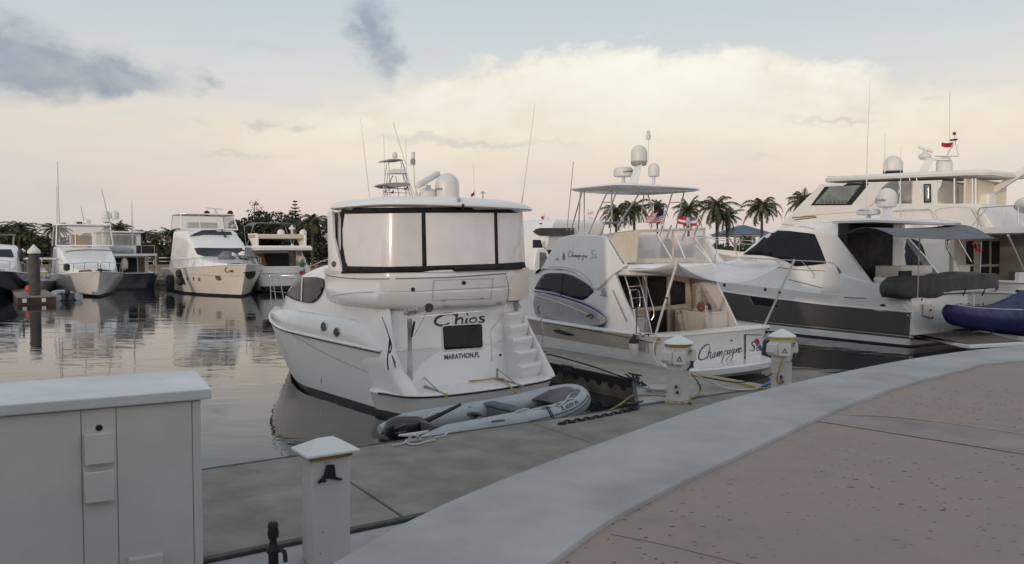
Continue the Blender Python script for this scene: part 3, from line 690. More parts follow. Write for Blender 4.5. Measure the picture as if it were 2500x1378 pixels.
rope(PZ([(1345, 875, .48), (1420, 893, .48), (1500, 912, .48), (1545, 925, .48)], .48), .010, 'mooring_line', WROPE, 'thin pale line lying along the finger dock edge', 'rope')
rope(PZ([(958, 1088, .47), (985, 1083, .47), (1003, 1068, .5), (1012, 1063, .58), (1022, 1070, .5), (990, 1077, .47), (1010, 1086, .47), (1045, 1078, .47), (1062, 1074, .47)]), .014, 'mooring_line', WROPE, 'white rope figure-eighted on the dock cleat behind the outboard', 'rope')
rope(PZ([(1062, 1068, .48), (1085, 1063, .48), (1094, 1056, .5), (1108, 1054, .5), (1118, 1049, .5), (1132, 1050, .48)]), .012, 'mooring_line', WROPE, 'short squiggle of white rope on the dock edge beside the dinghy', 'rope')
# ================= aft cabin motor yacht with "Chios" transom =================
C = Frame((-.39, 16.16, 0), 39.8)
ch = thing('motor_yacht', 'white motor yacht lettered Chios MARATHON,FL with black framed bridge enclosure', 'yacht', C, 'boats moored in the marina')
def sheerC(u): return 1.27 + .24 * min(max(u, 0), 1) ** 1.3
R = []
for t in (-.3, 0, .04, .25, .5, .75, .92, 1.0):
    z = (lambda u, t=t: t if t <= .04 else .04 + (t - .04) / .96 * (sheerC(u) - .04))
    q = max(t, 0)
    R.append(hull_ring(9.55 + 1.3 * q ** .8, 1.92 + .16 * q ** .6, z, 1.45 + .12 * q, ys=.92 if t > .42 else .12 + .0 * q, rc=.38, bs=1.9 + .13 * q))
# the mould steps in at platform height: build lower hull (with platform) and topsides
low = []
for t in (-.3, .0, .10):
    low.append(hull_ring(9.6 + .2 * max(t, 0), 1.90 + .1 * max(t, 0), t, 1.4, ys=.06, rc=.42, bs=1.9))
lo_m = MB().loft(low); lo_m.build('boot_stripe', BOOT, ch)
hl = []
for k in range(8):
    t = k / 7
    hl.append(hull_ring(9.63 + 1.25 * t ** .8, 1.915 + .17 * t ** .7, (lambda u, t=t: .10 + t * (sheerC(u) - .10)), 1.4 + .15 * t, ys=.92, rc=.30, bs=1.915 + .10 * t))
hm = MB().loft(hl, c0=False, c1=False)
plat = []
for z, e, bb in ((.10, .05, 1.90), (.30, -.0, 1.96), (.40, -.03, 2.0), (.47, -.05, 2.03), (.50, -.03, 2.01), (.515, .03, 1.95)):
    plat.append(half_ring([(0, e - .14, z), (.8, e - .10, z), (1.5, e + .03, z), (1.88 * bb / 2.0, e + .34, z), (bb, e + .85, z), (bb, 1.5, z), (bb * .5, 1.8, z), (0, 1.8, z)], 6))
pm = MB().loft(plat)
hull_o = MB().join(hm).join(pm).build('hull', GEL, ch, ang=50)
# moulding around the platform
pr = half_ring([(0, -.205, .475), (.8, -.165, .475), (1.5, -.03, .475), (1.91, .28, .475), (2.045, .80, .475), (2.045, 1.2, .475), (1.0, 1.6, .475), (0, 1.8, .475)], 6)
n_ = len(pr) // 2 - 4
rim = [p for p in pr[:n_ // 1]]; 
i0 = next(i for i, p in enumerate(pr) if p.y > 1.0)
line = [Vector((-p.x, p.y, p.z)) for p in pr[i0:0:-1]] + pr[:i0]
MB().tube(line, .017, 6).build('platform_moulding', BLACK, ch)
MB().tube([p + Vector((0, 0, .03)) for p in line], .016, 6).build('platform_moulding', GEL, ch)
# bulwark above the rub line, blending down at the stern quarter
def ztop(u):
    y = u * 10.9
    base = 1.86 - .30 * max(0, (y - 5) / 5.9) ** 1.2
    q = min(max((y - 1.0) / 1.7, 0), 1); return sheerC(u) + .02 + (base - sheerC(u) - .02) * (1 - (1 - q) ** 2.2)
bl = []
for t, ins in ((0, 0), (.10, .025), (.2, .015), (.45, .03), (.7, .07), (.9, .15), (1.0, .25), (1.0, .42)):
    bl.append(hull_ring(10.9 - ins * .9, 2.085 - ins, (lambda u, t=t: sheerC(u) + t * (ztop(u) - sheerC(u))), 1.55, ys=.95, rc=.30, bs=2.015 - ins))
bw_m = MB().loft(bl, c0=False, c1=False); bwo = bw_m.build('bulwark', GEL, ch, ang=60)
dk_m = deck_from(hull_ring(10.5, 1.72, (lambda u: ztop(u) - .03), 1.6, ys=.95, rc=.3, bs=1.6)); dk_m.build('foredeck', GEL, ch)
# rub rails
rg = hull_ring(10.905, 2.09, (lambda u: sheerC(u) + .02), 1.55, ys=.93, rc=.30, bs=2.02); h_ = len(rg) // 2
idx = next(i for i, p in enumerate(rg) if p.y > 1.05)
for side, rl in (('s', rg[idx:h_ + 1]), ('p', [Vector((-p.x, p.y, p.z)) for p in rg[idx:h_ + 1]])):
    MB().tube(rl, .03, 8).build('rub_rail', GEL, ch)
    MB().tube([Vector((p.x * 1.006, p.y, p.z - .035)) for p in rl], .012, 6).build('rub_insert', BLACK, ch)
# aft body with the raked transom
ab = []
for z, ya, b in ((.50, .78, 1.90), (.62, .85, 1.91), (1.0, .92, 1.92), (1.3, .98, 1.92), (1.6, 1.04, 1.88), (1.85, 1.10, 1.82), (2.16, 1.16, 1.80)):
    ab.append(half_ring([(0, ya - .06, z), (.7, ya - .04, z), (1.3, ya + .03, z), (b - .16, ya + .17, z), (b, ya + .55, z), (b, 2.4, z), (b * .97, 3.4, z), (b * .85, 4.6, z), (b * .4, 5.2, z), (0, 5.3, z)], 5))
ab_m = MB().loft(ab); ab_o = ab_m.build('transom', GEL, ch, ang=55)
# flybridge coaming
fc = []
for z, ya, b, yf in ((2.12, 1.00, 1.84, 4.4), (2.15, .91, 1.89, 4.4), (2.22, .86, 1.925, 4.4), (2.46, .815, 1.95, 4.4), (2.475, .835, 1.94, 4.4), (2.74, .80, 1.955, 4.4), (2.82, .795, 1.96, 4.4), (2.90, .82, 1.955, 4.4)):
    fc.append(half_ring([(0, ya - .16, z), (.7, ya - .12, z), (1.3, ya + .0, z), (b - .14, ya + .28, z), (b, ya + .8, z), (b, 2.5, z), (b * .97, 3.3, z), (b * .8, yf, z), (b * .4, yf + .3, z), (0, yf + .4, z)], 5))
fc_m = MB().loft(fc); fc_o = fc_m.build('flybridge', GEL, ch, ang=50)
# enclosure
en = []
for z, ya, b in ((2.88, .785, 1.945), (3.3, .80, 1.935), (3.8, .818, 1.92), (4.22, .835, 1.905)):
    en.append(half_ring([(0, ya - .20, z), (.7, ya - .15, z), (1.25, ya - .02, z), (b - .17, ya + .26, z), (b, ya + .80, z), (b, 2.4, z), (b * .9, 3.4, z), (b * .4, 3.7, z), (0, 3.8, z)], 7))
en_m = MB().loft(en); en_o = en_m.build('enclosure', VINYL, ch, ang=60)
eb = tree([en_m], C)
def CK(poly, name='canvas_frame', m=CANVK, off=.012, st=12, par=None, bv=None, solid=.01):
    return decal(poly, bv or eb, C, st, off).build(name, m, par or en_o, ang=60, solid=solid)
CK([(818, 508), (1306, 506), (1304, 521), (1215, 520), (1035, 520), (818, 523)])
CK([(817, 518), (842, 518), (836, 560), (837, 600), (844, 640), (850, 652), (856, 664), (832, 668), (820, 620), (815, 560)])
CK([(1029, 518), (1038, 518), (1041, 652), (1031, 653)]); CK([(1206, 518), (1213, 518), (1216, 648), (1209, 648)]); CK([(1297, 517), (1303, 517), (1303, 640), (1298, 640)])
skirt = decal([(832, 650), (940, 652), (1036, 650), (1215, 644), (1303, 638), (1305, 656), (1260, 659), (1150, 662), (1040, 666), (900, 668), (836, 668)], tree([en_m, fc_m], C), C, 12, .03).build('canvas_skirt', CANVK, en_o, ang=60, solid=.015)
# white bridge side panel forward of the enclosure
sp = []
for z, b, y0 in ((2.86, 1.97, 2.75), (3.2, 1.955, 2.95), (3.6, 1.965, 3.15), (4.18, 1.965, 3.2)):
    sp.append([Vector((b, y0, z)), Vector((b + .004, 3.2, z)), Vector((b * .93, 3.7 , z)), Vector((b * .5, 4.0, z)), Vector((0, 4.05, z)), Vector((-b * .5, 4.0, z)), Vector((-b * .93, 3.7, z)), Vector((-b - .004, 3.2, z)), Vector((-b, y0, z)), Vector((-b + .05, y0, z)), Vector((-b * .9, 3.6, z)), Vector((0, 3.9, z)), Vector((b * .9, 3.6, z)), Vector((b - .05, y0, z))])
sp_m = MB().loft(sp); sp_m.build('bridge_side', GEL, ch, ang=50)
# hardtop
ht = []
for z, e, b in ((4.21, .12, 1.94), (4.215, 0.03, 2.03), (4.235, 0, 2.06), (4.29, .01, 2.04), (4.36, .10, 1.93), (4.42, .28, 1.72), (4.45, .6, 1.3), (4.465, 1.0, .8)):
    ya = .62 + e
    ht.append(half_ring([(0, ya - .22, z), (.7 * b / 2, ya - .17, z), (1.3 * b / 2, ya - .02, z), (b * .91, ya + .28, z), (b, ya + .75, z), (b, 2.6 - e * .3, z), (b * .93, 3.4 - e * .5, z), (b * .5, 4.0 - e, z), (0, 4.15 - e, z)], 6))
ht_m = MB().loft(ht); ht_o = ht_m.build('hardtop', GEL, ch, ang=45)
# house forward: windscreen hump
hs = [tsec(y, b, 1.45, z1, r=r, top=.10, lean=.22) for y, b, z1, r in ((2.5, 1.90, 3.14, .5), (3.4, 1.90, 3.16, .5), (4.2, 1.86, 3.14, .5), (5.2, 1.80, 3.04, .5), (6.2, 1.70, 2.84, .45), (7.2, 1.50, 2.50, .34), (8.0, 1.20, 2.16, .25), (8.9, .6, 1.76, .1))]
rows = []
for j in range(len(hs[0])): rows.append(catmull([s[j] for s in hs], 4))
hs2 = [[rows[j][i] for j in range(len(rows))] for i in range(len(rows[0]))]
hs_m = MB().loft(hs2, closed=False); hs_o = hs_m.build('cabin', GEL, ch, ang=50)
hb_ = tree([hs_m], C)
wpoly = smoothp([(698, 708), (711, 688), (731, 680), (760, 678), (786, 680), (795, 687), (792, 705), (783, 725), (767, 739), (748, 740), (720, 733), (702, 722)], 3)
decal(wpoly, hb_, C, 7, .035).build('cabin_window', PANE, ch, ang=60, solid=.01)
stroke([(742, 681), (740, 737)], 2.2, hb_, C, .05, 0).build('window_divider', GEL, ch)
# windscreen seen edge-on over the hump
MB().tube([C.hx(800, 633, -1.1), C.hx(770, 645, -1.0), C.hx(745, 657, -.9)], .012, 6, 4).build('grab_rail', CHROME, ch)
# hull side details
hb2 = tree([hm, pm], C); bb = tree([bw_m], C); sb = tree([hm, bw_m, pm, ab_m], C)
for (x, y) in ((791.5, 797.5), (823, 811)):
    e_ = [(x + 7.8 * cos(t) - 1.2 * sin(t), y + 12.0 * sin(t)) for t in [2 * pi * k / 20 for k in range(20)]]
    po = decal(e_, bb, C, 8, .018).build('porthole', CHROME, ch, solid=.01)
    e_ = [(x + .3 + 6.0 * cos(t), y + 9.4 * sin(t)) for t in [2 * pi * k / 20 for k in range(20)]]
    decal(e_, bb, C, 8, .030).build('porthole_glass', PANE, po)
for P in ([(701, 796), (708, 798), (716, 814), (710, 812)], [(714, 801), (730, 806), (740, 822), (722, 816)], [(733, 807), (745, 812), (757, 832), (742, 826)]):
    decal(P, hb2, C, 6, .008).build('hull_window', mat('pale_glass', (.60, .61, .60), .12, coat=.5), ch, solid=.004)
for k, P in enumerate(([(668, 784), (671, 793), (680, 800)], [(680, 786), (681, 797)], [(685, 786), (686, 799)])): stroke(P, 4 if k == 0 else 3, hb2, C, .01, 3).build('anchor_roller', BLACK, ch)
stroke([(690, 800), (760, 845), (840, 885), (908, 912)], 1.3, hb2, C, .005).build('hull_crease', mat('crease_grey', (.35, .35, .36), .4), ch)
stroke([(785, 924), (785, 934)], 2, hb2, C, .008, 0).build('drain_fitting', CHROME, ch); stroke([(906, 994), (909, 1001)], 4, hb2, C, .008, 0).build('exhaust_outlet', BLACK, ch)
# transom details
tb = tree([ab_m, fc_m], C)
win = [(1084, 797), (1171, 792), (1175, 796), (1177, 845), (1173, 849), (1087, 855), (1083, 851), (1080, 801)]
wf = decal([(1082, 794), (1173, 789), (1178, 794), (1180, 848), (1174, 853), (1086, 859), (1080, 854), (1077, 800)], tb, C, 12, .012).build('stern_window', GEL, ch, solid=.02)
decal(win, tb, C, 12, .022).build('pane', PANE, wf, solid=.006)
MB().join(textmesh('MARATHON,FL', [(1085, 881), (1171, 874), (1171, 859), (1084, 867)], tb, C, .008, bold=.022)).build('lettering', INKB, ch, ang=0)
# the name in flared italic strokes: (points, width function)
nm = MB()
def fw(a, b): return lambda t: a + (b - a) * (4 * t * (1 - t)) ** .8
nm = stroke([(1112, 771), (1104, 766), (1085, 768), (1068, 776), (1062, 785), (1067, 793), (1082, 795), (1097, 789)], fw(3.2, 6.2), tb, C, .009, 5, nm)
nm = stroke([(1116, 764), (1114, 778), (1112, 791)], 5.4, tb, C, .009, 3, nm)
nm = stroke([(1112, 788), (1117, 780), (1125, 777), (1129, 780), (1127, 790)], fw(2.6, 5.2), tb, C, .009, 4, nm)
nm = stroke([(1111, 791.5), (1117, 791)], 1.6, tb, C, .009, 0, nm); nm = stroke([(1125, 790.5), (1132, 790)], 1.6, tb, C, .009, 0, nm)
nm = stroke([(1140, 777), (1137, 789)], 5, tb, C, .009, 0, nm); nm = stroke([(1139, 765), (1142, 771)], 3, tb, C, .009, 0, nm)
nm = stroke([(1134, 790), (1142, 789)], 1.6, tb, C, .009, 0, nm)
nm = stroke([(1155, 776.5), (1148, 780), (1147, 786), (1153, 789), (1161, 785), (1162, 778), (1155, 776.5)], fw(4.6, 3.2), tb, C, .009, 4, nm)
nm = stroke([(1184, 774.5), (1176, 773.5), (1171, 776), (1175, 780), (1181, 782), (1179, 786), (1172, 787.5), (1166, 785)], fw(2.2, 4.8), tb, C, .009, 4, nm)
nm.build('lettering', INKB, ch, ang=0)
# moulding lines and lockers in the coaming
PIN = mat('pinstripe_grey', (.09, .09, .10), .5)
stroke([(799, 671), (812, 675), (870, 681), (952, 681)], 2.0, tb, C, .014).build('pinstripe', PIN, ch)
stroke([(965, 680.5), (1100, 677), (1235, 668)], 2.0, tb, C, .014).build('pinstripe', PIN, ch)
stroke([(808, 724), (870, 715), (1000, 712), (1100, 707), (1235, 700)], 1.4, tb, C, .012).build('seam', mat('crease_grey', (.35, .35, .36), .4), ch)
for P in ([(1058, 685), (1203, 680), (1198, 729), (1055, 733), (1058, 685)],): stroke(P, 1.3, tb, C, .014, 0).build('locker_lid', mat('crease_grey', (.35, .35, .36), .4), ch)
stroke([(1024, 774), (1100, 766), (1180, 760)], 2.2, tb, C, .012, 2).build('drip_rail', CHROME, ch)
for x, y in ((1008, 707), (1132, 691)):
    lb = decal([(x + 5 * cos(t), y + 5 * sin(t)) for t in [2 * pi * k / 14 for k in range(14)]], tb, C, 8, .012).build('courtesy_light', BLACK, ch, solid=.012)
for x, y in ((948, 757), (1088, 747), (1216, 741)): decal([(x - 7, y - 2), (x + 7, y - 3), (x + 5, y + 2), (x - 5, y + 2)], tb, C, 8, .02).build('latch', ALU, ch, solid=.02)
for x, y in ((1082, 733), (1174, 728)): decal([(x - 4, y - 2), (x + 4, y - 2), (x + 4, y + 2), (x - 4, y + 2)], tb, C, 8, .02).build('hinge', ALU, ch, solid=.02)
e_ = [(815.5 + 5 * cos(t), 645 + 7.5 * sin(t)) for t in [2 * pi * k / 16 for k in range(16)]]
decal(e_, tree([sp_m, fc_m], C), C, 8, .012).build('logo_badge', PIN, ch, solid=.006)
# stern steps, starboard
stp = MB()
xs0, xs1 = 1.12, 1.80
for k, (z0, z1, ya) in enumerate(((.50, .80, .30), (.78, 1.08, .46), (1.06, 1.36, .62), (1.34, 1.64, .77), (1.62, 1.92, .90))):
    MB().loft([half_ring([(0, 0, 0), (1, 0, 0)], 1)] ) if 0 else None
    sm = MB(); pts = []
    n = 10; x0 = xs0 - .02 * (4 - k); x1 = xs1
    prof = [(ya + .09, z0), (ya + .035, z0 + .1), (ya + .01, z1 - .05), (ya + .015, z1 - .02), (ya + .045, z1), (1.6, z1)]
    secs = []
    for j in range(n + 1):
        t = j / n; x = x0 + (x1 - x0) * t; cv = .05 * (2 * t - 1) ** 4 + .14 * t
        secs.append([Vector((x, y + cv, z)) for y, z in prof])
    sm.loft(secs, closed=False)
    sm.prism([Vector((x0, y, z)) for y, z in prof] + [Vector((x0, 1.6, z0))], (-.002, 0, 0)); sm.prism([Vector((x1, y + .19, z)) for y, z in prof] + [Vector((x1, 1.7, z0))], (.002, 0, 0))
    sm.build('stern_step', GEL, ch, ang=50)
# quarter wings outboard of the transom, sweeping down to the platform
for s_, wk in ((1, .55), (-1, 1.0)):
    qc = MB(); rings = []
    for z, y0, w in ((.505, .16, .44), (.62, .24, .42), (.85, .46, .38), (1.1, .68, .33), (1.35, .86, .28), (1.65, 1.0, .20), (1.95, 1.14, .14), (2.14, 1.24, .10)):
        xo = 1.975 + .03 * min(z, 1.2) - .25 * max(0, (z - 1.2) / .9); w *= wk
        rings.append(catmull([Vector((s_ * (xo - w), y0 + .75, z)), Vector((s_ * (xo - w), y0 + .28, z)), Vector((s_ * (xo - w * .75), y0 + .05, z)), Vector((s_ * (xo - w * .38), y0, z)), Vector((s_ * (xo - w * .06), y0 + .14, z)), Vector((s_ * xo, y0 + .45, z)), Vector((s_ * xo, y0 + 1.2, z))], 3))
    rows = [catmull([r_[j] for r_ in rings], 3) for j in range(len(rings[0]))]
    qc.loft([[rows[j][i] for j in range(len(rows))] for i in range(len(rows[0]))]).build('stern_quarter', GEL, ch, ang=60)
# warm white gate panel over the stair opening
a = C.hy(1243, 662, .86); b = C.hy(1300, 736, .86)
gt = MB(); rr = []
for t in [k / 6 for k in range(7)]:
    x = a.x + (b.x + .05 - a.x) * t; y = .80 + .26 * t ** 2.2
    rr.append([Vector((x, y, 2.2)), Vector((x, y - .03, 2.5)), Vector((x, y - .02, 2.92)), Vector((x, y + .4, 2.92)), Vector((x, y + .4, 2.2))])
gt.loft(rr); gt.build('stair_gate', mat('gate_warm_white', (.72, .64, .56), .4, 0, .04, 2), ch, ang=50)
stroke([(1237, 737), (1300, 735)], 2, tree([gt, fc_m], C), C, .01, 0).build('seam', BLACK, ch)
# grab rails
def tr(pix, y, r, nm_='grab_rail', m=CHROME, sm=4, par=ch): return MB().tube([C.hy(a, b, y) if not isinstance(y, list) else C.hy(a, b, y[i]) for i, (a, b) in enumerate(pix)], r, 7, sm).build(nm_, m, par)
tr([(1234, 668), (1240, 690), (1241, 715), (1235, 745), (1218, 780), (1204, 800), (1199, 812), (1200, 845), (1200, 883)], [.62, .60, .62, .66, .62, .58, .55, .50, .45], .016)
tr([(933, 774), (944, 803), (950, 823)], .74, .012); tr([(1318, 750), (1323, 790), (1326, 826), (1322, 850)], 1.0, .015, 'grab_rail')
MB().tube([C.hy(950, 822, .70), C.hy(953, 838, .70), C.hy(948, 860, .68), C.hy(946, 880, .68), C.hy(948, 903, .68)], .016, 6, 4).build('boat_line', BROPE, ch)
MB().tube([C.hy(952, 828, .69), C.hy(956, 845, .69), C.hy(952, 862, .69), C.hy(949, 850, .69), C.hy(951, 830, .69)], .012, 6, 4).build('boat_line', BROPE, ch)
MB().tube([C.hy(957, 868, .62), C.hy(963, 884, .62), C.hy(966, 898, .62)], [.012, .026, .012], 8).build('cleat', CHROME, ch)
MB().tube([C.hy(1316, 757, 1.15) + Vector((.03 * cos(t), 0, .09 * sin(t))) for t in [2 * pi * k / 12 for k in range(12)]], .012, 6, closed=True).build('boat_line', BROPE, ch)
# davit crane on the platform
pb = C.hy(1001, 941, .50); px_ = pb.x; py_ = pb.y; ZD = pb.z
MB().box((px_ - .14, py_ - .12, .49), (px_ + .14, py_ + .5, ZD - .02)).build('davit_pad', GEL, ch, bev=.02)
dv = MB().lathe([(.09, 0), (.09, .02), (.05, .03), (.05, .55), (.043, .56), (.043, C.hy(1000, 800, py_).z - ZD), (.05, C.hy(1000, 798, py_).z - ZD), (.05, C.hy(1000, 775, py_).z - ZD)], (px_, py_, ZD - .03), 14).build('davit_post', ALU, ch)
tp = C.hy(1000, 768, py_); e2 = C.hy(1047, 752, py_ - .15)
MB().beam(tp + Vector((-.05, 0, .0)), e2, .065, .075).build('davit_arm', ALU, dv)
MB().lathe([(.001, -.03), (.09, -.03), (.09, .03), (.001, .03)], e2, 14, (0, 1, 0)).build('davit_sheave', STEEL, dv)
MB().lathe([(.001, -.11), (.085, -.11), (.085, -.07), (.05, -.06), (.05, .06), (.085, .07), (.085, .11), (.001, .11)], tp + Vector((.0, -.04, .08)), 16, (1, 0, 0)).build('winch_drum', ALU, dv)
MB().beam(C.hy(988, 768, py_), C.hy(1000, 768, py_), .03, .03).build('winch_handle', STEEL, dv)
MB().beam(C.hy(1012, 785, py_ - .04), C.hy(1004, 824, py_ - .04), .03, .04).build('davit_strut', STEEL, dv)
MB().tube([e2, C.hy(1030, 785, py_ - .1), C.hy(1010, 822, py_ - .06)], .005, 5).build('davit_cable', STEEL, dv)
for (a1, b1, a2, b2) in ((1027, 938, 1088, 965), (1214, 923, 1276, 944)):
    p = C.hz(a1, b1, .55); q = C.hz(a2, b2, .50); q = Vector((p.x + .22, p.y - .62, .545)) if q.y > p.y else q
    k_ = MB().beam(p, q, .05, .04).join(MB().beam(p, p + Vector((0, 0, .2)), .05, .03)).join(MB().beam(p + Vector((0, 0, .2)), p.lerp(q, .8), .015, .02)).join(MB().beam(p + Vector((0, .15, -.02)), p.lerp(q, .5) + Vector((0, .0, -.03)), .09, .02))
    k_.build('dinghy_chock', ALU, ch); MB().box((-.03, -.03, -.03), (.03, .03, .03), c=q).build('chock_pad', YROPE, ch)
MB().tube([C.hy(976, 891, .7), C.hz(1000, 905, .75), C.hz(1030, 922, .62), C.hz(1060, 929, .56), C.hz(1110, 932, .54), C.hz(1170, 929, .54), C.hz(1222, 924, .57), C.hz(1238, 935, .55), C.hz(1252, 952, .52), C.hz(1268, 968, .35)], .016, 6, 5).build('shore_hose', YROPE, ch)
for x, y in ((977, 868), (981, 886)): decal([(x - 5, y - 5), (x + 4, y - 5), (x + 5, y + 6), (x - 5, y + 5)], tb, C, 8, .03).build('tap_fitting', BLACK, ch, solid=.03)
for x, y in ((1221, 867), ): decal([(x + 3 * cos(t), y + 3 * sin(t)) for t in [2 * pi * k / 10 for k in range(10)]], tb, C, 8, .01).build('drain_fitting', BLACK, ch)
# bow rail
tops = [(659, 674), (665, 674.5), (682, 677), (710, 679), (746, 683), (772, 685)]; bots = [(662, 748), (676, 750), (696, 751), (725, 754), (761, 757), (779, 760)]
B_ = []; T_ = []
for (tx, ty), (bx, by), yy in zip(tops, bots, (10.6, 9.9, 9.0, 7.7, 6.3, 5.6)):
    p = C.hy(bx, by, yy); q = C.hy(tx, ty, yy); 
    B_.append(p); T_.append(q); MB().tube([p, q], .014, 6).build('rail_post', CHROME, ch)
lp = C.hy(659, 674, 10.6)
stb = [Vector((-q.x, q.y, q.z)) for q in T_[1:]]
MB().tube(T_[::-1] + [lp] + [lp + Vector((.2, .1, 0))] + stb, .016, 6, 3).build('bow_rail', CHROME, ch)
MB().tube([(a + b) / 2 for a, b in zip(T_[::-1], B_[::-1])], .006, 5).build('mid_wire', CHROME, ch)
for q, p in zip(T_[2:5], B_[2:5]): MB().tube([Vector((-q.x, q.y, q.z)), Vector((-p.x, p.y, p.z))], .014, 6).build('rail_post', CHROME, ch)
# electronics on the hardtop
rp = C.hy(1092, 484, 1.7); rd = MB(); dome(rd, (rp.x, rp.y, 4.42), .262, .60, 28); rdo = rd.build('satellite_radome', DOME, ch, ang=50)
MB().lathe([(.2, -.03), (.2, .04)], (rp.x, rp.y, 4.43), 20).build('radome_base', AMBER, rdo)
textmesh('marine', [(1053, 466), (1081, 465), (1081, 457), (1053, 458)], tree([rd], C), C, .004, bold=.01).build('lettering', mat('plum_lettering', (.12, .08, .12), .5), rdo, ang=0)
q = C.hy(1044, 480, 1.9); rs = MB().lathe([(.16, 0), (.19, .04), (.19, .16), (.17, .22), (.1, .26), (.07, .27), (.07, .33)], (q.x, q.y, 4.42), 20).build('radar_pedestal', DOME, ch)
ra = C.hy(1018, 455, 1.65); rb = C.hy(1070, 424, 2.0); MB().beam(ra, rb, .14, .12).build('radar_scanner', DOME, rs, bev=.04, seg=3)
a0 = C.hy(903, 488, 2.4); a1 = C.hy(880, 290, 2.4); MB().tube([a0, a1], [.012, .004], 6).build('whip_antenna', DOME, ch)
a0 = C.hy(1274, 496, 2.4); a1 = C.hy(1306, 253, 2.4); MB().tube([a0, a0.lerp(a1, .35), a1], [.02, .012, .005], 6).build('whip_antenna', DOME, ch)
mt = [C.hy(1022, 481, 2.2), C.hy(1012, 455, 2.2), C.hy(1010, 402, 2.2)]; MB().tube(mt + [C.hy(1010, 385, 2.2)], .014, 7).build('light_mast', CREAM, ch)
m2 = C.hy(1009, 372, 2.2); MB().lathe([(.03, -.16), (.04, -.12), (.04, -.03), (.045, 0)], m2, 10).build('anchor_light', DOME, ch)
m2 = C.hy(1008, 388, 2.2); MB().lathe([(.045, -.12), (.055, -.10), (.055, -.02), (.02, .01)], m2, 10).build('instrument_sensor', mat('sensor_grey', (.3, .29, .27), .5), ch)
MB().beam(C.hy(998, 404, 2.2), C.hy(1014, 403, 2.2), .03, .015).build('sensor_bracket', DOME, ch)
q = C.hy(1179, 486, 1.9); MB().lathe([(.025, 0), (.015, .05), (.015, .11), (.05, .13), (.05, .16), (.02, .18)], q + Vector((0, 0, 0)), 10).build('gps_antenna', DOME, ch)
q = C.hy(1016, 482, 1.9); MB().lathe([(.02, 0), (.02, .06), (.035, .08), (.03, .12)], q, 10).build('horn', DOME, ch)
hb3 = tree([ht_m], C)
decal([(1120 + 4.6 * cos(t), 489.5 + 5.4 * sin(t)) for t in [2 * pi * k / 14 for k in range(14)]], hb3, C, 8, .02).build('deck_light', ALU, ch, solid=.03)
decal([(1127, 500), (1132, 500), (1133, 511), (1126, 511), (1128, 505)], hb3, C, 5, .03).build('camera', BLACK, ch, solid=.03)
# ================= dinghy with outboard =================
D0 = at_z(1016, 1062, .20); D1 = at_z(1418, 985, .22)
ddir = (D1 - D0); dang = math.degrees(atan2(ddir.y, ddir.x)) - 90
DG = Frame((D0.x, D0.y, -.06), dang)   # +y towards the bow
dg = thing('dinghy', 'grey inflatable dinghy with registration letters between the dock and the Chios platform', 'dinghy', DG, None)
Ld = ddir.length; r_ = .21
def dtube(side):
    P = [(side * .60, -.35, .30), (side * .62, .4, .30), (side * .62, 1.3, .30), (side * .60, Ld - 1.35, .31), (side * .52, Ld - .8, .36), (side * .34, Ld - .38, .43), (side * .14, Ld - .22, .47), (0, Ld - .19, .48)]
    P = catmull(P, 5); n = len(P); R = [r_ * min(1, .35 + .65 * min(1, i / 4)) for i in range(n)]
    return MB().tube(P, R, 18)
tL = dtube(-1); tR = dtube(1); tm = MB().join(tL).join(tR); tm.build('inflatable_tube', HYP, dg, ang=60)
fl = MB().loft([[Vector((-.5, y, z)), Vector((-.25, y, z - .1)), Vector((0, y, z - .14)), Vector((.25, y, z - .1)), Vector((.5, y, z))] for y, z in ((0, .22), (1, .22), (2, .24), (Ld - 1, .28), (Ld - .5, .4))], closed=False); fl.build('floor', HYPD, dg)
MB().box((-.42, -.02, .12), (.42, .04, .52)).build('transom_board', HYPD, dg, bev=.01)
bow = MB().loft([[Vector((-.45, Ld - 1.0, .42)), Vector((0, Ld - 1.0, .45)), Vector((.45, Ld - 1.0, .42))], [Vector((-.34, Ld - .6, .56)), Vector((0, Ld - .6, .58)), Vector((.34, Ld - .6, .56))], [Vector((-.12, Ld - .34, .63)), Vector((0, Ld - .32, .64)), Vector((.12, Ld - .34, .63))]], closed=False)
bow.build('bow_dodger', HYPD, dg, solid=.01)
dt = tree([tm], DG); dall = tree([tm, bow, fl], DG)
st = MB(); sy = Ld * .50
st.box((-.52, sy - .13, .42), (.52, sy + .14, .50)); sto = st.build('seat', mat('seat_grey', (.10, .115, .16), .7, 0, .1, 4), dg, bev=.03)
MB().box((-.42, sy - .12, .20), (.42, sy + .13, .42)).build('seat_bag', HYPD, dg, bev=.02)
def DD(P, nm_, m, off=.006, st=8, so=.006, t=dt): 
    d_ = decal(P, t, DG, st, off); return d_.build(nm_, m, dg, ang=60, solid=so)
DD([(1300, 1000), (1330, 1000), (1380, 985), (1410, 966), (1418, 952), (1408, 950), (1378, 958), (1345, 985), (1310, 992)], 'rubbing_patch', HYPD)
DD(smoothp([(1139, 1010), (1148, 1005), (1170, 1008), (1177, 1016), (1173, 1024), (1160, 1023), (1142, 1016)], 3), 'carry_handle', HYPD)
DD(smoothp([(1147, 1010), (1168, 1013), (1171, 1019), (1160, 1018)], 3), 'handle_grip', BLACK, .014)
stroke([(1290, 1030), (1340, 1018), (1395, 1000), (1425, 980), (1438, 962)], 3.0, dt, DG, .01, 4).build('rubbing_strake', HYPD, dg)
stroke([(1290, 1038), (1345, 1026), (1400, 1007), (1430, 985), (1441, 966)], 2.2, dt, DG, .01, 4).build('rubbing_strake', mat('seat_grey', (.10, .115, .16), .7), dg)
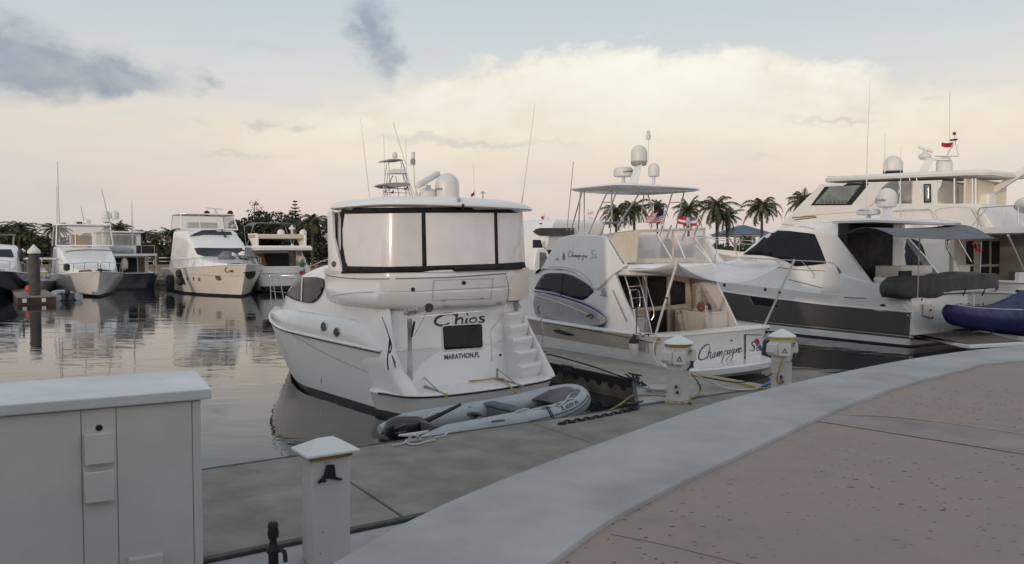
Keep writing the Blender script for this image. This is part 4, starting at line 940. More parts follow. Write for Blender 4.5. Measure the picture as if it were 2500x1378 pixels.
# registration, reads the way the photo shows it
textmesh('IL 6259 RI', [(1373, 1004), (1412, 985), (1409, 977), (1369, 994)], dt, DG, .006, bold=.03).build('registration_lettering', INKB, dg, ang=0)
for P in ([(1358, 994), (1372, 990), (1384, 979), (1400, 975)], [(1383, 977), (1393, 966), (1400, 962)]):
    q = surfs(P, dall, DG, .02); MB().tube(q, .013, 6, 3).build('grab_line', WROPE, dg)
for a in (0, 5):
    q = surfs([(1332 + a, 994), (1338 + a, 1004), (1345 + a, 1018), (1349 + a, 1025)], dall, DG, .015); MB().tube(q, .009, 6, 3).build('tie_line', BROPE, dg)
q = surfs([(1259, 1010), (1275, 1004), (1290, 1003)], dall, DG, .03); MB().tube(q, .016, 6, 3).build('seat_strap', WROPE, dg)
for (x, y) in ((1147, 994),): MB().lathe([(.03, 0), (.03, .02), (.001, .03)], surf(x, y, dall, DG, 0) or Vector((.6, 1, .5)), 10).build('air_valve', HYP, dg)
MB().beam(DG.hz(1200, 1030, .5), DG.hz(1232, 1026, .52), .05, .04).build('rowlock', ALU, dg)
for (a, b) in (((1048, 1019), (1075, 1012)),): MB().tube([DG.hz(a[0], a[1], .5), DG.hz(1056, 1008, .55), DG.hz(1068, 1008, .56), DG.hz(b[0], b[1], .5)], .012, 6, 3).build('lifting_handle', CHROME, dg)
# outboard
OF = Frame(DG.w((.02, -.02, -.14)), dang)
ob = thing('outboard_motor', 'dark navy outboard engine on the dinghy stern, nearest the dock', 'outboard motor', OF)
def orng(z, x0, x1, y0, y1, k=3.0):
    out = []
    for j in range(20):
        t = 2 * pi * j / 20; c, s = cos(t), sin(t)
        out.append(Vector(((x0 + x1) / 2 + (x1 - x0) / 2 * (abs(c) ** (2 / k)) * (1 if c > 0 else -1), (y0 + y1) / 2 + (y1 - y0) / 2 * (abs(s) ** (2 / k)) * (1 if s > 0 else -1), z)))
    return out
cw_ = [orng(.34, -.10, .10, -.50, .12), orng(.42, -.145, .145, -.58, .24), orng(.54, -.155, .155, -.60, .26), orng(.64, -.145, .145, -.57, .22), orng(.70, -.11, .11, -.48, .12), orng(.725, -.05, .05, -.38, .02)]
for i_, rg_ in enumerate(cw_):
    for p in rg_: p.z += (p.y - .0) * (-.10)
cwm = MB().loft(cw_); cow = cwm.build('cowling', NOUT, ob, ang=50)
MB().loft([orng(.20, -.09, .09, -.16, .10), orng(.40, -.10, .10, -.25, .12)]).build('midsection', NOUT, ob); MB().loft([orng(-.2, -.04, .04, -.12, .08), orng(.22, -.06, .06, -.14, .09)]).build('leg', NOUT, ob)
MB().box((-.12, .05, .30), (.12, .28, .50)).build('clamp_bracket', mat('bracket_navy', (.03, .03, .045), .4), ob, bev=.02)
MB().tube([(0.05, .15, .62), (.02, .55, .70), (0, .95, .80)], [.05, .035, .028], 10).build('tiller_arm', BLACK, ob)
MB().tube([(.05, .2, .5), (.2, .5, .48), (.25, .7, .38)], .012, 6, 4).build('fuel_line', BLACK, ob)
ot = tree([cwm], OF)
textmesh('YAMAHA', [(966, 1060), (991, 1055), (990, 1051), (966, 1055)], ot, OF, .006, bold=.02, shear=.2).build('lettering', mat('silver_lettering', (.30, .30, .33), .4), cow, ang=0)
stroke([(962, 1046), (975, 1042), (990, 1036)], 1.6, ot, OF, .006).build('cowl_stripe', mat('silver_lettering', (.30, .30, .33), .4), cow)
# ================= Riviera-like sport yacht "Champagne Si" =================
V = Frame((5.46, 20.47, 0), 34.0)
rv = thing('sport_yacht', 'white flybridge sport yacht with Champagne Si and parrot on its transom', 'yacht', V, 'boats moored in the marina')
def sheerR(u): return 1.17 + .55 * max(0, u - .15) ** 1.4
hl = []; 
for t in (-.35, 0, .10): hl.append(hull_ring(12.3 + t, 2.05 + .1 * t, t, 1.7, ys=.1, rc=.35, bs=1.98))
rlo = MB().loft(hl); rlo.build('boot_stripe', NAVY, rv)
hl = []
for k in range(7):
    t = k / 6; hl.append(hull_ring(12.4 + 1.4 * t, 2.06 + .2 * t, (lambda u, t=t: .10 + t * (sheerR(u) - .10)), 1.75 + .4 * t, ys=.1 + .06 * sin(t * pi), rc=.35, bs=1.99 + .17 * t))
rhm = MB().loft(hl, c0=False, c1=False); rhm.build('hull', GEL, rv, ang=50)
rp_ = []
for z, e, b in ((.10, .1, 1.85), (.2, -.02, 1.95), (.34, -.04, 1.98), (.38, 0, 1.95)): rp_.append(half_ring([(0, e - .55, z), (.9, e - .50, z), (1.6, e - .32, z), (b, e + .1, z), (b, .6, z), (0, .6, z)], 5))
rpm = MB().loft(rp_); rpm.build('swim_platform', GEL, rv)
rg = hull_ring(13.82, 2.275, (lambda u: sheerR(u) + .01), 2.15, ys=.10, rc=.35, bs=2.175); 
MB().tube(rg, .035, 7, closed=True).build('rub_rail', GEL, rv)
# covering boards / side decks / cockpit
cb_ = []
def rrow(y, w, z): return [Vector((w, y, z)), Vector((w - .06, y, z + .05)), Vector((w - .30, y, z + .05)), Vector((w - .34, y, z - .05)), Vector((w - .34, y, .75))]
for side in (1, -1):
    m = MB(); rows = []
    for y in (.35, .9, 1.6, 2.4, 3.2, 4.2, 5.5, 7): 
        rows.append([Vector((p.x * side, p.y, p.z)) for p in rrow(y, 2.17 + .1 * min(y / 3, 1), sheerR(y / 13.8))])
    m.loft(rows, closed=False); m.build('covering_board', GEL, rv, ang=50)
m = MB(); rows = []
for x in (-2.15, -1.6, -.8, 0, .8, 1.6, 2.15): rows.append([Vector((x, .14, sheerR(0))), Vector((x, .20, sheerR(0) + .06)), Vector((x, .5, sheerR(0) + .06)), Vector((x, .54, sheerR(0) - .02)), Vector((x, .54, .75))])
m.loft(rows, closed=False); m.build('transom_coaming', GEL, rv, ang=50)
MB().box((-2.0, .3, .70), (2.0, 8, .76)).build('cockpit_floor', TEAK, rv)
# saloon
sl = []
for z, b, b2 in ((.76, 1.86, 1.0), (1.25, 1.86, 1.0), (1.9, 1.80, .9), (2.66, 1.66, .7)):
    sl.append([Vector((-b, 2.75, z)), Vector((b, 2.75, z)), Vector((b, 6.5 , z)), Vector((b2, 8.6 - (z - .76) * .8, z)), Vector((-b2, 8.6 - (z - .76) * .8, z)), Vector((-b, 6.5, z))])
slm = MB().loft(sl); slm.build('saloon', PORTL, rv, ang=40)
# white side walls sweeping down to the cockpit (port seen, starboard mirrored)
sidew = [(1310, 660), (1480, 660), (1500, 667), (1520, 720), (1562, 820), (1480, 806), (1310, 772)]
P = [V.hx(a, b, -1.93) for a, b in sidew]
P[0].y = P[6].y = 9.5; P[0].z = 2.66; P[6].z = sheerR(.7)
mm = MB().prism(P, (.09, 0, 0)); spm = MB().join(mm); mm.mirx(); mm.build('side_wall', GEL, rv, ang=30, bev=.015)
st_ = tree([spm], V)
gl = [(1308, 700), (1318, 682), (1331, 669), (1352, 667), (1378, 668), (1400, 674), (1425, 688), (1443, 702), (1450, 712), (1442, 720), (1425, 733), (1400, 728), (1350, 713), (1308, 707)]
g_ = decal(smoothp(gl, 2), st_, V, 10, .012).build('side_window', BGLASS, rv, solid=.01)
stroke([(1376, 668), (1370, 722)], 2.4, st_, V, .022, 0).build('window_divider', BLACK, g_)
# builder's mark
mk = MB(); mk = stroke([(1475 + 6 * cos(t), 712 + 7 * sin(t)) for t in [2 * pi * k / 16 for k in range(14)]], 1.3, st_, V, .008, 0, mk); mk = stroke([(1472, 716), (1473, 708), (1478, 709), (1477, 713), (1473, 713), (1479, 717)], 1.2, st_, V, .008, 0, mk)
mk.build('maker_emblem', INKG, rv, ang=0); textmesh('RIVIERA', [(1466, 724), (1484, 725), (1484, 720), (1466, 719)], st_, V, .008, bold=.01).build('lettering', INKG, rv, ang=0)
stroke([(1497, 709), (1501, 718), (1527, 776), (1532, 786)], 3, st_, V, .02, 2).build('grab_rail', CHROME, rv)
# starboard coaming seen past the cockpit
P = [V.hx(a, b, 1.93) for a, b in ((1708, 693), (1722, 694), (1790, 800), (1700, 818), (1690, 800))]
MB().prism(P, (-.09, 0, 0)).build('side_wall', GEL, rv, bev=.01)
P = [V.hx(a, b, 1.84) for a, b in ((1640, 672), (1709, 693), (1760, 800), (1700, 816), (1640, 816))]
MB().prism(P, (.02, 0, 0)).build('cockpit_lining', PORTL, rv)
MB().tube([V.hx(a, b, 1.98) for a, b in ((1711, 694), (1716, 699), (1748, 758), (1753, 770))], .02, 6).build('grab_rail', CHROME, rv)
# aft bulkhead: doors
bk_ = tree([slm], V)
def BK(P, nm_, m=DARKIN, off=.01): return decal(P, bk_, V, 14, off).build(nm_, m, rv, solid=.008)
BK([(1499, 672), (1520, 664), (1566, 668), (1571, 750), (1525, 755), (1511, 728)], 'saloon_window'); BK([(1580, 668), (1626, 676), (1627, 746), (1581, 750)], 'saloon_door'); BK([(1636, 684), (1672, 690), (1673, 742), (1637, 746)], 'saloon_window')
BK([(1585, 760), (1627, 757), (1628, 816), (1600, 820), (1588, 818)], 'door_pane')
for P, w_ in (([(1576, 664), (1577, 820)], 4), ([(1631, 676), (1632, 818)], 4), ([(1526, 756), (1676, 750)], 5)): stroke(P, w_, bk_, V, .02, 0).build('door_frame', GELW, rv)
# cockpit cabinet
c0 = V.hz(1672, 816, .76); 
MB().box((.95, 1.35, .76), (1.82, 2.6, 1.52)).build('cockpit_cabinet', GELW, rv, bev=.02)
MB().box((.93, 1.33, 1.52), (1.84, 2.6, 1.56)).build('counter_top', GEL, rv, bev=.01)
MB().box((-.6, 2.2, .76), (-1.8, 2.74, 1.45)).build('mezzanine_seat', GEL, rv, bev=.05)
MB().lathe([(.05, 0), (.12, .05), (.13, .14), (.07, .24), (.001, .26)], (1.3, 1.9, 1.56), 12).build('cockpit_basket', mat('basket', (.2, .11, .07), .8, 0, .3, 20), rv)
for x in (1722, 1726): MB().tube([V.hy(x, 746, 1.2), V.hy(x, 805, 1.2)], .014, 6).build('fishing_rod', CHROME, rv)
# transom writing (hand-lettered script)
rtb = tree([rhm], V); scr = MB()
def W_(*s, w=1.3):
    global scr
    for q in s:
        q = [(1706 + (x - 1706) * .735, y + max(0, 12 - (x - 1706) * .11) * .45 * (1 if y > 862 else 0)) for x, y in q]; scr = stroke(q, lambda t: w * (.55 + .9 * (4 * t * (1 - t))), rtb, V, .007, 5, scr)
W_([(1741, 844), (1736, 841), (1722, 847), (1709, 860), (1706, 870), (1714, 874), (1728, 871), (1738, 864)], w=2.0)
W_([(1744, 846), (1738, 862), (1734, 873)], [(1734, 872), (1740, 862), (1746, 860), (1743, 868), (1746, 872), (1752, 868)],
   [(1760, 861), (1752, 863), (1750, 870), (1756, 869), (1761, 860), (1758, 869), (1762, 869)],
   [(1763, 868), (1768, 858), (1766, 869), (1773, 859), (1776, 860), (1772, 869), (1781, 858), (1784, 860), (1780, 868), (1784, 868)],
   [(1792, 857), (1784, 878), (1779, 884)], [(1788, 866), (1793, 858), (1799, 856), (1799, 863), (1791, 867)],
   [(1810, 855), (1803, 857), (1801, 864), (1806, 863), (1811, 854), (1808, 863), (1812, 862)],
   [(1822, 852), (1815, 855), (1814, 861), (1819, 860), (1824, 852), (1816, 874), (1807, 884), (1797, 882), (1806, 870), (1828, 860)],
   [(1828, 860), (1831, 852), (1828, 862), (1836, 851), (1839, 853), (1836, 861), (1840, 860)], [(1840, 857), (1847, 853), (1845, 849), (1839, 855), (1841, 861), (1851, 856)])
scr.build('script_lettering', INKB, rv, ang=0)
# framed parrot panel on the right of the transom
fp = MB(); fp = stroke([(1817, 817), (1868, 818)], 1.6, rtb, V, .02, 0, fp); fp = stroke([(1818, 816), (1818, 880)], 3.2, rtb, V, .02, 0, fp); fp = stroke([(1817, 880), (1868, 873)], 1.6, rtb, V, .02, 0, fp); fp = stroke([(1868, 817), (1868, 875)], 3, rtb, V, .02, 0, fp)
fo = fp.build('door_outline', INKB, rv, ang=0)
sm_ = MB(); sm_ = stroke([(1846, 836), (1842, 834), (1836, 837), (1836, 842), (1841, 847), (1841, 854), (1835, 857), (1830, 854)], lambda t: 2.0 * (.55 + .9 * (4 * t * (1 - t))), rtb, V, .007, 5, sm_)
sm_ = stroke([(1850, 845), (1847, 852), (1847, 857), (1851, 855)], 1.3, rtb, V, .007, 4, sm_); sm_.build('script_lettering', INKB, rv, ang=0)
decal(smoothp([(1843, 829), (1848, 827), (1852, 831), (1855, 842), (1858, 850), (1853, 852), (1848, 846), (1844, 838)], 3), rtb, V, 5, .014).build('parrot_body', RED, rv, ang=0)
decal(smoothp([(1847, 838), (1853, 838), (1859, 850), (1866, 864), (1861, 860), (1853, 852)], 3), rtb, V, 5, .018).build('parrot_wing', mat('parrot_blue', (.03, .10, .35), .6), rv, ang=0)
stroke([(1846, 856), (1864, 853)], 1.2, rtb, V, .012, 0).build('parrot_perch', INKB, rv, ang=0)
textmesh('KEY MARATHON, FL', [(1824, 870), (1862, 864), (1862, 861), (1824, 867)], rtb, V, .008).build('hailing_port', mat('faint_lettering', (.45, .45, .47), .5), rv, ang=0)
stroke([(1782, 832), (1785, 830), (1787, 833)], 2, rtb, V, .02, 0).build('transom_fitting', STEEL, rv)
# hull graphics: taupe band and gill window on the port side
for s_ in (-1, 1):
    st2 = []
    for k in range(5):
        t = .60 + .36 * k / 4; rg_ = hull_ring(12.4 + 1.4 * t, 2.066 + .2 * t, (lambda u, t=t: .10 + t * (sheerR(u) - .10)), 1.75 + .4 * t, ys=.1 + .06 * sin(t * pi), rc=.35, bs=1.996 + .17 * t)
        st2.append([Vector((p.x * s_, p.y, p.z)) for p in rg_[:len(rg_) // 2 + 1] if p.y > .46])
    MB().loft(st2, closed=False).build('hull_band', mat('champagne_band', (.42, .38, .34), .3, coat=.5), rv, ang=60)
decal(smoothp([(1346, 803), (1362, 801), (1390, 809), (1412, 822), (1395, 823), (1362, 817)], 3), rtb, V, 8, .010).build('hull_vent', mat('vent_silver', (.40, .38, .36), .35), rv)
decal(smoothp([(1352, 806), (1366, 805), (1388, 812), (1404, 819), (1385, 819), (1362, 814)], 3), rtb, V, 8, .015).build('hull_window', DGLASS, rv)
stroke([(1300, 780), (1350, 790), (1450, 808), (1520, 822), (1610, 840)], 1.6, rtb, V, .02, 4).build('rub_stripe', BLACK, rv)
# flybridge: big sweeping side wings
wing = [(1308, 668), (1318, 660), (1335, 632), (1352, 600), (1364, 583), (1378, 578), (1405, 573), (1455, 576), (1478, 580), (1487, 592), (1500, 615), (1512, 636), (1523, 646), (1520, 655), (1500, 668), (1482, 684), (1466, 700), (1455, 707), (1440, 697), (1424, 681), (1405, 668), (1385, 660), (1350, 657), (1316, 659)]
P = [V.hx(a, b, -1.99) for a, b in smoothp(wing, 2)]
wm_ = MB().prism(P, (.16, 0, 0)); wsv = MB().join(wm_); wm_.mirx(); wmo = wm_.build('bridge_wing', GEL, rv, ang=30, bev=.05, seg=3)
# flybridge deck slab and coaming
fb = []
for z, ins in ((2.62, .12), (2.66, .03), (2.78, 0), (2.90, .02), (2.95, .08)):
    b = 1.86 - ins; fb.append(half_ring([(0, 1.25 + ins, z), (1.2, 1.3 + ins, z), (b - .1, 1.5 + ins, z), (b, 1.9, z), (b, 3.5, z), (b, 4.4, z), (1.3, 5.6 - ins, z), (0, 6.0 - ins, z)], 4))
fbm = MB().loft(fb); fbm.build('flybridge_deck', GEL, rv, ang=50)
fo_ = []
for z, b, y1 in ((2.9, 1.90, 5.8), (3.4, 1.88, 5.5), (3.66, 1.86, 5.3)):
    fo_.append([Vector((-b, 3.0, z)), Vector((-b, 4.2, z)), Vector((-1.3, y1 - .4, z)), Vector((0, y1, z)), Vector((1.3, y1 - .4, z)), Vector((b, 4.2, z)), Vector((b, 3.0, z)), Vector((b - .1, 3.0, z)), Vector((b - .1, 4.1, z)), Vector((1.2, y1 - .55, z)), Vector((0, y1 - .15, z)), Vector((-1.2, y1 - .55, z)), Vector((-b + .1, 4.1, z)), Vector((-b + .1, 3.0, z))])
MB().loft(fo_).build('flybridge_coaming', GEL, rv, ang=40)
# script on the wing, bottle emblem
wt = tree([wsv], V); scr = MB(); 
def W2(*s, w=1.0):
    global scr
    for q in s:
        q = [(1388 + (x - 1388) * .72, y) for x, y in q]; scr = stroke(q, w, wt, V, .01, 4, scr)
W2([(1399, 613), (1395, 612), (1389, 618), (1388, 626), (1394, 628), (1400, 625)], [(1402, 614), (1400, 628), (1404, 622), (1406, 628)], [(1411, 623), (1408, 626), (1411, 628), (1413, 623), (1414, 628)], [(1415, 628), (1417, 623), (1418, 628), (1421, 623), (1422, 628)],
   [(1425, 623), (1422, 635)], [(1424, 624), (1429, 623), (1426, 628)], [(1434, 624), (1431, 627), (1434, 628)], [(1439, 623), (1436, 627), (1440, 624), (1436, 636), (1433, 634)], [(1442, 628), (1444, 624), (1446, 628), (1448, 626), (1451, 624), (1448, 628), (1452, 629)],
   [(1478, 611), (1470, 613), (1467, 618), (1472, 623), (1468, 631), (1460, 632)], [(1480, 621), (1479, 630), (1483, 628)])
scr.build('script_lettering', INKG, rv, ang=0)
decal([(1376, 617), (1378, 617), (1379, 626), (1381, 634), (1374, 635), (1374, 628)], wt, V, 5, .01).build('bottle_emblem', mat('emblem_bronze', (.2, .14, .12), .4), rv, ang=0)
decal([(1361 + 3.4 * cos(t), 633 + 3.4 * sin(t)) for t in [2 * pi * k / 10 for k in range(10)]], wt, V, 5, .02).build('running_light', ALU, rv)
stroke([(1338, 652), (1380, 654), (1415, 664), (1436, 682), (1447, 698)], 1.4, wt, V, .008).build('wing_crease', mat('crease_grey', (.35, .35, .36), .4), rv)
stroke([(1485, 586), (1500, 608), (1512, 630), (1523, 645)], 1.6, wt, V, .02, 2).build('wing_edge_trim', INKG, rv)
# side curtain and clear aft curtain
P = [V.hx(a, b, -1.84) for a, b in ((1480, 573), (1560, 563), (1552, 640), (1521, 644), (1500, 612))]
MB().prism(P, (.02, 0, 0)).build('side_curtain', mat('cream_canvas', (.60, .53, .45), .8, 0, .05, 3, bump=.2, bscale=4), rv)
CRC = mat('cream_canvas', (.60, .53, .45), .8)
y_ = 1.5
def AY(a, b, y=1.5): return V.hy(a, b, y)
P = [(1548, 562), (1722, 557), (1722, 640), (1548, 643)]
fr_o = [AY(*q) for q in P]
def bar(a, b, w, nm_='curtain_frame', m=CRC, y=1.5):
    MB().beam(AY(*a, y), AY(*b, y), .03, w).build(nm_, m, rv)
bar((1553, 564), (1553, 641), .12); bar((1643, 562), (1643, 640), .06); bar((1719, 558), (1719, 638), .07); bar((1548, 566), (1722, 560), .06); bar((1548, 638), (1722, 633), .12)
MB().add([AY(1557, 567, 1.51), AY(1717, 562, 1.51), AY(1717, 633, 1.51), AY(1557, 636, 1.51)], [(0, 1, 2, 3)]).build('clear_curtain', CLEAR, rv, ang=0)
MB().tube([AY(1483, 572, 3.3), AY(1548, 564, 1.5), AY(1722, 557, 1.5)], .02, 6).build('bridge_rail', CHROME, rv)
# bridge furniture
MB().box((-1.2, 3.2, 2.95), (-.3, 3.5, 3.75)).build('helm_seat', GEL, rv, bev=.08); MB().box((.2, 3.2, 2.95), (1.0, 3.5, 3.75)).build('helm_seat', GEL, rv, bev=.08)
MB().box((-1.4, 1.9, 2.95), (-.5, 2.4, 3.35)).build('bench', GELW, rv, bev=.05); MB().box((-1.1, 4.5, 2.95), (1.1, 5.0, 3.75)).build('helm_console', GEL, rv, bev=.08)
MB().tube([V.hy(1470, 590, 4) + Vector((.0, .2 * cos(t), .2 * sin(t))) for t in [2 * pi * k / 14 for k in range(14)]], .02, 6, closed=True).build('spare_wheel', CHROME, rv)
wl = MB().tube([Vector((-.3 + .22 * cos(t), 4.4, 3.6 + .22 * sin(t))) for t in [2 * pi * k / 16 for k in range(16)]], .018, 6, closed=True).build('steering_wheel', CHROME, rv)
# hardtop on stainless frame
hp = [(1395, 462), (1440, 455), (1500, 446), (1560, 441), (1620, 439), (1660, 441), (1688, 444), (1694, 449), (1680, 455), (1620, 460), (1560, 465), (1500, 468), (1450, 469), (1400, 468)]
zt = 5.06; hz_ = []
for z, ins in ((zt - .02, .10), (zt + .02, .0), (zt + .06, .02), (zt + .10, .22), (zt + .12, .6)):
    b = 1.72 - ins; hz_.append(half_ring([(0, 2.0 + ins, z), (1.0, 2.05 + ins, z), (b - .12, 2.25 + ins, z), (b, 2.7, z), (b, 3.7, z), (b * .9, 4.4 - ins, z), (b * .5, 4.75 - ins, z), (0, 4.85 - ins, z)], 4))
rht = MB().loft(hz_); rht.build('hardtop', GEL, rv, ang=50)
def pole(a, b, xa, xb=None, r=.022, nm_='hardtop_pole'):
    xb = xa if xb is None else xb
    p = V.hx(a[0], a[1], xa); q = V.hx(b[0], b[1], xb); MB().tube([p, q], r, 7).build(nm_, CHROME, rv)
for a, b, x in (((1422, 465), (1394, 563), -1.5), ((1417, 467), (1412, 565), -1.5), ((1488, 457), (1437, 570), -1.5), ((1511, 452), (1466, 574), -1.5), ((1493, 455), (1493, 545), -.9), ((1426, 463), (1427, 560), -1.2),
                ((1566, 465), (1508, 553), .6), ((1573, 463), (1565, 545), .6), ((1578, 463), (1594, 520), 1.0), ((1646, 456), (1618, 548), 1.5), ((1673, 455), (1650, 560), 1.5)):
    pole(a, b, x)
pole((1470, 496), (1493, 494), -1.5, r=.016); pole((1637, 495), (1662, 494), 1.5, r=.016)
pole((1400, 395), (1384, 565), -1.9, r=.012, nm_='whip_antenna')
# radars and domes
q = V.hx(1540, 440, 0)
MB().loft([[V.hx(1532, 453, s * .13), V.hx(1556, 453, s * .13), V.hx(1568, 402, s * .1), V.hx(1551, 402, s * .1)] for s in (-1, 1)]).build('radar_mast', GEL, rv, bev=.02)
d0 = V.hx(1560, 402, 0); rd = MB(); dome(rd, d0, .235, .56, 24); rdo = rd.build('satellite_radome', DOME, rv, ang=50); MB().lathe([(.20, -.03), (.236, .03), (.238, .09), (.20, .09)], d0, 24).build('radome_band', mat('sensor_grey', (.3, .29, .27), .5), rdo)
d0 = V.hx(1596, 432, .25); rd = MB(); dome(rd, d0, .165, .39, 20); rd.build('satellite_radome', DOME, rv, ang=50); MB().lathe([(.05, -.20), (.05, .02)], d0, 10).build('radome_foot', DOME, rv)
d0 = V.hx(1522, 434, -.1); rm = MB().lathe([(.12, 0), (.27, .01), (.30, .06), (.29, .20), (.24, .27), (.1, .29)], d0 + Vector((0, 0, .02)), 26); ro = rm.build('radar_scanner', DOME, rv, ang=45); MB().lathe([(.07, -.22), (.05, .03)], d0, 10).build('radar_foot', DOME, rv)
textmesh('GARMIN', [(1521, 422), (1547, 421), (1546, 416), (1521, 417)], tree([rm], V), V, .005, bold=.02).build('lettering', INKG, ro, ang=0)
MB().tube([V.hx(1577, 400, .1), V.hx(1582, 390, .1), V.hx(1583, 342, .1)], .015, 6, 3).build('light_mast', GEL, rv)
q = V.hx(1583, 341, .1); MB().lathe([(.03, 0), (.07, .01), (.07, .13), (.04, .14), (.035, .16), (.05, .17), (.05, .24), (.02, .26)], q, 12).build('anchor_light', DOME, rv)
# ladder, awning, poles
def lad(a, b, y): return V.hy(a, b, y)
l1 = [lad(1524, 668, 1.7), lad(1540, 720, 1.5), lad(1557, 816, 1.2)]; l2 = [lad(1555, 667, 1.7), lad(1570, 716, 1.5), lad(1591, 816, 1.2)]
MB().tube(l1, .02, 7).build('ladder_rail', CHROME, rv); MB().tube(l2, .02, 7).build('ladder_rail', CHROME, rv)
def lp_(L, t): 
    return L[0].lerp(L[1], t / .35) if t < .35 else L[1].lerp(L[2], (t - .35) / .65)
for t in (.03, .22, .41, .60, .78, .95): MB().beam(lp_(l1, t), lp_(l2, t), .05, .02).build('rung', CHROME, rv)
for L_, o in ((l1, -1),): MB().tube([lad(1541, 752, 1.35), lad(1538, 714, 1.3), lad(1548, 708, 1.3), lad(1560, 712, 1.3), lad(1562, 748, 1.3), lad(1551, 753, 1.35), lad(1541, 752, 1.35)], .014, 6, 3).build('ladder_grip', CHROME, rv)
MB().tube([lad(1572, 672, 1.4), lad(1585, 718, 1.3), lad(1597, 765, 1.2), lad(1590, 782, 1.25)], .012, 6, 3).build('ladder_grip', CHROME, rv)
# sagging white awning over the cockpit: four corners, poles carry the outer edge
A = [V.hy(1512, 658, 1.4), V.hy(1765, 641, 1.4)]; Bq = [V.hy(1650, 640, -.25), V.hx(1940, 634, 2.6)]
Bq[1] = V.hy(1905, 648, -.25)
aw = []; NA = 16
for i in range(NA + 1):
    u = i / NA; row = []
    for j in range(NA + 1):
        v = j / NA
        p = (A[0].lerp(A[1], u)).lerp(Bq[0].lerp(Bq[1], u), v); sag = .62 * (4 * u * (1 - u)) * (v ** 1.2) + .12 * sin(pi * v) ; p.z -= sag * .8; row.append(p)
    aw.append(row)
MB().loft(aw, closed=False).build('awning', WCLOTH, rv, ang=60, solid=.008, label='white cloth awning sagging over the cockpit')
for a, b, ya, yb in (((1655, 634), (1598, 826), -.3, .35), ((1940, 634), (1864, 800), -.3, .35)):
    p = V.hy(*a, ya); q = V.hy(*b, yb); MB().tube([p, q], .03, 8).build('awning_pole', WPAINT, rv)
    m = p.lerp(q, .48); MB().tube([m - (q - p) * .01, m + (q - p) * .01], .042, 8).build('pole_clamp', BLACK, rv)
# outrigger-like stays off the aft bridge
for a, b in (((1605, 572), (1640, 632)), ((1648, 570), (1672, 630)), ((1692, 574), (1748, 655)), ((1700, 600), (1745, 650))):
    MB().tube([V.hy(*a, 1.3), V.hy(*b, 1.0)], .014, 6).build('rod_holder_stay', GEL, rv)
for x in (1605, 1625, 1665, 1690): MB().tube([V.hy(x, 588, 1.45), V.hy(x + 14, 550, 1.35)], .022, 7).build('rod_holder', ALU, rv)
# lines
MB().tube([V.hy(1598, 870, -.1), V.hy(1602, 835, .1), V.hy(1610, 829, .2), V.hy(1650, 822, .35), V.hy(1720, 808, .45), V.hy(1800, 800, .45), V.hy(1860, 798, .45), V.hy(1878, 803, .3)], .026, 7, 5).build('shore_power_cable', TROPE, rv)
MB().tube([V.hy(1600, 832, .05), V.hy(1594, 850, -.05), V.hy(1600, 880, -.2), V.hy(1622, 897, -.4)], .022, 7, 5).build('shore_power_cable', WROPE, rv)
MB().tube([V.hy(1690, 908, -.3), V.hy(1740, 902, -.35), V.hy(1800, 878, -.3), V.hy(1850, 845, -.1), V.hy(1878, 812, .1)], .009, 6, 5).build('mooring_line', WROPE, rv)
MB().tube([V.hx(1556, 690, -1.9), V.hx(1555, 760, -1.95), V.hx(1553, 815, -2.2), V.hx(1548, 852, -2.33)], .014, 6, 3).build('fender_line', KROPE, rv)
kp = [V.hx(1550 + 2.8 * i + random.uniform(-3, 3), 819 + random.uniform(-4, 3), -2.2) for i in range(14)]; MB().tube(kp, .016, 6, 3).build('mooring_line', KROPE, rv)
ff = V.w(V.hx(1551, 880, -2.34)); FE = Frame((ff.x - .05, ff.y - .05, ff.z + .14), 0)
fe = thing('fender', 'white cylindrical fender with black top hanging off the Champagne Si port side', 'fender', FE)
MB().lathe([(.03, 0), (.10, .0), (.12, .05), (.12, .30), (.11, .33), (.09, .35)], (0, 0, 0), 16).build('fender_body', WPAINT, fe)
MB().lathe([(.125, .30), (.12, .36), (.05, .45), (.02, .50), (.02, .54)], (0, 0, 0), 16).build('fender_sleeve', BLACK, fe)
# ---- paddleboard lashed to the port side deck
b0 = [(1305, 716), (1345, 722), (1400, 737), (1440, 753), (1468, 771), (1474, 782), (1470, 792), (1450, 796), (1420, 797), (1380, 789), (1340, 778), (1305, 768)]
P = [V.hx(a, b, -2.1) for a, b in smoothp(b0, 2)]
BF = Frame(V.w(P[0]) * 1, 34); bo = V.l(BF.o)
sup = thing('paddleboard', 'long grey covered paddleboard with blue edge standing on the yacht side deck', 'paddleboard', BF)
Q = [BF.l(V.w(p)) for p in P]
mb = MB().prism(Q, (.10, 0, 0)); bm_ = MB().join(mb); mb.build('board', mat('board_cover_grey', (.36, .35, .36), .6, 0, .08, 3, bump=.15, bscale=5), sup, bev=.03, seg=3)
tp_ = [BF.l(V.w(V.hx(a, b, -2.03))) for a, b in ((1305, 712), (1345, 718), (1400, 733), (1440, 749), (1468, 767), (1477, 782), (1472, 795), (1460, 797))]
MB().tube(tp_, .024, 8, 3).build('board_edge', mat('board_blue', (.018, .035, .15), .55), sup)
bt = tree([bm_], BF)
stroke([(1308, 722), (1350, 733), (1400, 752), (1440, 770), (1462, 790), (1472, 804)], 2.2, bt, BF, .02, 3).build('strap', CHROME, sup)
stroke([(1360, 736), (1364, 760), (1369, 782)], 1.6, bt, BF, .012, 3).build('cover_seam', mat('seam_pale', (.45, .44, .45), .6), sup)
MB().tube([BF.l(V.w(V.hx(a, b, -2.16))) for a, b in ((1432, 774), (1440, 769), (1448, 772), (1442, 777))], .02, 6, 3).build('strap_buckle', BLACK, sup)
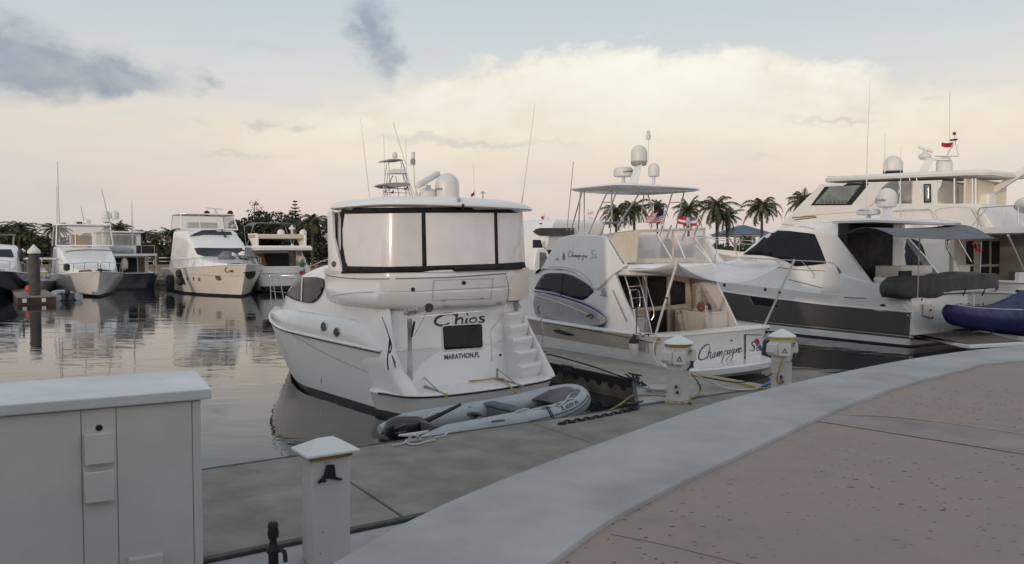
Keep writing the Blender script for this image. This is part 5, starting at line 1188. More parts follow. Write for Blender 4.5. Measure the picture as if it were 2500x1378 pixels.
# flags on the aft bridge
def flag(fr, pix, y, name, label, painter, staff):
    p0 = fr.w(fr.hy(*staff[1], y)); ff = Frame(p0, math.degrees(fr.a)); t = thing(name, label, 'flag', ff)
    L = lambda a, b, dy=0: ff.l(fr.w(fr.hy(a, b, y + dy)))
    MB().tube([L(*staff[0]), L(*staff[1])], .016, 6).build('staff', WPAINT, t)
    NX, NY = 26, 13; tl, tr_, br, bl = [Vector(q) for q in pix]; g = []
    for j in range(NY + 1):
        row = []
        for i in range(NX + 1):
            u, v = i / NX, j / NY; p = (tl * (1 - u) + tr_ * u) * (1 - v) + (bl * (1 - u) + br * u) * v
            p.y += 2.2 * sin(u * pi) * 1.0; row.append(L(p.x, p.y, .06 * sin(u * 9 + v * 2)))
        g.append(row)
    groups = {}
    for j in range(NY):
        for i in range(NX):
            groups.setdefault(painter(i / NX, (j + .01) / NY, j), []).append((j, i))
    for key_, cells in groups.items():
        nm_, m = key_[:2]
        mb = MB(); ix = {}
        vs = []; fs = []
        for (j, i) in cells:
            f = []
            for a, b in ((j, i), (j, i + 1), (j + 1, i + 1), (j + 1, i)):
                if (a, b) not in ix: ix[(a, b)] = len(vs); vs.append(g[a][b])
                f.append(ix[(a, b)])
            fs.append(tuple(f))
        mb.add(vs, fs).build(nm_, m, t, ang=60)
    return t
RC = ('red_cloth', RED); WC = ('white_cloth', WCLOTH); NC = ('navy_cloth', NAVYC)
# hoist is at the right edge in the photo, so u = 1 is the hoist
flag(V, [(1588, 524), (1622, 507), (1616, 543), (1572, 543)], 1.3, 'flag', 'stars and stripes flag flying from the aft flybridge rail', lambda u, v, j: NC if (u > .52 and j < 7) else (RC if j % 2 == 0 else WC), ((1624, 505), (1607, 585)))
flag(V, [(1656, 528), (1698, 530), (1702, 552), (1654, 546)], 1.3, 'flag', 'red flag with white cross on the aft flybridge rail', lambda u, v, j: WC if (abs(u - .55) < .09 or abs(v - .5) < .12) else (('flag_patch', mat('flag_blue_grey', (.10, .16, .26), .8)) if (u > .62 and v < .3) else ('red_panel', RED, u > .55, v > .5)), ((1708, 520), (1688, 590)))
# ================= express cruiser with taupe hull =================
K = Frame((15.24, 27.8, 0), 34.0)
kr = thing('express_cruiser', 'white express yacht with taupe grey hull sides and dark windows', 'yacht', K, 'boats moored in the marina')
def gtop(u): return 1.20 + .10 * min(u * 3, 1) + .75 * max(u - .25, 0) ** 1.2
def ksheer(u): return gtop(u) + .36 + .12 * u
def kband(f0, f1, n, c0=False, t0=0.0, t1=1.0):
    hl = []
    for k in range(n + 1):
        s = k / n; hl.append(hull_ring(11.9 + 1.5 * (t0 + (t1 - t0) * s), 2.0 + .15 * (t0 + (t1 - t0) * s), (lambda u, s=s: f0(u) + (f1(u) - f0(u)) * s), 1.75 + .45 * (t0 + (t1 - t0) * s), ys=.05, rc=.22, bs=1.95 + .13 * (t0 + (t1 - t0) * s)))
    return MB().loft(hl, c0=c0, c1=False)
kb = kband(lambda u: -.4, lambda u: .06, 1, True, 0, .05); kb.build('boot_stripe', BOOT, kr)
kw = kband(lambda u: .06, lambda u: .27 + .1 * u, 2, False, .05, .2); kw.build('hull_bottom_band', GEL, kr, ang=50)
kg = kband(lambda u: .27 + .1 * u, gtop, 5, False, .2, .8); kg.build('hull_side', GREYG, kr, ang=50)
ks = kband(gtop, ksheer, 4, False, .8, 1.0); ks.build('topsides', GEL, kr, ang=50)
for zf in (.36, .42): 
    rg = hull_ring(12.2, 2.035, (lambda u: zf + .1 * u), 1.85, ys=.045, rc=.22, bs=1.985); MB().tube(rg, .010, 5, closed=True).build('pinstripe', WPAINT if zf < .4 else BLACK, kr)
rg = hull_ring(13.12, 2.13, (lambda u: gtop(u)), 2.1, ys=.04, rc=.22, bs=2.06); MB().tube(rg, .028, 6, closed=True).build('rub_rail', GEL, kr)
# deck house
hs = []
for y, b, z0, zt_, r, ln in ((2.95, 2.02, 1.2, 4.42, .35, .34), (3.6, 2.02, 1.2, 4.44, .35, .34), (4.8, 2.0, 1.2, 4.40, .35, .34), (5.8, 1.98, 1.3, 4.28, .35, .34), (6.6, 1.95, 1.4, 4.02, .3, .34), (7.4, 1.88, 1.5, 3.50, .3, .32), (8.2, 1.76, 1.5, 3.02, .3, .30), (9.0, 1.58, 1.6, 2.86, .3, .28), (10.2, 1.25, 1.7, 2.72, .25, .2), (11.4, .75, 1.9, 2.55, .2, .1), (12.4, .3, 2.0, 2.40, .1, .05)):
    hs.append(tsec(y, b, z0, zt_, r=r, top=.10, lean=ln))
rows = [catmull([s[j] for s in hs], 3) for j in range(len(hs[0]))]
hs2 = [[rows[j][i] for j in range(len(rows))] for i in range(len(rows[0]))]
khm = MB().loft(hs2, closed=False); khm.build('deck_house', GEL, kr, ang=50)
kht = tree([khm, ks], K)
KW = mat('windscreen_cover', (.006, .008, .014), .5, 0, .2, 2, spec=.3)
decal([(1785, 621), (1800, 607), (1828, 584), (1854, 565), (1870, 563), (1930, 565), (1985, 571), (1990, 573), (2004, 606), (2023, 643), (1985, 648), (1943, 651), (1925, 641), (1905, 633), (1880, 627), (1860, 624)], kht, K, 14, .03).build('side_window', KW, kr, solid=.01)
stroke([(1868, 554), (1900, 551), (1950, 553), (1990, 560)], 2, kht, K, .02).build('grab_rail', CHROME, kr)
for x in (1796, 1805): stroke([(x + 2.2 * cos(t), 618 + 2.2 * sin(t)) for t in [2 * pi * k / 10 for k in range(11)]], 1, kht, K, .03, 0).build('window_fastener', CHROME, kr)
# roof overhang
ro = []
for z, ins in ((4.28, .1), (4.30, .02), (4.38, 0), (4.44, .1), (4.47, .5)):
    ro.append([Vector((x, y, z - .12 * max(0, (1.6 - y)) ** 1.3 * .5)) for x, y in ((-1.85 + ins, 3.2), (-1.82 + ins, 1.6), (-1.65 + ins, .5 + ins), (-1.2, .05 + ins), (0, -.15 + ins), (1.2, .05 + ins), (1.65 - ins, .5 + ins), (1.82 - ins, 1.6), (1.85 - ins, 3.2))])
MB().loft(ro).build('roof', GEL, kr, ang=50)
def KP(pix, x, th, nm_, m, bev=.02, mir=False, sm=0):
    return plate(K, pix, 0, x, th, nm_, m, kr, bev=bev, mirror=mir, sm=sm)
KP([(1988, 566), (2040, 574), (2058, 596), (2092, 642), (2130, 693), (2085, 700), (2040, 690), (2018, 645)], -2.0, .1, 'roof_pillar', GEL)
KP([(2015, 640), (2060, 672), (2122, 690), (2148, 693), (2172, 703), (2192, 720), (2206, 740), (2217, 758), (2150, 762), (2000, 741)], -2.08, .16, 'cockpit_coaming', GEL, .05)
plate(K, [(2212, 584), (2221, 583), (2262, 628), (2302, 680), (2290, 690), (2262, 655)], 0, 1.75, -.1, 'roof_pillar', GEL, kr)
plate(K, [(2100, 640), (2290, 690), (2380, 720), (2380, 800), (2100, 780)], 0, 1.95, -.1, 'cockpit_coaming', GEL, kr)
MB().box((-1.85, 2.55, 1.05), (1.05, 2.95, 4.28)).build('companionway', DARKIN, kr)
MB().box((1.05, 2.5, 1.05), (1.85, 2.95, 4.28)).build('aft_bulkhead', GEL, kr)
MB().box((-2.0, .2, 1.0), (2.0, 3, 1.06)).build('cockpit_floor', TEAK, kr)
a = K.hy(2188, 650, 1.2); b = K.hy(2242, 650, 1.2); MB().box((a.x, 1.0, 1.05), (b.x + .6, 2.0, a.z)).build('wet_bar', GELW, kr, bev=.02)
a = K.hy(2196, 662, .98); b = K.hy(2225, 712, .98); MB().box((a.x, .975, 1.1), (b.x, 1.02, a.z)).build('fridge_door', DARKIN, kr)
MB().box((-1.75, 1.1, 1.05), (-1.45, 1.6, 2.35)).build('helm_seat', GEL, kr, bev=.05)
a = K.hy(2226, 634, 2.48); MB().box((a.x, 2.46, a.z - .12), (a.x + .4, 2.5, a.z + .1)).build('switch_panel', BLACK, kr)
# grab rails, windscreen rails
def kt(P, x, r=.015, nm_='deck_rail', sm=3): MB().tube([K.hx(a, b, x) for a, b in P], r, 6, sm).build(nm_, CHROME, kr)
kt([(1722, 626), (1800, 628), (1900, 634), (2020, 640), (2035, 645), (2046, 655), (2056, 672), (2062, 686)], -2.05, .018)
kt([(1767, 629), (1775, 637)], -2.05); kt([(1890, 634), (1905, 648), (1919, 670)], -2.05); kt([(1957, 638), (1975, 656), (1985, 668), (1986, 680)], -2.05); kt([(2043, 655), (2049, 668), (2050, 675)], -2.1, .03)
kt([(2070, 622), (2078, 626), (2092, 646), (2103, 660)], -2.1, .016, 'grab_rail')
kst = tree([khm, ks, kg], K)
for P, w_ in (([(1886, 652), (1950, 659), (2060, 664)], 1.5), ([(1926, 683), (1975, 695), (2030, 710), (2056, 717), (2061, 726), (2100, 728), (2190, 731)], 1.8)): stroke(P, w_, kst, K, .01, 2).build('moulding_line', PIN, kr)
textmesh('Cruisers', [(2043, 659), (2078, 660), (2078, 651), (2044, 650)], tree([khm], K), K, .01, shear=.3, bold=.02).build('lettering', INKG, kr, ang=0)
textmesh('YACHTS', [(2062, 665), (2076, 665), (2076, 661), (2063, 661)], tree([khm], K), K, .01, bold=.02).build('lettering', INKG, kr, ang=0)
textmesh('CANTIUS', [(1812, 638), (1848, 639), (1848, 632), (1812, 631)], kht, K, .01, bold=.01).build('lettering', mat('faint_lettering', (.45, .45, .47), .5), kr, ang=0)
for x, y in ((1769, 696), (1869, 707), (1856, 666)): decal([(x - 2, y - 4), (x + 2, y - 4), (x + 2, y + 4), (x - 3, y + 2)], kst, K, 5, .03).build('deck_fitting', STEEL, kr, solid=.02)
decal(smoothp([(2148, 746), (2156, 742), (2164, 746), (2156, 749)], 2), kst, K, 5, .02).build('hawse_cleat', STEEL, kr)
hwv = [(1832, 723), (1887, 732), (1901, 750), (1843, 745)]
decal([(1826, 719), (1890, 729), (1905, 753), (1840, 748)], kst, K, 8, .012).build('window_recess', mat('recess_grey', (.15, .15, .15), .4), kr); decal(hwv, kst, K, 8, .024).build('hull_window', PANE, kr)
# stern: transom, swim platform
MB().prism([Vector((x, y, z)) for x, y, z in ((-1.93, -.03, .3), (1.93, -.03, .3), (1.95, .06, 1.72), (-1.95, .06, 1.72))], (0, .4, 0)).build('transom', GEL, kr, bev=.03)
kp_ = [K.hz(2231, 814, .42), K.hz(2300, 828, .42), K.hz(2345, 839, .42), K.hz(2370, 842, .42), K.hz(2520, 834, .42), Vector((1.95, .1, .42)), Vector((-1.9, .1, .42))]
MB().prism([p + Vector((0, 0, -.13)) for p in kp_], (0, 0, .12)).build('swim_platform', GEL, kr, bev=.02)
cx_ = sum((p.x for p in kp_)) / 7; cy_ = sum((p.y for p in kp_)) / 7
MB().prism([Vector((cx_ + (p.x - cx_) * .93, cy_ + (p.y - cy_) * .93, .405)) for p in kp_], (0, 0, .008)).build('teak_deck', mat('weathered_teak', (.13, .11, .10), .8, 0, .2, 6), kr, ang=0)
ktt = tree([MB().box((-1.95, .2, .3), (1.95, .22, 1.9))], K)
textmesh("Livin' The Dream II", [(2313, 756), (2402, 748), (2402, 738), (2315, 742)], None, K, plane=(1, -.05), bold=.015).build('lettering', mat('navy_lettering', (.03, .05, .11), .4), kr, ang=0)
MB().prism([K.hy(a, b, -.05) for a, b in ((2256, 741), (2281, 743), (2278, 778), (2256, 771))], (0, .03, 0)).build('locker_door', GELW, kr, bev=.01)
for x, y in ((2272, 758), (2276, 776), (2250, 732)): MB().lathe([(.04, 0), (.04, .02), (.001, .03)], K.hy(x, y, -.06), 10, (0, -1, 0)).build('fitting', BLACK, kr)
MB().tube([K.hy(2216, 770, -.05), K.hz(2240, 795, .5), K.hz(2262, 810, .45), K.hz(2270, 812, .45)], .02, 6, 4).build('shore_cable', WROPE, kr)
MB().prism([K.hz(2275, 808, .43), K.hz(2310, 796, .43), K.hz(2420, 790, .43), K.hz(2420, 806, .43)], (0, 0, .03)).build('platform_mat', BLACK, kr)
# charcoal cover over the aft lounge
P = [(2193, 700), (2205, 684), (2228, 676), (2300, 676), (2335, 666), (2380, 666), (2432, 668), (2442, 690), (2438, 708), (2420, 712), (2330, 710), (2300, 717), (2285, 727), (2240, 730), (2200, 727)]
cv = MB(); nL = 8; prof = smoothp(P, 2)
rings = []
for k in range(nL + 1):
    t = k / nL; s = 1 - .10 * (2 * t - 1) ** 6 - (.03 if k in (0, nL) else 0)
    pts = [K.hy(a, b, .05) for a, b in prof]; c_ = sum(pts, Vector()) / len(pts)
    rings.append([Vector((c_.x + (p.x - c_.x) * s + .05 * t, -.05 + .95 * t, c_.z + (p.z - c_.z) * s + .03 * sin(p.x * 7 + t * 5) + .012 * sin(p.x * 23 + t * 9))) for p in pts])
cv.loft(rings).build('lounge_cover', OCLOTH, kr, ang=70, label='charcoal fitted fabric cover over the aft lounge')
for (a, b), (c, d_) in (((2303, 716), (2430, 709)), ((2318, 713), (2428, 706))): MB().tube([K.hy(a, b, -.09), K.hy(c, d_, -.09)], .022, 6).build('stern_rail', WPAINT, kr)
for x in (2353, 2400): MB().beam(K.hy(x + 5, 705, -.11), K.hy(x - 2, 722, -.11), .04, .03).build('rail_strap', BLACK, kr)
# grey cockpit shade
Q = [K.hy(2056, 573, 1.6), K.hy(2262, 556, 1.6), K.hy(2196, 578, -2.2), K.hy(2425, 581, -2.2)]
Q[0] = K.hx(2056, 574, -1.78); Q[1] = Vector((1.7, .6, 4.25)); Q[2] = K.hy(2205, 579, -2.0); Q[3] = K.hy(2430, 582, -1.6)
aw = []
for i in range(15):
    u = i / 14; aw.append([(Q[0].lerp(Q[1], u)).lerp(Q[2].lerp(Q[3], u), v) + Vector((0, 0, .28 * sin(pi * min(1, v * 1.1)) * (1 - .5 * u) - .05 * sin(pi * u))) for v in [j / 14 for j in range(15)]])
MB().loft(aw, closed=False).build('cockpit_shade', GCLOTH, kr, ang=60, solid=.01, label='dark grey cloth shade stretched aft of the roof')
for a, b, y in (((2245, 580), (2240, 728), -.5),): MB().tube([K.hy(*a, y), K.hy(*b, y)], .018, 6).build('shade_pole', ALU, kr)
# electronics
q = K.hx(2165, 508, 0); rd = MB(); dome(rd, q + Vector((0, 0, .02)), .35, .72, 24); rdo = rd.build('satellite_radome', DOME, kr, ang=50)
MB().loft([[K.hx(2148, 545, s * .16), K.hx(2172, 545, s * .16), K.hx(2182, 508, s * .1), K.hx(2155, 508, s * .1)] for s in (-1, 1)]).build('radar_mast', GEL, kr, bev=.02)
textmesh('ntellian', [(2142, 492), (2163, 492), (2163, 485), (2143, 485)], tree([rd], K), K, .006, bold=.015).build('lettering', mat('blue_lettering', (.03, .06, .2), .5), rdo, ang=0)
q = K.hx(2120, 526, -.1); rm = MB().lathe([(.2, 0), (.40, .02), (.43, .10), (.40, .20), (.3, .24), (.1, .25)], q, 26); rmo = rm.build('radar_scanner', DOME, kr, ang=45); MB().lathe([(.1, -.15), (.1, .02)], q, 10).build('radar_foot', DOME, kr)
textmesh('ymarine', [(2094, 517), (2122, 518), (2122, 512), (2094, 511)], tree([rm], K), K, .006, bold=.015).build('lettering', mat('blue_lettering', (.03, .06, .2), .5), rmo, ang=0)
MB().tube([K.hx(2114, 545, -.6), K.hx(2117, 380, -.6), K.hx(2124, 196, -.6)], [.022, .016, .006], 6).build('whip_antenna', DOME, kr)
MB().tube([K.hx(2199, 560, .6), K.hx(2199, 360, .6)], [.018, .006], 6).build('whip_antenna', DOME, kr)
# ---- blue covered personal watercraft on the platform
bq = K.hy(2420, 815, -1.1); BWF = Frame(K.w((bq.x, -1.1, .46)), 34)
pw = thing('covered_tender', 'small craft under royal blue cover on the swim platform, cut by right frame edge', 'tender', BWF)
secs = []
for (x, yt, yb, w) in ((2311, 757, 768, .04), (2316, 745, 785, .22), (2335, 745, 795, .40), (2365, 748, 802, .52), (2400, 749, 808, .60), (2440, 742, 814, .66), (2470, 730, 818, .70), (2500, 716, 822, .72), (2540, 700, 826, .72), (2590, 700, 826, .66), (2620, 720, 824, .4)):
    t_ = K.hy(x, yt, -1.1); b_ = K.hy(x, yb, -1.1); zc_ = (t_.z + b_.z) / 2; h_ = (t_.z - b_.z) / 2
    ring = []
    for j in range(20):
        a = 2 * pi * j / 20; c, s = cos(a), sin(a)
        ring.append(BWF.l(K.w((t_.x, -1.1 + w * (abs(c) ** .8) * (1 if c > 0 else -1) * (1 if s > -.2 else .8), zc_ + h_ * (abs(s) ** (.9 if s > 0 else .75)) * (1 if s > 0 else -1) + .015 * sin(j * 2.3 + x * .07)))))
    secs.append(ring)
cm = MB(); rows = [catmull([s[j] for s in secs], 3) for j in range(20)]; cm.loft([[rows[j][i] for j in range(20)] for i in range(len(rows[0]))]); cm.build('cover', BCLOTH, pw, ang=60)
ct = tree([cm], BWF); stroke([(2330, 745), (2380, 752), (2430, 755), (2498, 757)], 1.6, ct, BWF, .012, 4).build('cover_cord', WROPE, pw)
for x in (2375, 2420): MB().beam(BWF.l(K.w(K.hy(x, 812, -1.3))), BWF.l(K.w(K.hy(x + 18, 800, -.9))), .08, .07).build('chock', TIMB, pw)
# ================= large raised pilothouse yacht behind =================
G = Frame((23.57, 34.4, 0), 34.0)
gr = thing('pilothouse_yacht', 'tall cream raised pilothouse yacht behind the taupe hulled boat, cut by right frame edge', 'yacht', G, 'boats moored in the marina')
def gsh(u): return 1.95 + 1.9 * max(0, u - .2) ** 1.25
hl = []
for t in (-.4, .0, .12): hl.append(hull_ring(18.4 + t, 2.45, t, 2.0, ys=.2, rc=.4))
MB().loft(hl).build('boot_stripe', BOOT, gr)
hl = [hull_ring(18.5 + 2.0 * k / 6, 2.45 + .15 * k / 6, (lambda u, k=k: .12 + (gsh(u) - .12) * k / 6), 1.9 + .5 * k / 6, ys=.2, rc=.4) for k in range(7)]
ghm = MB().loft(hl, c0=False, c1=False); ghm.build('hull', BEIGE, gr, ang=50)
for f_, r in ((1.0, .06), (.74, .04)):
    rg = hull_ring(18.5 + 2.0 * f_ + .03, 2.47 + .15 * f_, (lambda u: .12 + (gsh(u) - .12) * f_), 1.9 + .5 * f_, ys=.19, rc=.4); MB().tube(rg, r, 6, closed=True).build('rub_rail', BEIGE, gr)
deck_from(hull_ring(20.3, 2.5, (lambda u: gsh(u) - .35), 2.35, ys=.3, rc=.4)).build('main_deck', TEAK, gr)
tp = Vector((0, 20.4, gsh(1)))
MB().beam(tp + Vector((0, -.8, .02)), tp + Vector((0, .9, .45)), .5, .12).build('bow_pulpit', TEAK, gr)
br = [Vector((2.35 * s_, y, gsh(y / 20.5) + .75)) for s_, y in ((-1, 9), (-1, 12))]
for s_ in (-1, 1):
    pts = []
    for y, w in ((8, 2.4), (11, 2.35), (13.5, 2.1), (16, 1.6), (18, 1.05), (19.6, .5), (20.6, .15)): pts.append(Vector((w * s_, y, gsh(y / 20.5) + .8))); MB().tube([pts[-1], pts[-1] - Vector((0, 0, .85))], .018, 5).build('rail_post', CHROME, gr)
    MB().tube(pts, .022, 6, 2).build('bow_rail', CHROME, gr)
def GP(pix, x, th, nm_, m, bev=.03, sm=0): return plate(G, pix, 0, x, th, nm_, m, gr, bev=bev, sm=sm)
MB().box((-2.15, 3.3, 1.5), (2.15, 12.5, 4.05)).build('saloon', BEIGE, gr, bev=.06)
MB().prism([Vector((0, y, z)) for y, z in ((11.5, 2.6), (15.2, 3.0), (13.3, 4.2), (12.2, 5.0), (11.5, 5.0))], (1.9, 0, 0)).mirx().build('forward_cabin', BEIGE, gr, bev=.08)
# boat deck overhanging the cockpit
dkm = []
for z, ins in ((3.98, .1), (4.02, 0), (4.26, 0), (4.30, .08)): dkm.append([Vector((x, y, z)) for x, y in ((-2.45 + ins, -.6 + ins), (2.45 - ins, -.6 + ins), (2.45 - ins, 11), (2.2 - ins, 12), (-2.2 + ins, 12), (-2.45 + ins, 11))])
MB().loft(dkm).build('boat_deck', BEIGE, gr)
# raised pilothouse and flybridge body
up_ = [(1905, 548), (1920, 533), (1960, 492), (2003, 449), (2286, 440), (2287, 498), (2390, 497), (2395, 510), (2430, 560), (2200, 563), (1990, 560)]
P = [G.hx(a, b, -2.0) for a, b in up_]
gm_ = MB().prism(P, (4.0, 0, 0)); gm_.build('pilothouse', BEIGE, gr, ang=30, bev=.06)
gt_ = tree([gm_], G)
TG = mat('sky_tint_glass', (.17, .20, .19), .15, 0, .2, 1.5, coat=.5)  # sky showing through the glass is put into its colour
def GD(P, nm_, m, off=.02, so=.012): return decal(P, gt_, G, 10, off).build(nm_, m, gr, solid=so)
GD([(1980, 502), (2021, 447), (2120, 441), (2122, 449), (2079, 501)], 'window_frame', BLACK); GD([(1988, 499), (2028, 455), (2102, 452), (2068, 498)], 'pane', TG, .03)
GD([(2028, 448), (2118, 442), (2104, 452), (2026, 456)], 'sun_band', BGLASS, .034)
GD(smoothp([(2138, 497), (2148, 470), (2163, 450), (2185, 442), (2194, 442), (2194, 497)], 2), 'cabin_window', TG); 
GD([(2200, 444), (2228, 442), (2226, 497), (2200, 497)], 'cabin_window', mat('dusk_window', (.30, .27, .25), .2, 0, .2, 2))
GD([(2255, 450), (2273, 449), (2274, 495), (2256, 496)], 'window_frame', BLACK); GD([(2258, 453), (2270, 452), (2271, 492), (2259, 493)], 'pane', TG, .03)
stroke([(2120, 505), (2135, 495), (2150, 465), (2170, 446), (2195, 438)], 2, gt_, G, .02).build('moulding_line', mat('crease_beige', (.5, .46, .40), .5), gr)
for P_ in ([(1960, 528), (2000, 524), (2090, 518), (2150, 514)], [(2168, 516), (2270, 512), (2290, 540)], [(2284, 520), (2295, 510), (2370, 508), (2400, 560)]): stroke(P_, 1.5, gt_, G, .02, 2).build('moulding_line', mat('crease_beige', (.5, .46, .40), .5), gr)
stroke([(1934, 532), (1990, 528), (1994, 531), (1940, 537)], 2.5, gt_, G, .02, 0).build('accent_strip', TEAK, gr)
# open aft bridge under the hardtop
MB().box((-1.9, G.hx(2290, 470, -2).y - 1.2, 5.3), (1.9, G.hx(2290, 470, -2).y - 1.1, 6.5)).build('bridge_bulkhead', CREAM, gr)
for a in (2330, 2374, 2382): 
    MB().tube([G.hx(a, 436, -1.9), G.hx(a, 497, -1.9)], .04, 6).build('hardtop_post', BEIGE, gr)
MB().prism([G.hx(a, b, -1.9) for a, b in ((2288, 497), (2288, 440), (2300, 440), (2298, 452), (2290, 465), (2289, 497))], (.06, 0, 0)).build('bridge_arch', BEIGE, gr)
MB().box((-.6, 2.4, 5.0), (.2, 3.0, 5.9)).build('helm_chair', BEIGE, gr, bev=.1)
# hardtop
hzz = []
for dz, ins in ((-.02, .12), (0, 0), (.12, -.02), (.22, .06), (.28, .5)):
    hzz.append([Vector((x, y, 6.62 + dz + (y - 2) * .035)) for x, y in ((-2.0 + ins, 2.2 + ins), (-1.6, 1.85 + ins), (1.6, 1.85 + ins), (2.0 - ins, 2.2 + ins), (2.05 - ins, 6.0), (1.85 - ins, 9.6 - ins), (1.2, 10.4 - ins), (-1.2, 10.4 - ins), (-1.85 + ins, 9.6 - ins), (-2.05 + ins, 6.0))])
MB().loft(hzz).build('hardtop', BEIGE, gr, ang=45)
# aft cockpit
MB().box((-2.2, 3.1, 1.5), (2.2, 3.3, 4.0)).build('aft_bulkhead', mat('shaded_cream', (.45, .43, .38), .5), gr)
abt = tree([MB().box((-2.2, 3.1, 1.5), (2.2, 3.3, 4.0))], G)
for x0, x1 in ((2358, 2376), (2392, 2414), (2420, 2442), (2452, 2470)):
    decal([(x0, 590), (x1, 588), (x1, 645), (x0, 646)], abt, G, 12, .02).build('cockpit_door', DARKIN, gr); decal([(x0, 652), (x1, 651), (x1, 672), (x0, 672)], abt, G, 12, .02).build('cockpit_door', DARKIN, gr)
P = [G.hx(a, b, -2.2) for a, b in ((2208, 575), (2310, 576), (2312, 600), (2340, 660), (2365, 705), (2208, 712))]; MB().prism(P, (.12, 0, 0)).build('side_wing', BEIGE, gr, bev=.02)
sdt = tree([MB().prism(P, (.12, 0, 0)), MB().box((-2.15, 3.3, 1.5), (2.15, 12.5, 4.05))], G)
decal(smoothp([(2213, 586), (2240, 588), (2252, 600), (2262, 630), (2268, 652), (2213, 648)], 2), sdt, G, 10, .02).build('saloon_window', BGLASS, gr)
decal([(2308, 586), (2330, 584), (2330, 632), (2322, 628), (2310, 606)], sdt, G, 10, .02).build('saloon_window', DARKIN, gr)
for z, y in ((1.7, 2.3), (2.0, 2.5), (2.3, 2.7), (2.6, 2.9)): MB().box((-2.0, y, z - .3), (-1.1, y + .3, z)).build('stair_step', BEIGE, gr)
MB().tube([G.hy(2338, 582, 2.2), G.hy(2372, 640, 1.8)], .025, 6).build('stair_rail', CHROME, gr)
P = [G.hx(a, b, -2.4) for a, b in ((2440, 694), (2520, 696), (2520, 760), (2440, 740))]
MB().box((-2.3, .3, 1.5), (2.3, .5, 2.35)).build('cockpit_coaming', BEIGE, gr, bev=.03); MB().tube([G.hx(2444, 692, -2.45), G.hx(2560, 695, -2.45)], .03, 6).build('cap_rail', CHROME, gr)
gh_ = tree([ghm, MB().box((-2.3, .3, 1.5), (2.3, .5, 2.35))], G)
e_ = [(2490 + 12 * cos(t), 712 + 6 * sin(t)) for t in [2 * pi * k / 16 for k in range(16)]]; decal(e_, gh_, G, 8, .02).build('porthole', CHROME, gr); 
e_ = [(2490 + 9 * cos(t), 712 + 4 * sin(t)) for t in [2 * pi * k / 16 for k in range(16)]]; decal(e_, gh_, G, 8, .03).build('porthole_glass', DGLASS, gr)
MB().tube([G.hy(2461, 575, -.3), G.hy(2499, 660, .2)], .045, 8).build('deck_stanchion', WPAINT, gr)
MB().box((.3, 1.2, 1.6), (1.6, 1.9, 2.3)).build('cockpit_table', mat('wicker', (.16, .12, .09), .7, 0, .2, 20), gr, bev=.03)
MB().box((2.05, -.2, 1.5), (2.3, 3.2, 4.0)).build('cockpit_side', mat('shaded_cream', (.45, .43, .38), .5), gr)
# boat deck rails
def gt2(P, x, r=.022, nm_='deck_rail'): MB().tube([G.hx(a, b, x) for a, b in P], r, 6).build(nm_, CHROME, gr)
gt2([(2386, 560), (2388, 515), (2393, 508), (2480, 502), (2486, 508), (2486, 558)], -2.3); gt2([(2369, 508), (2398, 560)], -2.3); gt2([(2376, 506), (2406, 560)], -2.3); gt2([(2451, 503), (2451, 558)], -2.3, .015); gt2([(2410, 506), (2366, 560)], -2.2, .02)
gt2([(2168, 516), (2268, 511), (2294, 560)], -2.3, .018); gt2([(2290, 548), (2302, 560)], -2.3, .018)
gl1 = [G.hx(2217, 422, -1.9), G.hx(2235, 497, -1.9)]; gl2 = [G.hx(2235, 422, -1.9), G.hx(2249, 497, -1.9)]
for L_ in (gl1, gl2): MB().tube(L_, .025, 6).build('ladder_rail', CHROME, gr)
for t in (.28, .5, .72, .92): MB().beam(gl1[0].lerp(gl1[1], t), gl2[0].lerp(gl2[1], t), .08, .03).build('rung', BLACK, gr)
# electronics
q = G.hx(2180, 421, 0); rd = MB(); dome(rd, q, .46, .84, 24); rdo = rd.build('satellite_radome', DOME, gr, ang=50); MB().lathe([(.4, -.1), (.47, -.02), (.47, .05)], q, 24).build('radome_base', BLACK, rdo)
q = G.hx(2305, 421, .3); rd = MB(); dome(rd, q, .36, .78, 22); rd.build('satellite_radome', DOME, gr, ang=50)
MB().loft([[G.hx(2243, 422, s * .2), G.hx(2262, 422, s * .2), G.hx(2280, 392, s * .15), G.hx(2262, 384, s * .15)] for s in (-1, 1)]).build('radar_mast', BEIGE, gr, bev=.04)
MB().beam(G.hx(2248, 388, 0), G.hx(2318, 390, 0), .3, .12).build('mast_spreader', BEIGE, gr, bev=.04)
q = G.hx(2258, 388, 0); MB().lathe([(.22, 0), (.3, .06), (.28, .2), (.1, .3), (.08, .45)], q, 18).build('radar_pedestal', DOME, gr); MB().beam(G.hx(2242, 359, .0), G.hx(2278, 371, .3), .16, .14).build('radar_scanner', DOME, gr, bev=.05)
m_ = [(2282, 382), (2340, 382), (2333, 350), (2330, 330)]; gt2(m_, 0, .03, 'signal_mast'); gt2([(2312, 380), (2318, 368), (2328, 350)], 0, .025, 'signal_mast')
q = G.hx(2330, 330, 0); MB().lathe([(.05, 0), (.07, .02), (.07, .12), (.03, .14)], q, 10).build('anchor_light', STEEL, gr); MB().beam(G.hx(2320, 343, 0), G.hx(2337, 341, 0), .08, .08).build('mast_crosstree', STEEL, gr)
MB().tube([G.hx(2160, 422, -1.2), G.hx(2161, 327, -1.2)], .016, 6).build('whip_antenna', DOME, gr); MB().tube([G.hx(2318, 350, .2), G.hx(2319, 226, .2)], .016, 6).build('whip_antenna', DOME, gr); MB().box((-.2, -.1, 0), (.2, .1, .12), c=G.hx(2029, 436, -.6)).build('gps_antenna', DOME, gr)
flag(G, [(2299, 348), (2327, 347), (2325, 359), (2298, 358)], 6, 'flag', 'small red courtesy flag on the mast of the tall pilothouse yacht', lambda u, v, j: RC, ((2327, 340), (2326, 362)))
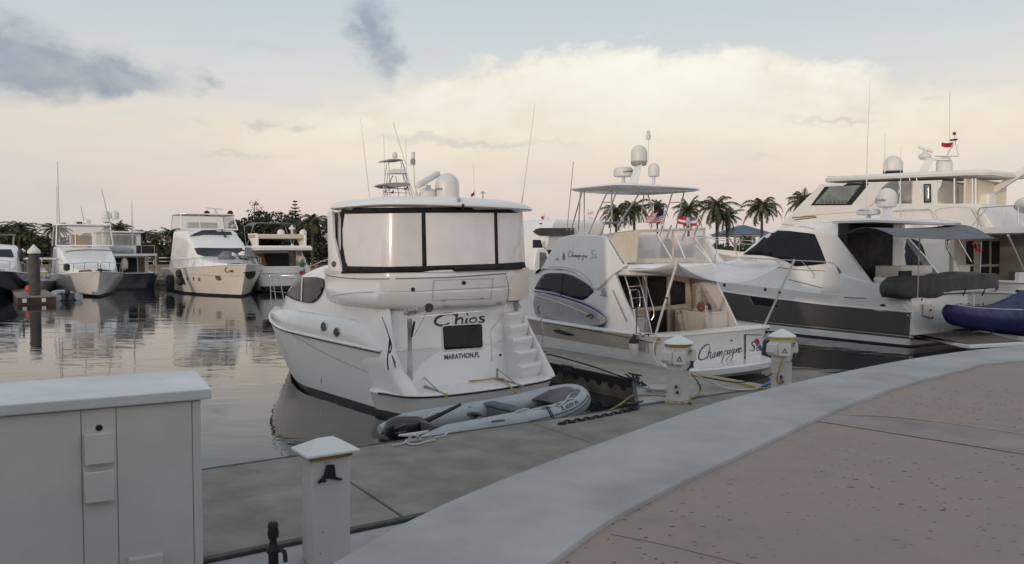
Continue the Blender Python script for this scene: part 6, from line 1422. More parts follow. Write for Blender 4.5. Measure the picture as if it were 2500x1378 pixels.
flag(G, [(2372, 592), (2398, 596), (2399, 615), (2382, 612)], .6, 'flag', 'red ensign hanging at the cockpit of the tall pilothouse yacht', lambda u, v, j: NC if (u > .5 and v < .3) else RC, ((2396, 590), (2393, 668)))
# tender on the boat deck and its crane
TF = Frame(G.w((-.9, .3, 4.75)), 34); td = thing('tender', 'white inflatable tender with red tag on the boat deck, cut by right frame edge', 'tender', TF)
tt = MB(); Pt = catmull([(1.7, -.6, .12), (.6, -.62, .12), (-.5, -.58, .18), (-1.1, -.35, .3), (-1.3, 0, .36), (-1.1, .35, .3), (-.5, .58, .18), (.6, .62, .12), (1.7, .6, .12)], 5)
MB().tube([Vector((p.x, p.y - .2, p.z + .2)) for p in Pt], .23, 14).build('inflatable_tube', DOME, td); MB().tube([Vector((p.x * 1.1, (p.y) * 1.33 - .2, p.z + .16)) for p in Pt], .06, 8).build('rubbing_strake', HYPD, td)
MB().loft([[Vector((x, w - .2, .25)), Vector((x, 0 - .2, d_)), Vector((x, -w - .2, .25))] for x, w, d_ in ((1.7, .6, -.25), (.3, .6, -.2), (-.6, .5, 0), (-1.2, .1, .35))], closed=False).build('hull', GEL, td)
MB().box((.1, -.5, .4), (.7, 0, .85)).build('console', BLACK, td, bev=.08); MB().box((-1.05, -.78, .3), (-.9, -.6, .42)).build('tag', RED, td)
cr = MB().beam(G.hx(2412, 476, .8), G.hx(2530, 398, .8), .22, .3); cr.build('boat_crane', BEIGE, gr, bev=.04); MB().tube([Vector((1.2, -.2, 4.2)), Vector((1.2, -.2, 6.2))], .15, 10).build('crane_post', BEIGE, gr)
# ================= boats across the basin =================
def tsl(st, n=3):
    hs = [tsec(y, b, z0, zt_, r=r, top=tp, lean=ln) for y, b, z0, zt_, r, tp, ln in st]
    rows = [catmull([s[j] for s in hs], n) for j in range(len(hs[0]))]
    return MB().loft([[rows[j][i] for j in range(len(rows))] for i in range(len(rows[0]))], closed=False)
def simple_hull(fr, t, L, b, zb, zs, m=GEL, boot=BOOT, flare=.25, fine=1.7, zboot=.14, deckm=GEL, name='hull'):
    sh = lambda u: zs + (zb - zs) * max(0, u) ** 1.6
    MB().loft([hull_ring(L - 1.7 + .3 * k, b - flare * .8, -.4 + k * (.4 + zboot), fine, ys=.1) for k in (0, 1)]).build('boot_stripe', boot, t)
    hl = [hull_ring(L - 1.4 + 1.4 * k / 6, b - flare * (1 - k / 6) ** 1.3, (lambda u, k=k: zboot + (sh(u) - zboot) * k / 6), fine + .7 * k / 6, ys=.1) for k in range(7)]
    hm_ = MB().loft(hl, c0=False, c1=False); hm_.build(name, m, t, ang=50)
    deck_from(hull_ring(L - .1, b - .06, (lambda u: sh(u) - .03), fine + .7, ys=.12)).build('deck', deckm, t)
    MB().tube(hull_ring(L + .03, b + .02, (lambda u: sh(u)), fine + .7, ys=.08), .035, 5, closed=True).build('rub_rail', deckm, t)
    return hm_, sh
def hull_w(L, b, fine, y):
    s = .42; u = y / L; return b if u < s else b * (1 - ((u - s) / (1 - s)) ** fine)
def bow_rail(fr, t, L, b, sh, fine, y0, n, h=.7, slant=.3):
    for s_ in (-1, 1):
        T_ = []
        for k in range(n):
            y = y0 + (L - .25 - y0) * k / (n - 1); w = max(hull_w(L, b, fine, y) - .08, .06) * s_; p = Vector((w, y - slant * .5, sh(y / L))); q = Vector((w, y + (slant if k < n - 1 else .1), sh(y / L) + h)); T_.append(q); MB().tube([p, q], .018, 5).build('rail_post', CHROME, t)
        MB().tube(T_, .02, 5).build('bow_rail', CHROME, t)
def enclosure(fr, t, y0, y1, b, z0, z1, slope=.5, nf=3, top=.12, framem=GEL, glass=CLEAR):
    """clear windows in a white frame; front slopes"""
    bt = b * .93
    def P(s, f, up): return Vector((s * (bt if up else b), (y1 - (slope if up else 0)) if f else y0, z1 if up else z0))
    for s in (-1, 1):
        MB().add([P(s, 0, 0), P(s, 1, 0), P(s, 1, 1), P(s, 0, 1)], [(0, 1, 2, 3)]).build('side_glass', glass, t, ang=0)
        MB().beam(P(s, 1, 0), P(s, 1, 1), .07, .07).build('window_frame', framem, t); MB().beam(P(s, 0, 0), P(s, 0, 1), .07, .07).build('window_frame', framem, t)
    MB().add([P(-1, 1, 0), P(1, 1, 0), P(1, 1, 1), P(-1, 1, 1)], [(0, 1, 2, 3)]).build('front_glass', glass, t, ang=0)
    for k in range(1, nf):
        u = k / nf; MB().beam(P(-1, 1, 0).lerp(P(1, 1, 0), u), P(-1, 1, 1).lerp(P(1, 1, 1), u), .06, .06).build('window_frame', framem, t)
    MB().beam(P(-1, 1, 0), P(1, 1, 0), .06, .10).build('window_sill', framem, t)
    rings = [[Vector((x, y, z1 + dz)) for x, y in ((-bt - .1 + i, y0 - .1 + i), (bt + .1 - i, y0 - .1 + i), (bt + .1 - i, y1 - slope), (bt - .3, y1 - slope + .35 - i), (-bt + .3, y1 - slope + .35 - i), (-bt - .1 + i, y1 - slope))] for dz, i in ((0, .05), (.02, 0), (top * .7, 0), (top, .15))]
    MB().loft(rings).build('hardtop', framem, t)
GRP = 'boats moored in the marina'
# --- sportfisher bow on
X1 = Frame((-36.4, 66.0, 0), 214.0); b1 = thing('sportfisher', 'white sportfishing boat moored bow on with clear bridge windows, behind the small inflatable', 'fishing boat', X1, GRP)
h1, s1 = simple_hull(X1, b1, 15.0, 2.5, 1.80, 1.25, GEL, flare=.55, fine=1.5)
m1 = tsl([(1.5, 2.0, 1.2, 3.6, .2, .06, .2), (4.5, 2.0, 1.2, 3.6, .2, .06, .2), (6.0, 1.98, 1.3, 3.55, .2, .06, .2), (8.0, 1.95, 1.3, 3.1, .2, .08, .2), (9.6, 1.85, 1.3, 2.62, .2, .1, .15), (11.0, 1.6, 1.4, 2.2, .2, .1, .1), (12.4, 1.1, 1.5, 1.9, .12, .05, .05)]); m1.build('cabin', GEL, b1, ang=50)
t1 = tree([m1], X1)
stroke([(160, 616), (180, 613), (215, 611), (262, 612), (280, 616)], 1.6, t1, X1, .03, 3).build('moulding_line', INKG, b1)
for P in ([(158, 587), (193, 585), (193, 589), (158, 594)], [(238, 585), (272, 588), (276, 593), (240, 590)]): decal(P, t1, X1, 8, .05).build('vent_window', DGLASS, b1)
decal([(214, 592), (221, 592), (221, 604), (214, 604)], t1, X1, 6, .06).build('bow_light', INKG, b1)
enclosure(X1, b1, 2.6, 6.3, 1.95, 3.6, 5.15, .55, 3)
MB().box((-.7, 3.2, 3.6), (-.1, 3.8, 4.6)).build('helm_chair', GEL, b1, bev=.1); MB().box((.2, 3.2, 3.6), (.8, 3.8, 4.5)).build('helm_chair', GEL, b1, bev=.1); MB().box((-.6, 4.6, 3.6), (.8, 5.2, 4.4)).build('console', AMBER, b1, bev=.05)
bow_rail(X1, b1, 15.0, 2.5, s1, 2.2, 8.5, 6, .68, .35)
for s_, pts in ((1, [(140, 690), (139, 456)]), (1, [(150, 690), (140, 395)]), (-1, [(322, 600), (322, 492)]), (0, [(207, 552), (197, 500)]), (.1, [(268, 545), (248, 462)])):
    MB().tube([X1.hy(*pts[0], 4.5), X1.hy(*pts[1], 4.5)], [.04, .02], 6).build('outrigger_pole', ALU, b1)
q = X1.hy(213, 546, 4.5); MB().lathe([(.22, 0), (.28, .08), (.25, .25), (.1, .33)], q, 16).build('radar_scanner', DOME, b1); MB().box((-.2, -.1, 0), (.2, .1, .22), c=X1.hy(194, 549, 4.5)).build('spotlight', STEEL, b1)
q = X1.hy(243, 661, 14.6); MB().beam(q, q + Vector((.0, .5, .1)), .25, .1).build('anchor_roller', STEEL, b1); MB().tube([q + Vector((-.2, .3, 0)), q + Vector((0, .6, -.05)), q + Vector((.25, .35, .02))], .03, 6).build('anchor', STEEL, b1)
MB().tube([q + Vector((.3, .2, 0)), X1.hy(215, 690, 14.6), X1.hy(180, 716, 14.0)], .012, 5, 4).build('bow_line', WROPE, b1)
q = X1.hy(163, 662, 13.0); MB().lathe([(.05, 0), (.2, .08), (.2, .42), (.05, .52)], q, 12).build('fender_on_rail', BLACK, b1)
# --- trawler behind it
X2 = Frame((-31.3, 64.5, 0), 34.0); b2 = thing('trawler_yacht', 'dark hulled motor yacht with two satellite domes behind the sportfishing boat', 'yacht', X2, GRP)
simple_hull(X2, b2, 15, 2.2, 2.3, 1.35, NAVY, fine=2.0)
MB().box((-1.8, 2.2, 1.2), (1.8, 9, 2.75)).build('saloon', BEIGE, b2, bev=.05); MB().box((-1.0, 2.17, 1.3), (.9, 2.2, 2.6)).build('aft_door', DARKIN, b2); MB().box((1.0, 2.16, 1.3), (1.5, 2.2, 2.6)).build('door_panel', TEAK, b2)
MB().box((-2.1, -.2, 2.75), (2.1, 9.5, 2.95)).build('boat_deck', GEL, b2, bev=.03); MB().box((-1.5, 3.8, 2.95), (1.5, 8, 4.7)).build('pilothouse', BEIGE, b2, bev=.08)
MB().box((-.9, 3.76, 3.7), (1.1, 3.8, 4.5)).build('pilothouse_window', TG, b2); MB().box((-1.7, 3.3, 4.72), (1.7, 8.4, 4.85)).build('pilothouse_roof', GEL, b2, bev=.03)
for s_ in (-1, 1): MB().tube([(2.0 * s_, 0, 1.2), (2.0 * s_, 0, 2.8)], .05, 6).build('deck_post', GEL, b2)
MB().tube([(-1.4, 1.0, 3.1), (-1.5, 1.5, 3.35), (-.2, 1.9, 3.25), (.6, 2, 3.15)], [.2, .3, .3, .2], 12).build('stowed_dinghy', HYP, b2); MB().box((.7, .4, 2.95), (1.9, 1.2, 3.6)).build('deck_box', BLACK, b2, bev=.05)
for x in (262, 280):
    q = X2.hy(x - (3 if x < 270 else -1), 535, 5); rd = MB(); dome(rd, q, .33, .72, 18); rd.build('satellite_radome', DOME, b2, ang=50)
MB().tube([X2.hy(268, 553, 5), X2.hy(266, 520, 5), X2.hy(265, 500, 5)], .05, 7).build('mast', GEL, b2); MB().beam(X2.hy(246, 538, 5), X2.hy(292, 538, 5), .12, .07).build('mast_spreader', GEL, b2)
MB().tube([X2.hy(324, 600, 2), X2.hy(322, 490, 2)], [.04, .012], 6).build('whip_antenna', DOME, b2)
q = X2.hy(304, 640, .2); MB().lathe([(.05, 0), (.26, .2), (.26, .7), (.18, .95), (.02, 1.05)], q + Vector((0, 0, -.7)), 12).build('stern_fender', WPAINT, b2)
for x in (-1.9, -.9, 0, .9, 1.9): MB().tube([(x, -.1, 2.95), (x, -.1, 3.6)], .02, 5).build('rail_post', CHROME, b2)
MB().tube([(-1.95, -.1, 3.62), (1.95, -.1, 3.62)], .022, 5).build('stern_rail', CHROME, b2)
# --- far left navy hull
X3 = Frame((-41.6, 63.0, 0), 214.0); b3 = thing('motor_cruiser', 'white topped cruiser with near black hull, cut by left frame edge', 'motor boat', X3, GRP)
_, s3 = simple_hull(X3, b3, 14.2, 2.2, 1.95, 1.3, NAVY, fine=1.5, zboot=.2)
tsl([(3, 1.9, 1.2, 3.7, .3, .08, .25), (6, 1.9, 1.2, 3.7, .3, .08, .25), (7.4, 1.8, 1.3, 3.5, .3, .08, .25), (9.0, 1.6, 1.4, 2.5, .25, .08, .2), (11, 1.2, 1.5, 2.15, .2, .08, .1), (12.6, .7, 1.6, 2.0, .1, .04, .05)]).build('cabin', GEL, b3, ang=50)
for s_ in (1, -1): MB().prism([Vector((s_ * 1.8, y, z)) for y, z in ((4, 2.45), (7.4, 2.45), (6.9, 3.25), (4, 3.3))], (s_ * .1, 0, 0)).build('cabin_window', BGLASS, b3)
MB().prism([Vector((x, y, z)) for x, y, z in ((-1.3, 8.45, 2.75), (1.3, 8.45, 2.75), (1.15, 7.75, 3.3), (-1.15, 7.75, 3.3))], (0, .05, .02)).build('windscreen', BGLASS, b3)
bow_rail(X3, b3, 14.2, 2.2, s3, 2.2, 7, 5, .7, .3); MB().tube([(-1.6, 4, 4.4), (1.6, 4, 4.4)], .04, 6).build('arch_rail', ALU, b3); MB().box((-1.5, 2.4, 4.38), (1.5, 5, 4.46)).build('bimini', GCLOTH, b3)
for s_ in (-1, 1): 
    for y in (2.6, 4.8): MB().tube([(1.4 * s_, y, 3.6), (1.45 * s_, y, 4.4)], .025, 6).build('bimini_pole', ALU, b3)
# --- big cream yacht bow on
X4 = Frame((-26.5, 66.3, 0), 214.0); b4 = thing('motor_yacht', 'large white motor yacht moored bow on with black wrap windows and black ball fenders', 'yacht', X4, GRP)
h4, s4 = simple_hull(X4, b4, 14.9, 2.85, 2.30, 1.75, GELW, flare=.45, fine=1.8)
m4 = tsl([(.8, 2.3, 1.6, 4.9, .3, .06, .35), (4.6, 2.3, 1.6, 4.9, .3, .06, .35), (5.6, 2.3, 1.6, 4.55, .3, .08, .32), (6.8, 2.3, 1.7, 4.1, .3, .08, .3), (7.7, 2.25, 1.7, 3.72, .3, .1, .3), (8.8, 2.15, 1.8, 2.95, .3, .12, .25), (9.6, 2.0, 1.9, 2.72, .2, .1, .15), (11.2, 1.5, 2.0, 2.5, .15, .1, .1), (12.8, .8, 2.1, 2.36, .1, .05, .05)]); m4.build('superstructure', GEL, b4, ang=50)
t4 = tree([m4], X4)
decal([(474, 606), (500, 606), (560, 607), (612, 606), (624, 626), (560, 627), (500, 627), (482, 622)], t4, X4, 12, .03).build('windscreen', BGLASS, b4)
decal([(462, 579), (475, 571), (495, 563), (540, 562), (580, 562), (591, 563), (594, 574), (540, 575), (500, 574), (478, 577)], t4, X4, 12, .03).build('bridge_windscreen', BGLASS, b4)
stroke([(541, 562), (549, 578)], 2.5, t4, X4, .06, 0).build('wiper', BLACK, b4); decal([(546, 577), (553, 577), (553, 581), (547, 581)], t4, X4, 6, .07).build('horn', STEEL, b4)
enclosure(X4, b4, .8, 4.7, 2.15, 4.9, 6.05, .7, 3, .12)
MB().box((-1.2, 1.6, 4.9), (1.1, 2.2, 5.5)).build('bridge_seat', GEL, b4, bev=.05)
for x in (505, 562):
    q = X4.hy(x, 521, 4.0); MB().lathe([(.02, -.1), (.2, -.1), (.22, .05), (.15, .06), (.001, .0)], q, 14, (0, 1, 0)).build('searchlight', BLACK, b4)
q = X4.hy(525, 524, 3); MB().lathe([(.3, 0), (.2, .2), (.12, .26), (.08, .4)], q, 12).build('radar_pedestal', DOME, b4); MB().beam(q + Vector((-.65, 0, .42)), q + Vector((.75, .1, .5)), .12, .1).build('radar_scanner', DOME, b4)
bow_rail(X4, b4, 14.9, 2.85, s4, 2.5, 3.5, 11, .62, .05)
ht4 = tree([h4], X4)
for (x, y, w, h) in ((457.5, 680, 3, 6), (472, 681, 3, 6), (486, 682, 4, 6)):
    d_ = decal([(x - w, y - h), (x + w * .6, y - h), (x + w, y + h), (x - w * .6, y + h)], ht4, X4, 6, .02).build('porthole', GEL, b4); decal([(x - w * .6 + .8, y - h + 2), (x + w * .6, y - h + 2), (x + w * .8, y + h - 2), (x - w * .3, y + h - 2)], ht4, X4, 6, .03).build('porthole_glass', TEAK, b4)
decal(smoothp([(525, 674), (536, 674), (541, 684), (530, 684)], 2), ht4, X4, 6, .02).build('hull_window', TEAK, b4)
decal([(594, 664), (624, 662), (621, 676), (610, 682), (603, 680)], ht4, X4, 6, .03).build('anchor_pocket', BLACK, b4)
decal([(561, 659), (570, 659), (570, 664), (561, 664)], ht4, X4, 6, .05).build('hawse_fitting', TEAK, b4); stroke([(554, 652), (550, 658), (553, 664), (562, 663)], 1.5, ht4, X4, .05, 3).build('mooring_rope', BLACK, b4)
stroke([(427, 666), (480, 671), (560, 674), (600, 673)], 1.2, ht4, X4, .015, 3).build('hull_crease', mat('crease_beige', (.5, .46, .40), .5), b4)
random.seed(3)
for (x, y, s_) in ((553, 629, 1), (603, 626, -1)):
    q = X4.hy(x, y, 10.2); rings = []
    for k in range(7):
        t = k / 6; r = .62 * sin(pi * (.12 + .8 * t)) ; rings.append([q + Vector(((t - .5) * 1.2, r * .8 * cos(a), .02 + max(-.2, r * .75 * sin(a)) + random.uniform(-.05, .05))) for a in [2 * pi * j / 12 for j in range(12)]])
    MB().loft(rings).build('covered_deck_chair', mat('lounger_grey', (.16, .16, .18), .8, 0, .2, 4), b4, ang=70); MB().loft([[p + Vector((-.35 * s_, .1, .12)) for p in r_] for r_ in [[q + (p - q) * .55 for p in r_] for r_ in rings]]).build('folded_cushion', WCLOTH, b4, ang=70)
for k, (x, y, r, lab) in enumerate(((423, 690, .33, 'tall black cylinder fender at the left hull edge of the large bow on yacht'), (446, 668, .28, 'upper of two black ball fenders on the large bow on yacht'), (448, 687, .28, 'lower of two black ball fenders on the large bow on yacht'))):
    p = at_y(x, y, 58.5 if k else 59.5); p += Vector((-.2, -.1, 0)); f_ = MB().lathe([(.03, -r * (1.9 if k == 0 else 1.1)), (r * .8, -r * (1.6 if k == 0 else .8)), (r, 0), (r * .8, r * (1.6 if k == 0 else .8)), (.03, r * (1.9 if k == 0 else 1.1))], (0, 0, 0), 14).build('fender', BLACK)
    f_.location = p; tag(f_, lab, 'fender', 'black fenders')
# --- flybridge yacht stern on, beside it
X5 = Frame((-17.4, 61.0, 0), 34.0); b5 = thing('flybridge_yacht', 'white flybridge yacht stern to camera with bimini, twin domes and lit cream arch', 'yacht', X5, GRP)
h5, s5 = simple_hull(X5, b5, 14, 2.15, 2.2, 1.5, GEL, fine=2.0)
MB().box((-2.0, -.9, .2), (2.0, .3, .5)).build('swim_platform', BLACK, b5, bev=.03)
MB().box((-1.95, 2.6, 1.2), (1.95, 9, 3.2)).build('saloon', GELW, b5, bev=.05)
MB().box((-1.2, 2.55, 1.3), (1.5, 2.6, 3.0)).build('saloon_door', DARKIN, b5)
m5 = MB()
for z, i in ((3.15, .15), (3.2, .02), (3.4, 0), (3.5, .1)): pass
m5.loft([[Vector((x, y, z)) for x, y in ((-2.1 + i, .2 + i), (2.1 - i, .2 + i), (2.15 - i, 5), (1.8 - i, 9), (-1.8 + i, 9), (-2.15 + i, 5))] for z, i in ((3.2, .15), (3.25, .02), (3.45, 0), (3.6, .12))]).build('flybridge', GEL, b5)
for s_ in (-1, 1):
    MB().prism([Vector((s_ * 2.0, y, z)) for y, z in ((.3, 1.5), (2.6, 1.5), (4.6, 3.3), (2.6, 3.3), (1.2, 2.2))], (-s_ * .15, 0, 0)).build('side_wing', GEL, b5, bev=.04)
    MB().prism([Vector((s_ * 2.0, y, z)) for y, z in ((1.2, 3.5), (2.2, 3.5), (3.6, 4.55), (1.4, 4.55), (1.2, 4.3))], (-s_ * .2, 0, 0)).build('radar_arch_leg', GELW, b5, bev=.04)
    q = X5.hy(686 if s_ < 0 else 740, 577, 2.2); rd = MB(); dome(rd, q, .29, .55, 18); rd.build('satellite_radome', DOME, b5, ang=50)
MB().box((-2.0, 1.3, 4.15), (2.0, 3.4, 4.5)).build('radar_arch', PORTL, b5, bev=.06)
MB().lathe([(.12, 0), (.1, .5), (.25, .55), (.25, .7), (.1, .75), (.05, .9)], X5.hy(713, 577, 2.4), 12).build('radar_scanner', DOME, b5)
MB().loft([[Vector((x, y, z + (-.25 if abs(x) > 1.5 else 0))) for x in (-1.7, -1.4, 0, 1.4, 1.7)] for y, z in ((2.9, 5.42), (4.2, 5.50), (5.6, 5.42))], closed=False).build('bimini', GCLOTH, b5, solid=.03)
for s_ in (-1, 1):
    for y in (2.9, 5.6): MB().tube([(1.7 * s_, y, 5.2), (1.9 * s_, 4.2, 3.5)], .03, 6).build('bimini_pole', CHROME, b5)
MB().loft([[Vector((-1.75, .7 + .25 * k, 1.3 + .28 * k)), Vector((-1.15, .7 + .25 * k, 1.3 + .28 * k)), Vector((-1.15, .95 + .25 * k, 1.3 + .28 * k)), Vector((-1.75, .95 + .25 * k, 1.3 + .28 * k))] for k in range(7)]).build('stairs', TEAK, b5)
MB().box((-1.9, .2, 1.2), (1.9, .45, 2.0)).build('stern_coaming', GEL, b5, bev=.05)
flag(X5, [(734, 644), (748, 640), (744, 668), (731, 672)], -.3, 'flag', 'drooping green white and red flag at a stern beside the large bow on yacht', lambda u, v, j: ('green_cloth', GREEN) if v < .3 else (WC if v < .55 else RC), ((747, 632), (738, 680)))
# --- sportfisher with tuna tower behind Chios
X6 = Frame((-5.6, 43.0, 0), 34.0); b6 = thing('tower_fishing_boat', 'fishing boat with tall pipework tuna tower rising behind the Chios hardtop', 'fishing boat', X6, GRP)
simple_hull(X6, b6, 12.5, 2.1, 1.9, 1.1, GEL, fine=1.8); MB().box((-1.6, 3.5, 1.0), (1.6, 8, 2.9)).build('cabin', GEL, b6, bev=.1); MB().box((-1.7, 2.8, 2.9), (1.7, 6.5, 3.5)).build('flybridge', GEL, b6, bev=.08)
def X6t(a, b, ya, yb=None, r=.026, n='tower_pipe'): MB().tube([X6.hy(a[0], a[1], ya), X6.hy(b[0], b[1], ya if yb is None else yb)], r, 6).build(n, ALU, b6)
for a, b, y in (((945, 392), (932, 500), 4.0), ((949, 392), (953, 500), 5.2), ((981, 392), (1013, 500), 4.0), ((978, 392), (995, 500), 5.2), ((947, 425), (936, 500), 4.0), ((989, 425), (1006, 500), 4.0), ((966, 430), (977, 500), 5.0), ((958, 429), (950, 455), 5.0), ((984, 425), (1003, 482), 4.6), ((951, 446), (941, 500), 4.6), ((960, 430), (950, 443), 4.4)): X6t(a, b, y)
X6t((944, 425), (990, 425), 4.4); X6t((938, 460), (1000, 462), 4.2); X6t((936, 470), (1000, 472), 4.2, r=.018); X6t((941, 476), (953, 476), 4.0, r=.018)
def slabp(pix, y, dy, n, m): return MB().prism([X6.hy(a, b, y) for a, b in pix], (0, dy, 0)).build(n, m, b6, bev=.02)
slabp([(944, 393), (950, 389), (966, 387), (980, 389), (987, 392), (966, 392)], 3.9, 1.3, 'tower_roof', mat('sensor_grey', (.3, .29, .27), .5)); slabp([(954, 424), (955, 416), (962, 413), (985, 413), (989, 416), (990, 424)], 4.0, .5, 'tower_belly_rail', GEL); slabp([(938, 451), (952, 446), (990, 446), (1004, 449), (1000, 454), (975, 457), (955, 457)], 3.8, 1.6, 'tower_platform', mat('sensor_grey', (.3, .29, .27), .5))
q = X6.hy(964, 385, 4.5); rd = MB(); dome(rd, q, .155, .33, 16); rd.build('satellite_radome', DOME, b6, ang=50)
for a, b in (((940, 485), (937, 330)), ((990, 400), (960, 300)), ((993, 470), (991, 340)), ((1013, 482), (985, 400))): X6t(a, b, 4.6, r=.014, n='whip_antenna')
for x in (942, 944, 1158): pass
flag(X6, [(936, 468), (944, 462), (945, 465), (938, 470)], 4.0, 'flag', 'small furled flag on the left leg of the tuna tower', lambda u, v, j: RC, ((944, 460), (942, 476)))
flag(X6, [(953, 470), (961, 462), (961, 471), (953, 471)], 4.0, 'flag', 'small red flag in the middle of the tuna tower', lambda u, v, j: RC, ((961, 460), (961, 476)))
flag(X6, [(985, 460), (996, 454), (995, 459), (986, 464)], 4.0, 'flag', 'small dark red flag on the right leg of the tuna tower', lambda u, v, j: RC, ((997, 452), (994, 468)))
# --- yacht just right of Chios
X7 = Frame((4.3, 44.5, 0), 34.0); b7 = thing('motor_yacht', 'white yacht with pointed black cabin windows seen between Chios and the Champagne Si', 'yacht', X7, GRP)
simple_hull(X7, b7, 15, 2.3, 2.4, 1.4, GEL, fine=1.9)
MB().loft([[Vector((x * w, y0 + (y1 - y0) * ty, z)) for x, ty in ((-1, 0), (1, 0), (1, .55), (.75, .8), (.3, .95), (0, 1), (-.3, .95), (-.75, .8), (-1, .55))] for z, w, y0, y1 in ((1.4, 2.1, 1.8, 10.5), (2.7, 2.05, 1.6, 10), (3.5, 2.0, 1.2, 9), (4.15, 1.95, 1.0, 8), (4.75, 1.85, .8, 7), (5.0, 1.6, .9, 6.2), (5.08, 1.0, 1.5, 5))]).build('superstructure', GEL, b7, ang=50)
t7 = BVHTree.FromPolygons([X7.w(v) for v in MB().box((-2.1, 1.0, 1.4), (2.1, 1.02, 5.2)).v], MB().box((0, 0, 0), (1, 1, 1)).f)
def W7(P, m, n='cabin_window', y=.95, dy=.1): return MB().prism([X7.hy(a, b, y) for a, b in P], (0, dy, 0)).build(n, m, b7)
W7(smoothp([(1303, 566), (1309, 560), (1320, 557), (1402, 557), (1402, 575), (1320, 577), (1310, 572)], 1), DGLASS, y=.80); W7([(1303, 586), (1320, 586), (1327, 610), (1303, 614)], BGLASS, y=1.2); W7([(1328, 606), (1356, 606), (1343, 622), (1335, 620)], BGLASS, y=1.3)
MB().prism([X7.hy(a, b, -.2) for a, b in smoothp([(1309, 612), (1318, 606), (1332, 607), (1340, 620), (1345, 645), (1345, 668), (1305, 668)], 2)], (0, .6, 0)).build('stern_seat', GEL, b7, bev=.06); MB().prism([X7.hy(a, b, -.22) for a, b in ((1318, 616), (1331, 617), (1340, 640), (1340, 668), (1317, 668))], (0, .03, 0)).build('seat_pad', mat('lounger_grey', (.16, .16, .18), .8), b7)
q = X7.hy(1333, 543, 3); rd = MB(); dome(rd, q, .17, .36, 16); rd.build('satellite_radome', DOME, b7, ang=50); MB().lathe([(.25, 0), (.2, .1), (.02, .13)], X7.hy(1343, 544, 3), 14).build('radar_scanner', DOME, b7); MB().beam(X7.hy(1318, 546, 2), X7.hy(1378, 545, 2), .1, .06).build('roof_rail', STEEL, b7)
flag(X7, [(1322, 528), (1330, 524), (1330, 533), (1321, 535)], 3, 'flag', 'tiny red and white flag on the roof right of Chios', lambda u, v, j: RC if u < .5 else WC, ((1330, 520), (1327, 545)))
# --- hardtop boat further back
X8 = Frame((9.3, 60.0, 0), 34.0); b8 = thing('hardtop_cruiser', 'distant cruiser with dark hardtop seen through the Champagne Si bridge poles', 'motor boat', X8, GRP)
simple_hull(X8, b8, 14, 2.2, 2.3, 1.4, GEL, fine=1.9); MB().box((-1.8, 2.5, 1.3), (1.8, 9, 3.6)).build('superstructure', GEL, b8, bev=.1); MB().box((-1.7, 1.5, 3.6), (1.7, 6, 4.2)).build('flybridge', GEL, b8, bev=.08)
MB().prism([X8.hy(a, b, 1.6) for a, b in ((1438, 550), (1450, 545), (1500, 541), (1538, 541), (1528, 546), (1480, 549), (1440, 553))], (0, .9, 0)).build('hardtop', mat('hardtop_slate', (.12, .14, .17), .5), b8, bev=.03)
for x in (-1.6, 1.6):
    for y in (1.8, 4.6): MB().tube([(x, y, 4.0), (x, y, 5.1)], .04, 6).build('hardtop_post', STEEL, b8)
rd = MB(); dome(rd, X8.hy(1441, 545, 3), .2, .5, 14); rd.build('satellite_radome', DOME, b8, ang=50); MB().beam(X8.hy(1436, 522, 3), X8.hy(1447, 520, 3), .2, .2).build('radar_scanner', DOME, b8); MB().tube([X8.hy(1437, 546, 3), X8.hy(1436, 510, 3)], .03, 6).build('mast', ALU, b8)
MB().tube([X8.hy(1595, 560, 4), X8.hy(1595, 500, 4)], .04, 6).build('tower_pipe', ALU, b8); MB().prism([X8.hy(a, b, 4) for a, b in ((1592, 499), (1600, 497), (1624, 497), (1626, 500), (1600, 502))], (0, 1.2, 0)).build('tower_roof', STEEL, b8)
MB().tube([X8.hy(1158, 486, 2), X8.hy(1156, 400, 2)], .012, 5)
# --- small flag on its pole above Chios (on the tower boat's neighbour)
X9 = Frame((-2.6, 52.0, 0), 34.0); b9 = thing('small_boat', 'low white boat hidden behind Chios whose thin flag mast shows above the hardtop', 'motor boat', X9, GRP)
simple_hull(X9, b9, 9, 1.6, 1.5, 1.0, GEL); MB().box((-1, 3, 1), (1, 6, 2.2)).build('cabin', GEL, b9, bev=.1); MB().tube([X9.hy(1158, 600, 3), X9.hy(1158, 484, 3), X9.hy(1156, 400, 3)], [.035, .02, .01], 6).build('mast', ALU, b9)
flag(X9, [(1149, 474), (1158, 466), (1158, 475), (1150, 481)], 3, 'flag', 'tiny red flag with white patch on thin mast above the Chios hardtop', lambda u, v, j: RC, ((1159, 466), (1158, 484)))
# --- small inflatable in front of the sportfisher
X10 = Frame(at_z(163, 734, -.02), 40.0); b10 = thing('dinghy', 'small pale inflatable with black outboard in front of the sportfishing bow', 'dinghy', X10)
Pt = catmull([(-.62, -.5, .22), (-.62, .4, .22), (-.58, 1.3, .25), (-.3, 2.0, .35), (0, 2.2, .38), (.3, 2.0, .35), (.58, 1.3, .25), (.62, .4, .22), (.62, -.5, .22)], 4)
MB().tube(Pt, .24, 12).build('inflatable_tube', HYP, b10); MB().box((-.5, -.1, .05), (.5, 0, .5)).build('transom_board', HYPD, b10)
MB().loft([orng(.35, -.12, .12, -.45, -.05), orng(.5, -.16, .16, -.5, 0), orng(.72, -.12, .12, -.42, -.05)]).build('outboard', BLACK, b10); MB().tube([(0, -.2, .4), (0, -.25, -.3)], .06, 8).build('outboard_leg', BLACK, b10); MB().tube([(-.6, -.5, .4), (-.2, -.1, .6)], .03, 6).build('oar', BLACK, b10)
